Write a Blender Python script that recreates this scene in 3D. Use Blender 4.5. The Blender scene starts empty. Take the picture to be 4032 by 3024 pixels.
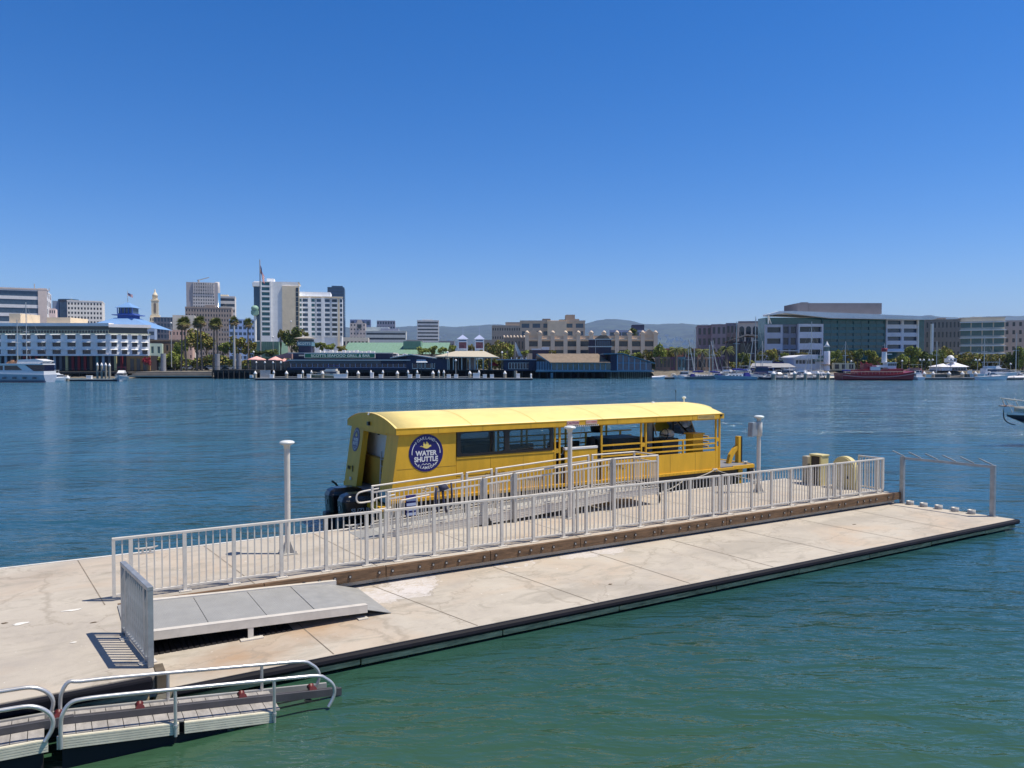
import bpy, math, random
from mathutils import Vector, Matrix, noise
R=math.radians
S=bpy.context.scene
# ---------------------------------------------------------------- camera, sky, sun, exposure
FPX,CXP,CYP,YH,HC=3028.0,2016.0,1512.0,1428.0,4.7
TH=math.atan((CYP-YH)/FPX)
cam_d=bpy.data.cameras.new('camera'); cam=bpy.data.objects.new('camera',cam_d); S.collection.objects.link(cam)
cam.location=(0,0,HC); cam.rotation_euler=(math.pi/2-TH,0,0)
cam_d.sensor_fit='HORIZONTAL'; cam_d.sensor_width=36; cam_d.lens=FPX/4032*36
cam_d.clip_start=.1; cam_d.clip_end=30000
S.camera=cam
SUN_EL,SUN_AZ=64.0,90.0      # azimuth clockwise from +Y
w=bpy.data.worlds.new('World'); S.world=w; w.use_nodes=True
nt=w.node_tree; nt.nodes.clear()
sky=nt.nodes.new('ShaderNodeTexSky'); sky.sky_type='NISHITA'; sky.sun_disc=False
sky.sun_elevation=R(SUN_EL); sky.sun_rotation=R(SUN_AZ)
sky.altitude=0; sky.air_density=1.0; sky.dust_density=0.3; sky.ozone_density=3.5
bg=nt.nodes.new('ShaderNodeBackground'); bg.inputs[1].default_value=.118
wo=nt.nodes.new('ShaderNodeOutputWorld')
tint=nt.nodes.new('ShaderNodeMix'); tint.data_type='RGBA'; tint.blend_type='MULTIPLY'; tint.inputs[0].default_value=1; tint.inputs[7].default_value=(.80,.85,1.06,1)
hsv=nt.nodes.new('ShaderNodeHueSaturation'); hsv.inputs['Saturation'].default_value=1.28
nt.links.new(sky.outputs[0],tint.inputs[6]); nt.links.new(tint.outputs[2],hsv.inputs['Color']); # upper sky, above the view, dimmed and greyed to weaken the blue fill
tcw=nt.nodes.new('ShaderNodeTexCoord'); spw=nt.nodes.new('ShaderNodeSeparateXYZ'); nt.links.new(tcw.outputs['Generated'],spw.inputs[0])
mrw=nt.nodes.new('ShaderNodeMapRange'); mrw.inputs[1].default_value=.45; mrw.inputs[2].default_value=.8; nt.links.new(spw.outputs[2],mrw.inputs[0])
hz2=nt.nodes.new('ShaderNodeHueSaturation'); hz2.inputs['Saturation'].default_value=.62; hz2.inputs['Value'].default_value=.62; nt.links.new(hsv.outputs[0],hz2.inputs['Color'])
mxw=nt.nodes.new('ShaderNodeMix'); mxw.data_type='RGBA'; nt.links.new(mrw.outputs[0],mxw.inputs[0]); nt.links.new(hsv.outputs[0],mxw.inputs[6]); nt.links.new(hz2.outputs[0],mxw.inputs[7])
nt.links.new(mxw.outputs[2],bg.inputs[0]); nt.links.new(bg.outputs[0],wo.inputs[0])
sd=Vector((math.sin(R(SUN_AZ))*math.cos(R(SUN_EL)),math.cos(R(SUN_AZ))*math.cos(R(SUN_EL)),math.sin(R(SUN_EL))))
sl=bpy.data.lights.new('sun','SUN'); sl.energy=5.0; sl.angle=R(.5); sl.color=(1,.92,.79)
so=bpy.data.objects.new('sun',sl); S.collection.objects.link(so)
so.rotation_euler=(-sd).to_track_quat('-Z','Y').to_euler(); so.location=(30,0,60)
S.view_settings.view_transform='Standard'; S.view_settings.look='None'
S.view_settings.exposure=0.07; S.view_settings.gamma=1
S.render.resolution_x=1024; S.render.resolution_y=768
S.cycles.max_bounces=8; S.cycles.transparent_max_bounces=8; S.cycles.volume_bounces=1
S.cycles.caustics_reflective=False; S.cycles.caustics_refractive=False
WZ=.2      # water level
# ---------------------------------------------------------------- frames of reference
AX,AY,ANG=-6.55,12.57,math.atan2(10.53,17.65)      # the dock: s along it, t across it
def dk(s,t,z=0.0):
    c,sn=math.cos(ANG),math.sin(ANG)
    return Vector((AX+s*c-t*sn,AY+s*sn+t*c,z))
def fx(px,Y):
    a=(CYP-YH)/FPX*0
    return (px-CXP)/FPX*Y*1.0008
def fz(py,Y):
    return HC+Y*math.tan(math.atan((CYP-py)/FPX)-TH)
# ---------------------------------------------------------------- materials
def lin(v):
    v/=255.0
    return v/12.92 if v<=.04045 else ((v+.055)/1.055)**2.4
def C(r,g,b): return (lin(r),lin(g),lin(b),1)
MATS={}
def mat(name,col,rough=.6,metal=0.0,var=.12,scale=2.0,bump=0.0,bscale=None,alpha=None,spec=.5,stretch=(1,1,1),coat=0):
    if name in MATS: return MATS[name]
    m=bpy.data.materials.new(name); m.use_nodes=True; n=m.node_tree; b=n.nodes['Principled BSDF']
    if len(col)==3: col=(*col,1)
    b.inputs['Roughness'].default_value=rough; b.inputs['Metallic'].default_value=metal
    b.inputs['Specular IOR Level'].default_value=spec
    if coat: b.inputs['Coat Weight'].default_value=coat
    tc=n.nodes.new('ShaderNodeTexCoord'); mp=n.nodes.new('ShaderNodeMapping'); mp.inputs['Scale'].default_value=stretch
    n.links.new(tc.outputs['Object'],mp.inputs[0])
    nz=n.nodes.new('ShaderNodeTexNoise'); nz.inputs['Scale'].default_value=scale; nz.inputs['Detail'].default_value=6
    nz.inputs['Roughness'].default_value=.65
    n.links.new(mp.outputs[0],nz.inputs['Vector'])
    cr=n.nodes.new('ShaderNodeValToRGB')
    cr.color_ramp.elements[0].position=.3; cr.color_ramp.elements[1].position=.7
    cr.color_ramp.elements[0].color=tuple(c*(1-var) for c in col[:3])+(1,)
    cr.color_ramp.elements[1].color=tuple(min(1,c*(1+var)) for c in col[:3])+(1,)
    n.links.new(nz.outputs[0],cr.inputs[0]); n.links.new(cr.outputs[0],b.inputs['Base Color'])
    if bump:
        bp=n.nodes.new('ShaderNodeBump'); bp.inputs['Strength'].default_value=bump; bp.inputs['Distance'].default_value=.02
        n2=n.nodes.new('ShaderNodeTexNoise'); n2.inputs['Scale'].default_value=bscale or scale*6; n2.inputs['Detail'].default_value=5
        n.links.new(mp.outputs[0],n2.inputs['Vector']); n.links.new(n2.outputs[0],bp.inputs['Height']); n.links.new(bp.outputs[0],b.inputs['Normal'])
    if alpha is not None: b.inputs['Alpha'].default_value=alpha
    MATS[name]=m; return m
def glassmat(name,col,rough=.08,alpha=None,spec=.6):
    return mat(name,col,rough=rough,var=.25,scale=.6,spec=spec,alpha=alpha)
# ---------------------------------------------------------------- mesh builder
class MB:
    def __init__(s): s.v=[];s.f=[];s.mi=[];s.sm=[];s.cur=0
    def add(s,vs,fs,smooth=False):
        o=len(s.v); s.v+=[tuple(x) for x in vs]; s.f+=[tuple(i+o for i in f) for f in fs]
        s.mi+=[s.cur]*len(fs); s.sm+=[smooth]*len(fs); return s
    def box(s,x0,x1,y0,y1,z0,z1):
        x0,x1=min(x0,x1),max(x0,x1);y0,y1=min(y0,y1),max(y0,y1);z0,z1=min(z0,z1),max(z0,z1)
        return s.add([(x0,y0,z0),(x1,y0,z0),(x1,y1,z0),(x0,y1,z0),(x0,y0,z1),(x1,y0,z1),(x1,y1,z1),(x0,y1,z1)],
          [(0,3,2,1),(4,5,6,7),(0,1,5,4),(1,2,6,5),(2,3,7,6),(3,0,4,7)])
    def beam(s,a,b,w,h=None,up=(0,0,1)):
        h=h or w; a=Vector(a);b=Vector(b); d=(b-a).normalized(); u=Vector(up)
        if abs(d.dot(u))>.99: u=Vector((1,0,0))
        sd_=d.cross(u).normalized()*w/2; u=sd_.cross(d).normalized()*h/2
        vs=[p+i*sd_+j*u for p in (a,b) for i,j in ((-1,-1),(1,-1),(1,1),(-1,1))]
        return s.add(vs,[(0,1,2,3),(7,6,5,4),(0,4,5,1),(1,5,6,2),(2,6,7,3),(3,7,4,0)])
    def tube(s,pts,r,n=8,cap=True):
        pts=[Vector(p) for p in pts]; vs=[];fs=[]
        rs=r if isinstance(r,(list,tuple)) else [r]*len(pts)
        prev=None
        for i,p in enumerate(pts):
            d=(pts[min(i+1,len(pts)-1)]-pts[max(i-1,0)]).normalized()
            if prev is None:
                u=Vector((0,0,1)) if abs(d.z)<.9 else Vector((1,0,0)); a=d.cross(u).normalized()
            else: a=(prev-d*prev.dot(d)).normalized()
            prev=a; b=d.cross(a)
            for k in range(n):
                an=2*math.pi*k/n; vs.append(p+(a*math.cos(an)+b*math.sin(an))*rs[i])
        for i in range(len(pts)-1):
            for k in range(n): fs.append((i*n+k,i*n+(k+1)%n,(i+1)*n+(k+1)%n,(i+1)*n+k))
        s.add(vs,fs,True)
        if cap: s.add(vs[:n],[tuple(range(n-1,-1,-1))]); s.add(vs[-n:],[tuple(range(n))])
        return s
    def cyl(s,p,r,h,n=12,r1=None):
        x,y,z=p; return s.tube([(x,y,z),(x,y,z+h)],[r,r if r1 is None else r1],n)
    def lathe(s,c,prof,n=16):
        vs=[];fs=[]
        for r,z in prof:
            for k in range(n): vs.append((c[0]+r*math.cos(2*math.pi*k/n),c[1]+r*math.sin(2*math.pi*k/n),c[2]+z))
        for i in range(len(prof)-1):
            for k in range(n): fs.append((i*n+k,i*n+(k+1)%n,(i+1)*n+(k+1)%n,(i+1)*n+k))
        return s.add(vs,fs,True)
    def prism(s,poly,axis,d0,d1,smooth=False):
        n=len(poly)
        def P(a,b,d): return {'x':(d,a,b),'y':(a,d,b),'z':(a,b,d)}[axis]
        vs=[P(a,b,d0) for a,b in poly]+[P(a,b,d1) for a,b in poly]
        s.add(vs,[tuple(range(n)),tuple(range(2*n-1,n-1,-1))])
        return s.add(vs,[(i,i+n,(i+1)%n+n,(i+1)%n) for i in range(n)],smooth)
    def loft(s,secs,closed=True,smooth=True,caps=True):
        n=len(secs[0]); vs=[p for q in secs for p in q]; fs=[]
        for i in range(len(secs)-1):
            for k in range(n if closed else n-1): fs.append((i*n+k,i*n+(k+1)%n,(i+1)*n+(k+1)%n,(i+1)*n+k))
        s.add(vs,fs,smooth)
        if caps: s.add(secs[0],[tuple(range(n))]); s.add(secs[-1],[tuple(range(n-1,-1,-1))])
        return s
    def quad(s,*p): return s.add(p,[tuple(range(len(p)))])
    def mesh(s,name,mats,org=(0,0,0)):
        me=bpy.data.meshes.new(name); o=Vector(org)
        me.from_pydata([tuple(Vector(v)-o) for v in s.v],[],s.f)
        for m in (mats if isinstance(mats,(list,tuple)) else [mats]): me.materials.append(m)
        me.polygons.foreach_set('material_index',s.mi); me.polygons.foreach_set('use_smooth',s.sm)
        me.update(); return me
def nrm(me):
    import bmesh
    bm=bmesh.new(); bm.from_mesh(me); bmesh.ops.remove_doubles(bm,verts=bm.verts,dist=1e-5); bmesh.ops.recalc_face_normals(bm,faces=bm.faces); bm.to_mesh(me); bm.free()
def tag(o,label=None,cat=None,group=None,kind=None):
    if label: o['label']=label
    if cat: o['category']=cat
    if group: o['group']=group
    if kind: o['kind']=kind
    return o
def link(o): S.collection.objects.link(o); return o
class Thing:
    def __init__(s,name,label,cat,loc,rz=0,org=(0,0,0),group=None):
        s.o=link(bpy.data.objects.new(name,None)); s.o.empty_display_size=.3
        s.o.location=loc; s.o.rotation_euler=(0,0,rz); s.org=org; tag(s.o,label,cat,group)
    def part(s,name,mb,mats,parent=None,label=None,bev=0,kind=None,fix=False):
        me=mb.mesh(name,mats,s.org)
        if fix: nrm(me)
        o=link(bpy.data.objects.new(name,me)); o.parent=parent or s.o
        if label: o['label']=label
        if kind: o['kind']=kind
        if bev: bevel(o,bev)
        return o
    def inst(s,src,off,parent=None):   # another copy of a part, moved
        o=src.copy(); link(o); o.parent=parent or s.o; o.location=Vector(off)
        return o
def bevel(o,w_,seg=2):
    b=o.modifiers.new('bevel','BEVEL'); b.width=w_; b.segments=seg; b.limit_method='ANGLE'; b.angle_limit=R(40)
def DT(name,label,cat,s,t,z,group=None):       # a thing authored in dock coordinates
    return Thing(name,label,cat,dk(s,t,z),ANG,(s,t,z),group)
def solo(name,mb,mats,label,cat,loc=(0,0,0),rz=0,org=(0,0,0),group=None,kind=None,bev=0,fix=False):
    me=mb.mesh(name,mats,org)
    if fix: nrm(me)
    o=link(bpy.data.objects.new(name,me)); o.location=loc; o.rotation_euler=(0,0,rz); tag(o,label,cat,group,kind)
    if bev: bevel(o,bev)
    return o
def text_mesh(txt,size,depth=.002,off=0.0,align='CENTER',sx=1.0):
    cu=bpy.data.curves.new('t','FONT'); cu.body=txt; cu.size=size; cu.extrude=depth; cu.offset=off; cu.align_x=align; cu.align_y='CENTER'
    ob=bpy.data.objects.new('t',cu); S.collection.objects.link(ob); ob.scale=(sx,1,1)
    dg=bpy.context.evaluated_depsgraph_get(); dg.update()
    me=bpy.data.meshes.new_from_object(ob.evaluated_get(dg)); bpy.data.objects.remove(ob)
    vs=[(v.co.x*sx,v.co.y,v.co.z) for v in me.vertices]; fs=[tuple(p.vertices) for p in me.polygons]
    bpy.data.meshes.remove(me)
    return vs,fs
def copy_tree(o,parent=None):
    c=o.copy(); link(c)
    if parent: c.parent=parent
    for ch in o.children: copy_tree(ch,c)
    return c
rnd=random.Random(5)
# ---------------------------------------------------------------- water and ground
def water_mat():
    m=bpy.data.materials.new('water'); m.use_nodes=True; n=m.node_tree; b=n.nodes['Principled BSDF']; L=n.links.new
    b.inputs['Roughness'].default_value=.06; b.inputs['IOR'].default_value=1.45
    tc=n.nodes.new('ShaderNodeTexCoord')
    big=n.nodes.new('ShaderNodeTexNoise'); big.inputs['Scale'].default_value=.05; big.inputs['Detail'].default_value=3
    L(tc.outputs['Object'],big.inputs['Vector'])
    cr=n.nodes.new('ShaderNodeValToRGB'); cr.color_ramp.elements[0].position=.35; cr.color_ramp.elements[1].position=.65
    cr.color_ramp.elements[0].color=(.030,.080,.040,1); cr.color_ramp.elements[1].color=(.042,.096,.044,1)
    L(big.outputs[0],cr.inputs[0])
    # turbid green shallows; dark dock reflection and far sky reflection painted into the colour
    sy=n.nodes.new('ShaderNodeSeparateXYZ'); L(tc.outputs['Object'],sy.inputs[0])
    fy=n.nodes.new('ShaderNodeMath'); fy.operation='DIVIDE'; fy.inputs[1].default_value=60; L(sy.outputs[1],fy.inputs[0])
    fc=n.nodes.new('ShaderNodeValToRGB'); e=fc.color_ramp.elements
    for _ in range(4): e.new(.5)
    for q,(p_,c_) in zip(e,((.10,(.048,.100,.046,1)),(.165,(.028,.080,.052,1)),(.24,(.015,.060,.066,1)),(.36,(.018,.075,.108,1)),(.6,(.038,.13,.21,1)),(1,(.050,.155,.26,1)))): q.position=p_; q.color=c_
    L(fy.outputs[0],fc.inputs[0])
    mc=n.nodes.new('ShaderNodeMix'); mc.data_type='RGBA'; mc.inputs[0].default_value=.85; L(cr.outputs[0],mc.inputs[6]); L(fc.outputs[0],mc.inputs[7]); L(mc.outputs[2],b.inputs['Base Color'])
    hs=[]
    for sc,st,rot,det,wt in ((.11,(1.2,1,1),25,4,1.5),(.22,(1,2.2,1),20,3,.62),(.9,(1,2.6,1),-12,3,.27),(3.4,(1,3.0,1),14,3,.045)):
        mp=n.nodes.new('ShaderNodeMapping'); mp.inputs['Scale'].default_value=st; mp.inputs['Rotation'].default_value=(0,0,R(rot))
        L(tc.outputs['Object'],mp.inputs[0])
        nz=n.nodes.new('ShaderNodeTexNoise'); nz.inputs['Scale'].default_value=sc; nz.inputs['Detail'].default_value=det; nz.inputs['Distortion'].default_value=.6
        L(mp.outputs[0],nz.inputs['Vector'])
        mu=n.nodes.new('ShaderNodeMath'); mu.operation='MULTIPLY'; mu.inputs[1].default_value=wt; L(nz.outputs[0],mu.inputs[0]); hs.append(mu)
    a=n.nodes.new('ShaderNodeMath'); L(hs[0].outputs[0],a.inputs[0]); L(hs[1].outputs[0],a.inputs[1])
    a3=n.nodes.new('ShaderNodeMath'); L(hs[2].outputs[0],a3.inputs[0]); L(hs[3].outputs[0],a3.inputs[1])
    a2=n.nodes.new('ShaderNodeMath'); L(a.outputs[0],a2.inputs[0]); L(a3.outputs[0],a2.inputs[1])
    # wind patches: calmer and rougher water
    pt=n.nodes.new('ShaderNodeTexNoise'); pt.inputs['Scale'].default_value=.035; pt.inputs['Detail'].default_value=2
    mp=n.nodes.new('ShaderNodeMapping'); mp.inputs['Scale'].default_value=(1,2.5,1); L(tc.outputs['Object'],mp.inputs[0]); L(mp.outputs[0],pt.inputs['Vector'])
    mr=n.nodes.new('ShaderNodeMapRange'); mr.inputs[1].default_value=.35; mr.inputs[2].default_value=.65; mr.inputs[3].default_value=.45; mr.inputs[4].default_value=1.0
    L(pt.outputs[0],mr.inputs[0])
    bp=n.nodes.new('ShaderNodeBump'); bp.inputs['Distance'].default_value=1.0; 
    yy=n.nodes.new('ShaderNodeSeparateXYZ'); L(tc.outputs['Object'],yy.inputs[0]); sh=n.nodes.new('ShaderNodeMapRange'); sh.inputs[1].default_value=24; sh.inputs[2].default_value=75; sh.inputs[3].default_value=.45; sh.inputs[4].default_value=2.6; L(yy.outputs[1],sh.inputs[0])
    ms=n.nodes.new('ShaderNodeMath'); ms.operation='MULTIPLY'; L(mr.outputs[0],ms.inputs[0]); L(sh.outputs[0],ms.inputs[1]); L(ms.outputs[0],bp.inputs['Strength'])
    sp=n.nodes.new('ShaderNodeSeparateXYZ'); L(tc.outputs['Object'],sp.inputs[0])
    rr=n.nodes.new('ShaderNodeMapRange'); rr.inputs[1].default_value=14; rr.inputs[2].default_value=90; rr.inputs[3].default_value=.09; rr.inputs[4].default_value=.12
    L(sp.outputs[1],rr.inputs[0]); L(rr.outputs[0],b.inputs['Roughness'])
    L(a2.outputs[0],bp.inputs['Height']); L(bp.outputs[0],b.inputs['Normal'])
    return m
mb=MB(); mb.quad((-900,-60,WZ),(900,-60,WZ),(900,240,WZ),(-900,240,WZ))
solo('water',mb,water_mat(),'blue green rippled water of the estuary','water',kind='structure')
GZ=2.3
M_ground=mat('ground_soil',(.20,.18,.14),.95,var=.3,scale=.05)
mb=MB(); mb.quad((-15900,238,GZ),(15900,238,GZ),(15900,13800,GZ),(-15900,13800,GZ)); mb.quad((-15900,238,-1),(15900,238,-1),(15900,238,GZ),(-15900,238,GZ))
solo('ground',mb,M_ground,'flat paved ground of the city beyond the water','ground',kind='structure')
# riverbank of rocks at the left
M_rock=mat('bank_rock',(.16,.14,.11),.95,var=.5,scale=1.2,bump=.5,bscale=3)
def bank(x0,x1,ya,yb,z1,name,label):
    mb=MB(); n=60; m_=7; vs=[]
    for i in range(n+1):
        for j in range(m_+1):
            u=i/n;v=j/m_; x=x0+(x1-x0)*u; y=ya+(yb-ya)*v; z=-.3+(z1+.3)*v
            q=noise.noise(Vector((x*.6,y*.9,0)))*.8*(1 if 0<j<m_ else .2)
            vs.append((x,y-q,z+q*.5))
    mb.add(vs,[(i*(m_+1)+j,(i+1)*(m_+1)+j,(i+1)*(m_+1)+j+1,i*(m_+1)+j+1) for i in range(n) for j in range(m_)])
    return solo(name,mb,M_rock,label,'bank',kind='structure')
bank(fx(-40,222),fx(860,222),219,239,2.3,'bank','brown rocky bank at the left of the far shore')
bank(fx(2600,222),fx(4100,222),224,239,2.3,'bank','brown bank behind the marina at the right')
# hills
M_hill=mat('hill_woods',(.032,.048,.034),.95,var=.85,scale=.004,bump=0)
def hills():
    mb=MB(); vs=[]; NX,NY=260,34
    def prof(px):
        pts=[(-400,1300),(300,1310),(700,1315),(1000,1318),(1350,1285),(1400,1292),(1560,1288),(1640,1282),(1720,1285),(1800,1287),(1880,1282),(1960,1276),(2050,1292),(2300,1276),(2345,1262),(2400,1256),(2450,1258),(2500,1266),(2530,1276),(2620,1276),(2680,1272),(2740,1278),(2900,1275),(3300,1262),(3600,1244),(3650,1240),(3700,1247),(3800,1250),(3900,1245),(4032,1243),(4400,1250)]
        for a,b in zip(pts,pts[1:]):
            if a[0]<=px<=b[0]: return a[1]+(b[1]-a[1])*(px-a[0])/(b[0]-a[0])
        return 1300
    for i in range(NX+1):
        px=-400+4800*i/NX
        H=fz(prof(px),12000)
        for j in range(NY+1):
            v=j/NY; Y=6200+5800*v if v<=1 else 0
            e=v**1.25; 
            q=noise.fractal(Vector((px*.004,v*5,2)),1,2,5)
            z=2+(H-2)*e+q*H*.10*(1-abs(2*v-1))*1.6
            if j>=NY-1: z+=noise.noise(Vector((px*.09,3,1)))*12+noise.noise(Vector((px*.3,3,1)))*11
            vs.append((fx(px,12000)*(.62+.38*v),Y,z))
        # back side
    n1=NY+1
    fs=[(i*n1+j,(i+1)*n1+j,(i+1)*n1+j+1,i*n1+j+1) for i in range(NX) for j in range(NY)]
    mb.add(vs,fs)
    back=[]
    for i in range(NX+1):
        v=vs[i*n1+NY]; back.append(v)
    for i in range(NX+1): v=vs[i*n1+NY]; back.append((v[0],v[1]+1200,2))
    mb.add(back,[(i,i+1,NX+2+i,NX+1+i) for i in range(NX)])
    solo('hills',mb,M_hill,'wooded blue hills behind the city','hills',kind='structure')
hills()
# scattered pale houses on the slopes read as one speckle
def hill_houses():
    mb=MB()
    for k in range(420):
        px=rnd.choice([rnd.uniform(1560,2350),rnd.uniform(2200,2780)]); v=rnd.uniform(.12,.7); Y=6200+5800*v
        x=fx(px,12000)*(.62+.38*v); H=fz(1285,12000); z=2+(H-2)*v**1.25
        s_=rnd.uniform(9,20); mb.box(x-s_,x+s_,Y-6,Y+4,z-8,z+rnd.uniform(12,20))
    solo('hillside_houses',mb,mat('pale_house',(.55,.52,.48),.8,var=.3,scale=.02),'tiny pale houses scattered over the wooded hillside','houses',kind='stuff')
hill_houses()
# ---------------------------------------------------------------- the concrete floats
def concrete(name,patches,base=(.46,.415,.355)):
    m=bpy.data.materials.new(name); m.use_nodes=True; n=m.node_tree; b=n.nodes['Principled BSDF']; L=n.links.new
    b.inputs['Roughness'].default_value=.85
    tc=n.nodes.new('ShaderNodeTexCoord')
    def nz(sc,det=6,st=None,ro=.6,dis=0):
        t=n.nodes.new('ShaderNodeTexNoise'); t.inputs['Scale'].default_value=sc; t.inputs['Detail'].default_value=det; t.inputs['Roughness'].default_value=ro; t.inputs['Distortion'].default_value=dis
        if st:
            mp=n.nodes.new('ShaderNodeMapping'); mp.inputs['Scale'].default_value=st; L(tc.outputs['Object'],mp.inputs[0]); L(mp.outputs[0],t.inputs['Vector'])
        else: L(tc.outputs['Object'],t.inputs['Vector'])
        return t
    def ramp(src,els):
        cr=n.nodes.new('ShaderNodeValToRGB'); e=cr.color_ramp.elements
        while len(e)<len(els): e.new(.5)
        for q,(p,c) in zip(e,els): q.position=p; q.color=c
        L(src,cr.inputs[0]); return cr.outputs[0]
    def mix(a,bc,fac,blend='MIX'):
        x=n.nodes.new('ShaderNodeMix'); x.data_type='RGBA'; x.blend_type=blend
        if hasattr(fac,'default_value'): L(fac,x.inputs[0])
        else: x.inputs[0].default_value=fac
        for s_,i in ((a,6),(bc,7)):
            if isinstance(s_,tuple): x.inputs[i].default_value=s_
            else: L(s_,x.inputs[i])
        return x.outputs[2]
    bb=base
    c=ramp(nz(.55,8,ro=.7,dis=.4).outputs[0],[(.30,(bb[0]*.80,bb[1]*.80,bb[2]*.83,1)),(.5,(*bb,1)),(.68,(bb[0]*1.12,bb[1]*1.13,bb[2]*1.13,1))])
    c=mix(c,(bb[0]*1.08,bb[1]*.88,bb[2]*.72,1),ramp(nz(.33,5,dis=1).outputs[0],[(.5,(0,0,0,1)),(.72,(.55,.55,.55,1))]))
    c=mix(c,(bb[0]*.74,bb[1]*.74,bb[2]*.72,1),ramp(nz(1.1,9,(1,2.2,1),.75,.8).outputs[0],[(.51,(0,0,0,1)),(.66,(.9,.9,.9,1))]))
    c=mix(c,(bb[0]*.62,bb[1]*.6,bb[2]*.56,1),ramp(nz(60,3).outputs[0],[(.62,(0,0,0,1)),(.72,(.5,.5,.5,1))]))
    c=mix(c,(.68,.66,.62,1),ramp(nz(9,2).outputs[0],[(.735,(0,0,0,1)),(.755,(.8,.8,.8,1))]))
    wob=nz(2.2,6,ro=.65,dis=.5); wv=n.nodes.new('ShaderNodeVectorMath'); wv.operation='MULTIPLY_ADD'
    L(wob.outputs['Color'],wv.inputs[0]); wv.inputs[1].default_value=(.9,.9,0); L(tc.outputs['Object'],wv.inputs[2])
    for (px_,py_,rx,ry,kind) in patches:
        mp=n.nodes.new('ShaderNodeMapping'); mp.vector_type='TEXTURE'; mp.inputs['Location'].default_value=(px_+.45,py_+.45,0); mp.inputs['Scale'].default_value=(rx,ry,1)
        L(wv.outputs[0],mp.inputs[0])
        sp=n.nodes.new('ShaderNodeSeparateXYZ'); L(mp.outputs[0],sp.inputs[0]); cb=n.nodes.new('ShaderNodeCombineXYZ'); L(sp.outputs[0],cb.inputs[0]); L(sp.outputs[1],cb.inputs[1])
        ln=n.nodes.new('ShaderNodeVectorMath'); ln.operation='LENGTH'; L(cb.outputs[0],ln.inputs[0])
        d=ln.outputs['Value']
        if kind=='white':
            c=mix(c,(bb[0]*.6,bb[1]*.58,bb[2]*.58,1),ramp(d,[(.93,(0,0,0,1)),(.96,(.7,.7,.7,1)),(1.0,(0,0,0,1))]))
            pm=n.nodes.new('ShaderNodeMath'); pm.operation='MULTIPLY'; L(ramp(d,[(.55,(1,1,1,1)),(.93,(.75,.75,.75,1)),(.95,(0,0,0,1))]),pm.inputs[0]); L(ramp(nz(3.2,7,(1,1.8,1),.7,1.4).outputs[0],[(.40,(.12,.12,.12,1)),(.50,(.95,.95,.95,1)),(.56,(.3,.3,.3,1)),(.66,(.9,.9,.9,1))]),pm.inputs[1])
            c=mix(c,(.62,.59,.58,1),pm.outputs[0])
        elif kind=='loop':
            c=mix(c,(.60,.575,.56,1),ramp(d,[(.8,(0,0,0,1)),(.85,(.75,.75,.75,1)),(.95,(.75,.75,.75,1)),(.98,(0,0,0,1))]))
            c=mix(c,(bb[0]*.6,bb[1]*.58,bb[2]*.58,1),ramp(d,[(.955,(0,0,0,1)),(.975,(.6,.6,.6,1)),(1,(0,0,0,1))]))
        elif kind=='rust':
            c=mix(c,(.40,.25,.14,1),ramp(d,[(.0,(.75,.75,.75,1)),(1,(0,0,0,1))]))
        elif kind=='dark':
            c=mix(c,(bb[0]*.72,bb[1]*.72,bb[2]*.72,1),ramp(d,[(.5,(.5,.5,.5,1)),(1,(0,0,0,1))]))
    # hairline cracks
    vo=n.nodes.new('ShaderNodeTexVoronoi'); vo.feature='DISTANCE_TO_EDGE'; vo.inputs['Scale'].default_value=.42
    L(wv.outputs[0],vo.inputs['Vector'])
    c=mix(c,(bb[0]*.6,bb[1]*.57,bb[2]*.53,1),ramp(vo.outputs[0],[(0,(.55,.55,.55,1)),(.006,(.3,.3,.3,1)),(.012,(0,0,0,1))]))
    L(c,b.inputs['Base Color'])
    bp=n.nodes.new('ShaderNodeBump'); bp.inputs['Strength'].default_value=.25; bp.inputs['Distance'].default_value=.01
    L(nz(35,5).outputs[0],bp.inputs['Height']); L(bp.outputs[0],b.inputs['Normal'])
    return m
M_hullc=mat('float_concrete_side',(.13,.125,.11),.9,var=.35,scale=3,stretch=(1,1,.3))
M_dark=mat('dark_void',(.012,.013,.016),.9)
M_rubber=mat('rubber_fender',(.008,.008,.013),.6,var=.3,scale=3,spec=.18)
M_timber=mat('timber_brown',(.145,.085,.045),.75,var=.55,scale=2.2,stretch=(1,6,9),bump=.4,bscale=14)
M_timber_old=mat('timber_weathered',(.50,.39,.21),.85,var=.6,scale=2.5,stretch=(1,6,9),bump=.4,bscale=14)
M_joint=mat('joint_line',(.22,.185,.145),.9,var=.3)
M_alu=mat('brushed_aluminium',(.64,.60,.54),.5,metal=.05,var=.10,scale=6)
M_alu2=mat('galvanised_steel',(.36,.38,.40),.45,metal=.45,var=.22,scale=5)
M_alud=mat('aluminium_dull',(.44,.43,.41),.5,metal=.15,var=.15,scale=5)
M_bolt=mat('bolt_steel',(.05,.05,.055),.5,metal=.5)
M_bolt2=mat('bolt_washer',(.42,.40,.38),.5,metal=.5)
TZ,LZ=.78,.45
def joint(T,s0,t0,s1,t1,z):
    mb=MB(); a=Vector((s0,t0,z+.004)); b_=Vector((s1,t1,z+.004)); d=(b_-a).normalized(); p=Vector((-d.y,d.x,0))*.008
    mb.quad(a-p,b_-p,b_+p,a+p); T.part('expansion_joint',mb,M_joint)
T=DT('upper_float','long pale concrete dock float carrying the white guardrails and lamp posts','dock float',4,1,WZ)
M_c1=concrete('concrete_upper',[(-3.2,-1,1.1,.7,'dark'),(-1.5,-3.3,1.2,.6,'dark')])
up=[(-16,-3.6),(.24,-3.6),(.24,-.2),(20.98,-.2),(20.46,3.3),(-16,3.3)]
mb=MB(); mb.prism(up,'z',TZ-.3,TZ); T.part('deck',mb,M_c1,bev=.012,fix=True)
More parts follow.
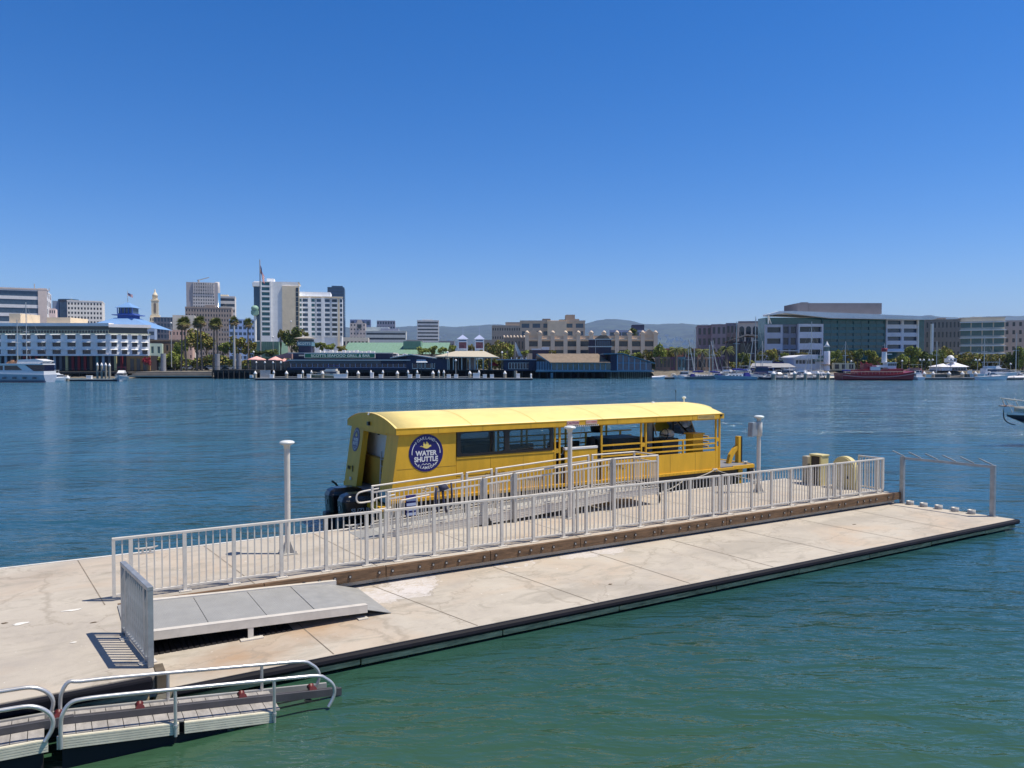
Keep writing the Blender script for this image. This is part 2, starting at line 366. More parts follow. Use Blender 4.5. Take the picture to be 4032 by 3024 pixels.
mb=MB(); mb.prism([(-16,-3.5),(.14,-3.5),(.14,-.0),(20.85,-.0),(20.33,3.18),(-16,3.18)],'z',-.3,TZ-.3); T.part('hull',mb,M_hullc,fix=True)
for s0,t0,s1,t1 in ((-.15,-.18,-.45,3.28),(2.2,-.18,1.9,3.28),(4.5,-.18,4.25,3.28),(6.9,-.18,6.7,3.28),(9.3,-.18,9.1,3.28),(11.8,-.18,11.6,3.28),(14.2,-.18,14,3.28),(16.6,-.18,16.4,3.28),(19,-.18,18.8,3.28)):
    joint(T,s0,t0,s1,t1,TZ)
# pale edge strip along the back
mb=MB(); mb.box(-16,20.40,3.302,3.36,TZ-.16,TZ+.012); T.part('edge_strip',mb,mat('edge_white',(.66,.64,.60),.7,var=.12,scale=4),bev=.006)
# timbers with their bolts, step side
js=[.02,2.34,4.63,6.93,9.23,11.5,13.78,16.08,18.36,21.2]
for i,(a,b_) in enumerate(zip(js,js[1:])):
    mb=MB(); mb.box(a+.006,b_-.006,-.295,-.203,TZ-.205,TZ+.004); tm=T.part('timber',mb,M_timber,bev=.008)
    for o_ in (.13,.70,.99,1.28,1.57,2.15):
        if a+o_>b_-.08: continue
        s_=a+o_; mb=MB(); mb.tube([(s_,-.297,TZ-.095),(s_,-.312,TZ-.095)],.034,10); mb.cur=1; mb.tube([(s_,-.312,TZ-.095),(s_,-.322,TZ-.095)],.019,8)
        T.part('bolt',mb,[M_bolt,M_bolt2],tm)
mb=MB(); mb.beam((21.2,-.29,TZ-.09),(21.42,-.12,TZ-.05),.10,.24); T.part('corner_fender',mb,M_rubber,bev=.02)
# front fender of the left part
mb=MB(); mb.box(-16,.2,-3.71,-3.602,TZ-.17,TZ-.012); T.part('fender',mb,M_rubber,bev=.035)
mb=MB(); mb.box(-16,.16,-3.655,-3.602,TZ-.31,TZ-.175); T.part('timber',mb,M_timber_old,bev=.006,label='weathered split timber under the rubber edge')
mb=MB(); mb.box(.243,.36,-3.70,-3.28,TZ-.24,TZ+.003); T.part('corner_block',mb,mat('block_timber',(.12,.095,.065),.85,var=.4,scale=4),bev=.008)
T=DT('lower_float','lower concrete dock float with stained slabs and dark rubber edge','dock float',11,-2,WZ)
M_c2=concrete('concrete_lower',[(-6.55,1.1,1.0,.55,'white'),(-5.9,1.55,.5,.8,'white'),(-3.45,1.75,.42,.38,'loop'),(-1.45,1.6,.9,.35,'white'),(-9.6,-.7,.9,.8,'rust'),(-8.2,.0,1.2,.9,'rust'),(2.2,.2,2.2,.7,'dark'),(6.4,.9,2.6,.5,'dark'),(-3.6,-.6,1.6,.35,'dark')],base=(.475,.43,.365))
lo=[(.26,-3.3),(21.58,-3.3),(21.12,.15),(21.05,.15),(21.05,-.03),(.26,-.03)]
mb=MB(); mb.prism(lo,'z',LZ-.22,LZ); T.part('deck',mb,M_c2,bev=.01,fix=True)
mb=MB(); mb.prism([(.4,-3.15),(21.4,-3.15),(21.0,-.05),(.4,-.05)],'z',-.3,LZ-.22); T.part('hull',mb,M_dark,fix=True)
for s0,t0,s1,t1 in ((2.47,-.3,2.64,-3.29),(4.35,-.3,5.02,-3.29),(6.99,-.3,7.38,-3.29),(9.5,-.3,9.66,-3.29),(11.85,-.3,12.0,-3.29),(14.1,-.3,14.25,-3.29),(16.5,-.3,16.65,-3.29),(18.95,-.3,18.8,-3.29)):
    joint(T,s0,t0,s1,t1,LZ)
mb=MB(); pr=[(-3.302,LZ-.008),(-3.36,LZ-.008),(-3.40,LZ-.03),(-3.415,LZ-.07),(-3.40,LZ-.11),(-3.302,LZ-.115)]
mb.prism(pr,'x',.5,21.60); T.part('fender',mb,M_rubber,fix=True)
k=0; s_=.6
while s_<21.4:
    e=min(s_+2.42,21.45); dz=rnd.uniform(-.012,.012)
    mb=MB(); mb.box(s_+.01,e-.01,-3.375,-3.302,LZ-.205+dz,LZ-.12); T.part('timber',mb,M_timber_old,bev=.01); s_=e
mb=MB(); mb.beam((21.62,-3.34,LZ-.07),(21.12,.15,LZ-.07),.06,.10); T.part('end_fender',mb,M_rubber)
mb=MB(); mb.box(21.45,21.66,-3.40,-3.2,LZ-.10,LZ-.004); T.part('corner_fender',mb,M_rubber,bev=.03)
# bird droppings and leaves are marks on the deck
def blob(name,s0,t0,z,rs,mats,label,cat,group=None,n=14):
    mb=MB(); vs=[(s0+rs[0]*math.cos(2*math.pi*k/n)*rnd.uniform(.45,1.2),t0+rs[1]*math.sin(2*math.pi*k/n)*rnd.uniform(.45,1.2),z) for k in range(n)]
    vs2=[(a,b,c-.003) for a,b,c in vs]
    mb.add(vs,[tuple(range(n))]); mb.add(vs+vs2,[(i,i+n,(i+1)%n+n,(i+1)%n) for i in range(n)])
    return solo(name,mb,mats,label,cat,dk(s0,t0,z),ANG,(s0,t0,z),group)
M_poop=mat('dropping_white',(.75,.73,.68),.8,var=.15); M_leaf=mat('dry_leaf',(.13,.09,.05),.8,var=.3)
blob('bird_dropping',-1.29,-.55,TZ+.007,(.13,.07),M_poop,'white bird dropping farthest left on the concrete deck','bird dropping')
blob('bird_dropping',-.61,-.22,TZ+.007,(.15,.05),M_poop,'long white bird dropping near the tip of the railing shadow','bird dropping')
blob('bird_dropping',-.62,-1.85,TZ+.007,(.05,.03),M_poop,'small white bird dropping above the shadow of the short gate rail','bird dropping')
blob('dry_leaf',-1.5,-.40,TZ+.008,(.05,.025),M_leaf,'brown dry leaf beside the leftmost bird dropping','leaf')
blob('dry_leaf',-.35,-1.05,TZ+.008,(.06,.02),M_leaf,'brown dry leaf on the upper deck left of the ramp top','leaf')
blob('dry_leaf',8.3,-2.55,LZ+.008,(.05,.03),M_leaf,'brown dry leaf in the middle of the lower concrete deck','leaf')
blob('dry_leaf',17.2,-1.5,LZ+.008,(.07,.03),M_leaf,'brown dry leaf on the lower deck towards its far end','leaf')
# ---------------------------------------------------------------- guardrails
RT=TZ+1.04
def rail_section(s0,s1,posts,label):
    T=DT('guardrail',label,'railing',(s0+s1)/2,0,TZ,'guardrail sections along the dock edge')
    mb=MB(); mb.box(s0,s1,-.03,.03,RT-.045,RT); T.part('top_rail',mb,M_alu,bev=.006)
    mb=MB(); mb.box(s0+.05,s1-.05,-.022,.022,TZ+.065,TZ+.105); T.part('bottom_rail',mb,M_alu,bev=.004)
    for e in (s0,s1-.05):
        mb=MB(); mb.box(e,e+.05,-.028,.028,TZ+.06,RT-.046); T.part('end_post',mb,M_alu)
    for p in posts:
        mb=MB(); mb.box(p-.03,p+.03,-.031,.031,TZ+.012,RT-.046); po=T.part('post',mb,M_alu)
        mb=MB(); mb.box(p-.10,p+.10,-.09,.06,TZ+.004,TZ+.016)
        for dx in (-.075,.075): mb.cyl((p+dx,-.06,TZ+.016),.012,.014,6)
        T.part('base_plate',mb,M_alu,po)
    xs=[]; ed=[s0+.025]+list(posts)+[s1-.025]
    for a,b_ in zip(ed,ed[1:]):
        n=max(1,round((b_-a)/.118)); xs+=[a+(b_-a)*i/n for i in range(1,n)]
    mb=MB(); x0=xs[0]; mb.box(x0-.01,x0+.01,-.01,.01,TZ+.106,RT-.047); src=T.part('baluster',mb,M_alu)
    for x in xs[1:]: T.inst(src,(x-x0,0,0))
rail_section(-.03,4.66,(.25,1.08,1.89,2.72,3.55,4.35),'white guardrail section at the left end beside the metal ramp')
rail_section(4.71,9.27,(4.99,5.78,6.57,7.37,8.17,8.97),'white guardrail section in front of the shuttle stern and gangway foot')
rail_section(9.33,13.84,(9.6,10.41,11.19,11.99,12.8,13.6),'white guardrail section in front of the second lamp post')
rail_section(13.90,18.38,(14.15,15.01,15.77,16.55,17.36,18.13),'white guardrail section in front of the shuttle bow')
rail_section(18.43,20.68,(18.70,19.55,20.4),'short white guardrail section at the far right corner')
# return panel at the right end
T=DT('guardrail','short white guardrail turning the far right corner toward the water','railing',20.7,.5,TZ)
mb=MB(); mb.box(20.70,20.76,.0,.86,RT-.045,RT); T.part('top_rail',mb,M_alu)
mb=MB(); mb.box(20.71,20.75,.05,.81,TZ+.065,TZ+.105); T.part('bottom_rail',mb,M_alu)
for y in (.0,.81): mb=MB(); mb.box(20.702,20.758,y,y+.05,TZ+.004,RT-.046); T.part('post',mb,M_alu)
mb=MB(); mb.box(20.72,20.74,.14,.16,TZ+.106,RT-.047); src=T.part('baluster',mb,M_alu)
for k in range(1,6): T.inst(src,(0,.115*k,0))
# the short galvanised panel across the ramp's left end
T=Thing('barrier_panel','short galvanised steel railing panel seen edge on with its shadow on the deck','railing',dk(.25,-3.38,TZ),ANG+R(7.2)); PL_=1.62; HH=1.05
mb=MB(); mb.box(-.075,0,0,PL_,HH-.055,HH); T.part('top_rail',mb,M_alu2,bev=.006)
mb=MB(); mb.box(-.065,-.01,.06,PL_-.06,.06,.10); T.part('bottom_rail',mb,M_alu2)
for y in (0,PL_-.06): mb=MB(); mb.box(-.071,-.004,y,y+.06,.01,HH-.056); T.part('end_post',mb,M_alu2)
for y in (.22,PL_-.28):
    mb=MB(); mb.box(-.067,-.008,y-.025,y+.025,.01,HH-.057); po=T.part('post',mb,M_alu2)
    mb=MB(); mb.box(-.14,.07,y-.07,y+.07,.002,.014); T.part('base_plate',mb,M_alu,po)
first=None; y=.13
while y<PL_-.09:
    if abs(y-.22)>.05 and abs(y-PL_+.28)>.05:
        if first is None: mb=MB(); mb.box(-.05,-.026,y-.011,y+.011,.10,HH-.057); first=T.part('baluster',mb,M_alu2); y0=y
        else: T.inst(first,(0,y-y0,0))
    y+=.112
# ---------------------------------------------------------------- lamp posts
M_lampg=mat('lamp_glass',(.72,.74,.72),.25,var=.1,spec=.6)
def lamp(s,t,label,box=False,h=2.32):
    T=DT('lamp_post',label,'lamp post',s,t,TZ,'lamp posts on the upper float')
    mb=MB(); mb.cyl((s,t,TZ+.02),.058,h-.17,14); pole=T.part('pole',mb,M_alu)
    mb=MB(); mb.box(s-.16,s+.16,t-.16,t+.16,TZ+.002,TZ+.022)
    for a in (0,90,180,270):
        c,sn=math.cos(R(a+45)),math.sin(R(a+45)); 
        p=[(s+c*.05,t+sn*.05),(s+c*.16,t+sn*.16)]; q=(-sn*.006,c*.006)
        vs=[(p[0][0]+q[0],p[0][1]+q[1],TZ+.02),(p[1][0]+q[0],p[1][1]+q[1],TZ+.02),(p[0][0]+q[0],p[0][1]+q[1],TZ+.28),
            (p[0][0]-q[0],p[0][1]-q[1],TZ+.02),(p[1][0]-q[0],p[1][1]-q[1],TZ+.02),(p[0][0]-q[0],p[0][1]-q[1],TZ+.28)]
        mb.add(vs,[(0,1,2),(5,4,3),(1,4,5,2),(0,2,5,3),(0,3,4,1)])
        mb.cyl((s+c*.19,t+sn*.19,TZ+.02),.014,.05,6)
    T.part('base',mb,M_alud)
    z=TZ+h
    mb=MB(); mb.lathe((s,t,z),[(.059,-.16),(.066,-.15),(.066,-.09),(.10,-.075),(.135,-.06),(.001,-.055)],16); T.part('lamp_collar',mb,M_alu)
    mb=MB(); mb.lathe((s,t,z),[(.13,-.058),(.155,-.045),(.15,-.02),(.12,.0),(.07,.012),(0,.016)],18); T.part('lamp_head',mb,M_lampg)
    if box:
        mb=MB(); mb.lathe((s,t,z),[(.085,-.62),(.10,-.61),(.10,-.2),(.085,-.18)],12); T.part('sleeve',mb,M_alu)
        mb=MB(); a=Vector((s-.10,t-.05,z-.22)); 
        mb.prism([(s-.36,z-.62),(s-.11,z-.60),(s-.11,z-.20),(s-.33,z-.19)],'y',t-.06,t+.13); T.part('control_box',mb,M_alu2,bev=.02,fix=True)
lamp(3.27,1.68,'slim aluminium lamp post standing on the open deck at the left')
lamp(10.34,1.70,'middle aluminium lamp post standing right in front of the gangway')
lamp(17.46,1.93,'aluminium lamp post near the shuttle bow with a grey box below its head',True)
# ---------------------------------------------------------------- folding metal ramp between upper and lower deck
def grate_mat():
    m=mat('ramp_grating',(.40,.40,.39),.6,metal=.05,var=.12,scale=3); n=m.node_tree; b=n.nodes['Principled BSDF']
    tc=n.nodes.new('ShaderNodeTexCoord'); br=n.nodes.new('ShaderNodeTexBrick'); br.inputs['Scale'].default_value=11; br.inputs['Mortar Size'].default_value=.035; br.inputs['Row Height'].default_value=.35
    br.inputs['Color1'].default_value=(.10,.10,.10,1); br.inputs['Color2'].default_value=(.12,.12,.12,1); br.inputs['Mortar'].default_value=(.42,.42,.41,1)
    n.links.new(tc.outputs['Object'],br.inputs['Vector'])
    mx=n.nodes.new('ShaderNodeMix'); mx.data_type='RGBA'; mx.inputs[0].default_value=.42
    src=b.inputs['Base Color'].links[0].from_socket; n.links.new(src,mx.inputs[6]); n.links.new(br.outputs[0],mx.inputs[7]); n.links.new(mx.outputs[2],b.inputs['Base Color'])
    return m
T=DT('metal_ramp','grey metal access ramp with perforated tread between the two deck levels','ramp',2,-1.1,LZ)
def rz_(s): return TZ+.02-(s-.1)*(.15/3.5)
rt0,rt1=-1.98,-.36
mb=MB(); a,b_=.30,2.95
def slab(mb,a,b_,t0,t1,za,zb,th): 
    mb.add([(a,t0,za-th),(b_,t0,zb-th),(b_,t1,zb-th),(a,t1,za-th),(a,t0,za),(b_,t0,zb),(b_,t1,zb),(a,t1,za)],[(0,3,2,1),(4,5,6,7),(0,1,5,4),(1,2,6,5),(2,3,7,6),(3,0,4,7)])
gm=grate_mat()
for a,b_ in ((.02,.30),(.31,1.15),(1.16,2.02),(2.03,2.9)):
    mb=MB(); slab(mb,a,b_,rt0+.05,rt1,rz_(a),rz_(b_),.03); T.part('tread_panel',mb,gm)
M_flap=mat('ramp_flap',(.36,.36,.35),.55,metal=.2,var=.12,scale=5)
mb=MB(); slab(mb,2.78,3.45,rt0+.05,rt1,rz_(2.78)+.012,rz_(3.45)-.02,.01); slab(mb,3.45,4.05,rt0-.02,rt1,rz_(3.45)-.02,LZ+.012,.008); T.part('flap',mb,M_flap)
for tt,zt in ((rt0,0),(rt1+.02,0)):
    mb=MB(); slab(mb,.28,3.62,tt-.05,tt+.0,rz_(.28)+.02,rz_(3.62)+.02,.125); slab(mb,.28,3.62,tt-.051,tt+.06,rz_(.28)+.026,rz_(3.62)+.026,.008); T.part('side_beam',mb,M_alu)
mb=MB(); mb.box(1.70,1.78,rt0-.045,rt0+.0,LZ+.02,rz_(1.74)-.10); mb.box(1.58,1.92,rt0-.12,rt0+.06,LZ+.004,LZ+.02); T.part('foot',mb,M_alu)
mb=MB(); mb.box(3.45,3.62,rt0-.10,rt0+.05,LZ+.004,LZ+.02); T.part('end_foot',mb,M_alu)
# black drain mat under the ramp
mb=MB(); 
for k in range(26): mb.box(.30+.08*k,.36+.08*k,rt0-.02,rt1,LZ+.004,LZ+.03)
mb.box(.30,2.4,rt0+.0,rt1,LZ+.004,LZ+.012)
solo('rubber_mat',mb,mat('black_rubber_mat',(.02,.018,.02),.7),'black slatted rubber mat lying in the shade under the metal ramp','mat',dk(1.4,-1.2,LZ),ANG,(1.4,-1.2,LZ))
# ---------------------------------------------------------------- cleats
def cleat(s,t,z,label,name='mooring_cleat',rz=0):
    mb=MB(); mb.tube([(s-.22,t,z+.13),(s-.12,t,z+.105),(s+.12,t,z+.105),(s+.22,t,z+.13)],[.012,.024,.024,.012],8)
    mb.box(s-.09,s-.05,t-.02,t+.02,z+.01,z+.10); mb.box(s+.05,s+.09,t-.02,t+.02,z+.01,z+.10); mb.box(s-.14,s+.14,t-.05,t+.05,z+.004,z+.014)
    return solo(name,mb,M_alud,label,'cleat',dk(s,t,z),ANG,(s,t,z))
cleat(.78,3.20,TZ,'grey mooring cleat on the back edge behind the left guardrail')
cleat(18.7,3.1,TZ,'grey mooring cleat with rope by the lamp post with the box')
cleat(5.2,3.18,TZ,'grey mooring cleat at the deck edge below the outboard motors')
# rope and line helper
M_rope=mat('rope_grey',(.42,.40,.36),.9,var=.3,scale=30)
def rope(pts,r,label,name='mooring_line',sag=0):
    P=[Vector(p) for p in pts]; out=[]
    for a,b_ in zip(P,P[1:]):
        for k in range(8): u=k/8; q=a.lerp(b_,u); q.z-=sag*4*u*(1-u); out.append(q)
    out.append(P[-1]); mb=MB(); mb.tube(out,r,6)
    o=P[0]; return solo(name,mb,M_rope,label,'rope',dk(*o),ANG,tuple(o))
# ---------------------------------------------------------------- dock boxes at the far corner
M_cream=mat('cream_fibreglass',(.68,.58,.27),.45,var=.08,scale=3)
T=DT('hose_cabinet','cream fibreglass cabinet with an open dark front near the far dock corner','cabinet',20.5,2.1,TZ)
def opencab(T,s,t,w_,d,h):
    mb=MB(); z=TZ
    mb.box(s,s+d,t,t+.04,z,z+h-.06); mb.box(s,s+d,t+w_-.04,t+w_,z,z+h-.06); mb.box(s+d-.03,s+d,t+.04,t+w_-.04,z,z+h-.06)
    mb.box(s-.03,s+d+.02,t-.02,t+w_+.02,z+h-.058,z+h); T.part('shell',mb,M_cream,bev=.015)
    mb=MB(); mb.box(s+.02,s+d-.04,t+.05,t+w_-.05,z+.02,z+h-.09); T.part('interior',mb,mat('cabinet_dark',(.05,.04,.03),.8))
    mb=MB(); mb.box(s-.04,s-.005,t-.01,t+.05,z+.02,z+h-.05); T.part('door_edge',mb,M_cream)
opencab(T,20.15,1.75,.45,.34,.98)
T=DT('hose_cabinet','narrow greyish cabinet partly hidden behind the open cream cabinet','cabinet',20.3,2.5,TZ)
mb=MB(); mb.box(20.15,20.42,2.3,2.5,TZ,TZ+.88); T.part('shell',mb,mat('cabinet_grey',(.42,.38,.30),.6),bev=.02)
T=DT('life_ring_cabinet','cream fibreglass cabinet with a rounded top at the far dock corner','cabinet',20.5,1.3,TZ)
prof=[(.70+.0,TZ),(.70,TZ+.62)]+[(1.10-.40*math.cos(a),TZ+.62+.38*math.sin(a)) for a in [math.pi*k/14 for k in range(1,14)]]+[(1.5,TZ+.62),(1.5,TZ)]
mb=MB(); mb.prism(prof,'x',20.32,20.52); T.part('shell',mb,M_cream,bev=.02,fix=True)
mb=MB(); pr2=[(1.1+(a-1.1)*.93,TZ+(b-TZ)*.965) for a,b in prof]; mb.prism(pr2,'x',20.285,20.318); T.part('door',mb,mat('cream_shade',(.60,.50,.24),.5),fix=True)
mb=MB(); mb.box(20.262,20.284,.86,.96,TZ+.32,TZ+.40); T.part('latch',mb,M_bolt)
# ---------------------------------------------------------------- kayak rack frame at the far end
T=DT('paddle_rack','grey steel goalpost frame with six slanting arms at the end of the dock','rack',21.4,-1.4,LZ)
for (s,t) in ((21.2,-.30),(21.45,-2.78)):
    mb=MB(); mb.box(s-.05,s+.05,t-.06,t+.06,LZ+.0,LZ+1.42); po=T.part('post',mb,M_alu2,bev=.006)
    mb=MB(); mb.box(s-.09,s+.09,t-.1,t+.1,LZ+.002,LZ+.014); T.part('base_plate',mb,M_alu2,po)
mb=MB(); mb.beam((21.2,-.24,LZ+1.37),(21.45,-2.72,LZ+1.37),.06,.07); T.part('crossbar',mb,M_alu2)
for k in range(6):
    u=.0+k*.2; s=21.2+.25*u; t=-.30-2.42*u; mb=MB(); mb.tube([(s,t-.05,LZ+1.42),(s+.06,t+.36,LZ+1.55)],.020,8); ar=T.part('arm',mb,M_alu2)
    mb=MB(); mb.cyl((s+.06,t+.33,LZ+1.515),.018,.04,6); T.part('arm_tip',mb,M_bolt,ar)
for k,(s,t) in enumerate(((21.19,-.56),(21.22,-.96),(21.25,-1.39),(21.29,-1.84),(21.33,-2.28))):
    mb=MB(); mb.lathe((s,t,LZ),[(.095,.0),(.105,.02),(.105,.11),(.09,.11),(.085,.03),(0,.03)],14)
    solo('metal_cup',mb,M_alud,['low round metal cup nearest the far post of the steel frame','second metal cup counted from the far post of the steel frame','middle one of the five metal cups between the steel posts','second metal cup counted from the near post of the steel frame','largest looking metal cup, nearest the near post of the steel frame'][k],'cup',dk(s,t,LZ),ANG,(s,t,LZ),'metal cups under the steel frame')
# ---------------------------------------------------------------- kayak launch with handrails
M_pipe=mat('handrail_pipe',(.62,.61,.60),.32,metal=.6,var=.12,scale=8)
M_ribc=mat('launch_cream',(.70,.66,.52),.6,var=.14,scale=4)
M_board=mat('grey_boards',(.34,.32,.30),.75,var=.3,scale=4,stretch=(3,1,1))
M_roller=mat('red_roller',(.11,.014,.012),.45,var=.25,scale=8)
def ribmat():
    m=mat('launch_ribbed',(.70,.66,.54),.6,var=.12,scale=4); n=m.node_tree; b=n.nodes['Principled BSDF']
    return m
def launch(s0,s1,zf,label,loopL,loopR):
    # zf(s): height of the boards; near edge t=-4.45, far edge t=-3.82
    T=DT('kayak_launch',label,'kayak launch',(s0+s1)/2,-4.1,WZ,'kayak launch frames')
    tn,tf=-4.45,-3.80
    def sl(mb,a,b_,t0,t1,dz0,dz1):
        mb.add([(a,t0,zf(a)+dz0),(b_,t0,zf(b_)+dz0),(b_,t1,zf(b_)+dz0),(a,t1,zf(a)+dz0),(a,t0,zf(a)+dz1),(b_,t0,zf(b_)+dz1),(b_,t1,zf(b_)+dz1),(a,t1,zf(a)+dz1)],[(0,3,2,1),(4,5,6,7),(0,1,5,4),(1,2,6,5),(2,3,7,6),(3,0,4,7)])
    e=min(s1,1.52)
    L_=[(s0,.42),(.44,e)] if s0<0 and s1>1 else [(s0,e)]
    if s0<-.5 and s1>1: L_=[(s0,.40),(.46,e)]
    for a,b_ in L_:
        mb=MB(); sl(mb,a,b_,tn,tn+.03,-.15,-.01)
        for k in range(5): sl(mb,a,b_,tn-.008,tn-.0005,-.15+.028*k+.004,-.15+.028*k+.022)
        T.part('side_panel',mb,M_ribc,fix=True)
    a=s0+.03; 
    while a<e-.05:
        w_=.16; mb=MB(); sl(mb,a,a+w_-.008,tn+.035,tn+.29,-.02,.0); T.part('board',mb,M_board,fix=True); a+=w_
    mb=MB(); sl(mb,s0,s1+.25,tn+.295,tn+.33,-.02,.075); T.part('inner_beam',mb,mat('beam_dark',(.07,.068,.075),.6,var=.3),fix=True)
    a=s0+.03
    while a<e-.05:
        mb=MB(); sl(mb,a,a+.152,tf-.16,tf-.02,-.02,.01); T.part('board',mb,M_board,fix=True); a+=.16
    mb=MB(); sl(mb,s0,s1+.15,tf-.015,tf+.02,-.10,.03); T.part('outer_beam',mb,mat('beam_light',(.33,.33,.32),.6,var=.2),fix=True)
    mb=MB(); sl(mb,s0,s1+.25,tf-.20,tf-.17,-.06,.03); T.part('inner_beam',mb,mat('beam_dark',(.07,.068,.075),.6,var=.3),fix=True)
    mb=MB(); fe=min(s1-.05,.95); mb.prism([(s0+.05,-.35),(fe,-.35),(fe,zf(fe)-.16),(s0+.05,zf(s0)-.16)],'y',tn+.05,tf-.04); T.part('float',mb,M_dark,fix=True)  # dark float added so the space beneath the launch reads as black shade
    for r_ in (-.82,.02,1.2,2.1):
        if s0-.05<r_<s1+.3:
            mb=MB(); m_=(tn+tf)/2+.10; pts=[(r_,m_-.07,zf(r_)+.07),(r_,m_-.03,zf(r_)+.05),(r_,m_+.03,zf(r_)+.05),(r_,m_+.07,zf(r_)+.07)]
            mb.tube(pts,[.05,.034,.034,.05],12); T.part('roller',mb,M_roller)
    for tt,hh in ((tn-.02,.40),(tf+.0,.36)):
        mb=MB(); pts=[]
        if loopL: pts+=[(s0+.04,tt,zf(s0)-.14),(s0+.04,tt,zf(s0)+.12),(s0+.06,tt,zf(s0)+.24),(s0+.13,tt,zf(s0)+.34),(s0+.25,tt,zf(s0+.25)+hh-.01)]
        else: pts+=[(s0-.5,tt,zf(s0-.5)+hh)]
        for u in (.2,.5,.8): q=s0+(s1-s0)*u; pts.append((q,tt,zf(q)+hh))
        if loopR:
            q=s1; pts+=[(q-.18,tt,zf(q-.18)+hh-.005),(q-.06,tt,zf(q)+hh-.05),(q+.02,tt,zf(q)+hh-.13),(q+.05,tt,zf(q)+hh-.22),(q+.03,tt,zf(q)+hh-.32),(q-.03,tt,zf(q)+hh-.42)]
        mb.tube(smooth_path(pts,3),.023,10); T.part('handrail',mb,M_pipe)
        for q in ((.36,1.50) if s1>1 else ()):
            mb=MB(); mb.tube([(q,tt,zf(q)-.16),(q,tt,zf(q)+hh-.01)],.02,10); mb.cyl((q,tt,zf(q)-.05),.027,.03,10); T.part('post',mb,M_pipe)
    return T
def smooth_path(p,n):
    p=[Vector(q) for q in p]; out=[]
    for i in range(len(p)-1):
        p0=p[max(i-1,0)];p1=p[i];p2=p[i+1];p3=p[min(i+2,len(p)-1)]
        for k in range(n):
            u=k/n; out.append(.5*((2*p1)+(p2-p0)*u+(2*p0-5*p1+4*p2-p3)*u*u+(3*p1-p0-3*p2+p3)*u**3))
    out.append(p[-1]); return out
zl=lambda s: .60-(s+.78)*(.26/2.3)
launch(-.84,2.22,zl,'right kayak launch with pipe handrails sloping down into the water',True,True)
launch(-2.9,-.92,lambda s:.60-(s+.78)*.035,'left kayak launch section cut off by the edge of the picture',False,True)
# ---------------------------------------------------------------- the yellow water shuttle
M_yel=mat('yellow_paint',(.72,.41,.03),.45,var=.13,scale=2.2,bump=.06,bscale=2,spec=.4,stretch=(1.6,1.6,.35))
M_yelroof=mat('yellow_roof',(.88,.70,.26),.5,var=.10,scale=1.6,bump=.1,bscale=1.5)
M_ylt=mat('yellow_sign',(.66,.50,.20),.5,var=.05)
M_blk=mat('black_hull',(.014,.014,.016),.35,var=.3)
M_bfr=mat('black_frame',(.015,.014,.015),.3,spec=.5)
M_navy=mat('logo_navy',(.010,.008,.13),.4,var=.08)
M_wht=mat('white_paint',(.74,.74,.74),.5,var=.05)
M_gold=mat('logo_gold',(.78,.62,.16),.5,var=.05)
M_seam=mat('seam_brown',(.26,.15,.02),.6)  # dark brown line colour for seams and rivets
M_int=mat('interior_dark',(.035,.035,.042),.7,var=.3)
M_seat=mat('seat_black',(.02,.02,.025),.6,var=.3)
M_deckg=mat('deck_grey',(.20,.20,.21),.7,var=.15)
def tglass():
    m=bpy.data.materials.new('tinted_glass'); m.use_nodes=True; n=m.node_tree; n.nodes.clear(); L=n.links.new
    o=n.nodes.new('ShaderNodeOutputMaterial'); mx=n.nodes.new('ShaderNodeMixShader'); t=n.nodes.new('ShaderNodeBsdfTransparent'); g=n.nodes.new('ShaderNodeBsdfGlossy')
    t.inputs[0].default_value=(.62,.68,.72,1); g.inputs['Roughness'].default_value=.03; f=n.nodes.new('ShaderNodeFresnel'); f.inputs[0].default_value=1.5
    L(f.outputs[0],mx.inputs[0]); L(t.outputs[0],mx.inputs[1]); L(g.outputs[0],mx.inputs[2]); L(mx.outputs[0],o.inputs[0]); return m
M_tg=tglass()
B=DT('water_shuttle','yellow pontoon water shuttle with long arched roof moored behind the float','boat',12.2,5.5,WZ)
P=B.part
t0,t1=3.72,7.25
yb,dkz,zp,ze=1.19,1.28,1.86,2.93
def bx(name,m,*a,parent=None,bev=0,label=None):
    mb=MB(); mb.box(*a); return P(name,mb,m,parent,label,bev)
# pontoons and deck
for ta,tb in ((3.78,4.5),(6.45,7.15)):
    mb=MB(); zs=[(-.25,.6),(.1,.95),(.5,1.0),(1.18,1.0)]
    mb.loft([[(s,ta+(tb-ta)/2+(tb-ta)/2*k*f,z) for k,z,f in ((-1,1.18,1),(-1,.45,1),(-.55,.02,1),(.55,.02,1),(1,.45,1),(1,1.18,1))] if s<18 else [(s,ta+(tb-ta)/2+(tb-ta)/2*k,z) for k,z in ((-.8,1.18),(-.8,.8),(-.4,.62),(.4,.62),(.8,.8),(.8,1.18))] for s in (6.3,17.6,18.7)],smooth=False)
    P('pontoon',mb,M_blk,fix=True)
bx('underbody',M_blk,6.4,17.9,4.4,6.6,.75,1.17)
bx('deck',M_deckg,6.35,17.7,t0+.02,t1-.02,1.19,dkz)
mb=MB(); mb.box(17.70,19.22,t0+.05,t1-.05,1.20,1.30); P('bow_deck',mb,M_deckg)
mb=MB(); mb.box(6.32,18.3,t0-.03,t0+.015,yb,dkz); mb.box(18.3,19.30,t0-.0,t0+.045,yb+.0,dkz+.03); mb.box(19.225,19.30,t0+.046,t1,yb,dkz+.04); mb.box(6.32,19.29,t1-.01,t1+.03,yb,dkz+.02); P('rub_rail',mb,M_yel,bev=.008)
mb=MB(); mb.box(17.9,18.1,t0+.1,t0+.5,.55,1.19); mb.box(18.65,18.85,t0+.1,t0+.4,.35,1.19); P('bow_leg',mb,M_yel)
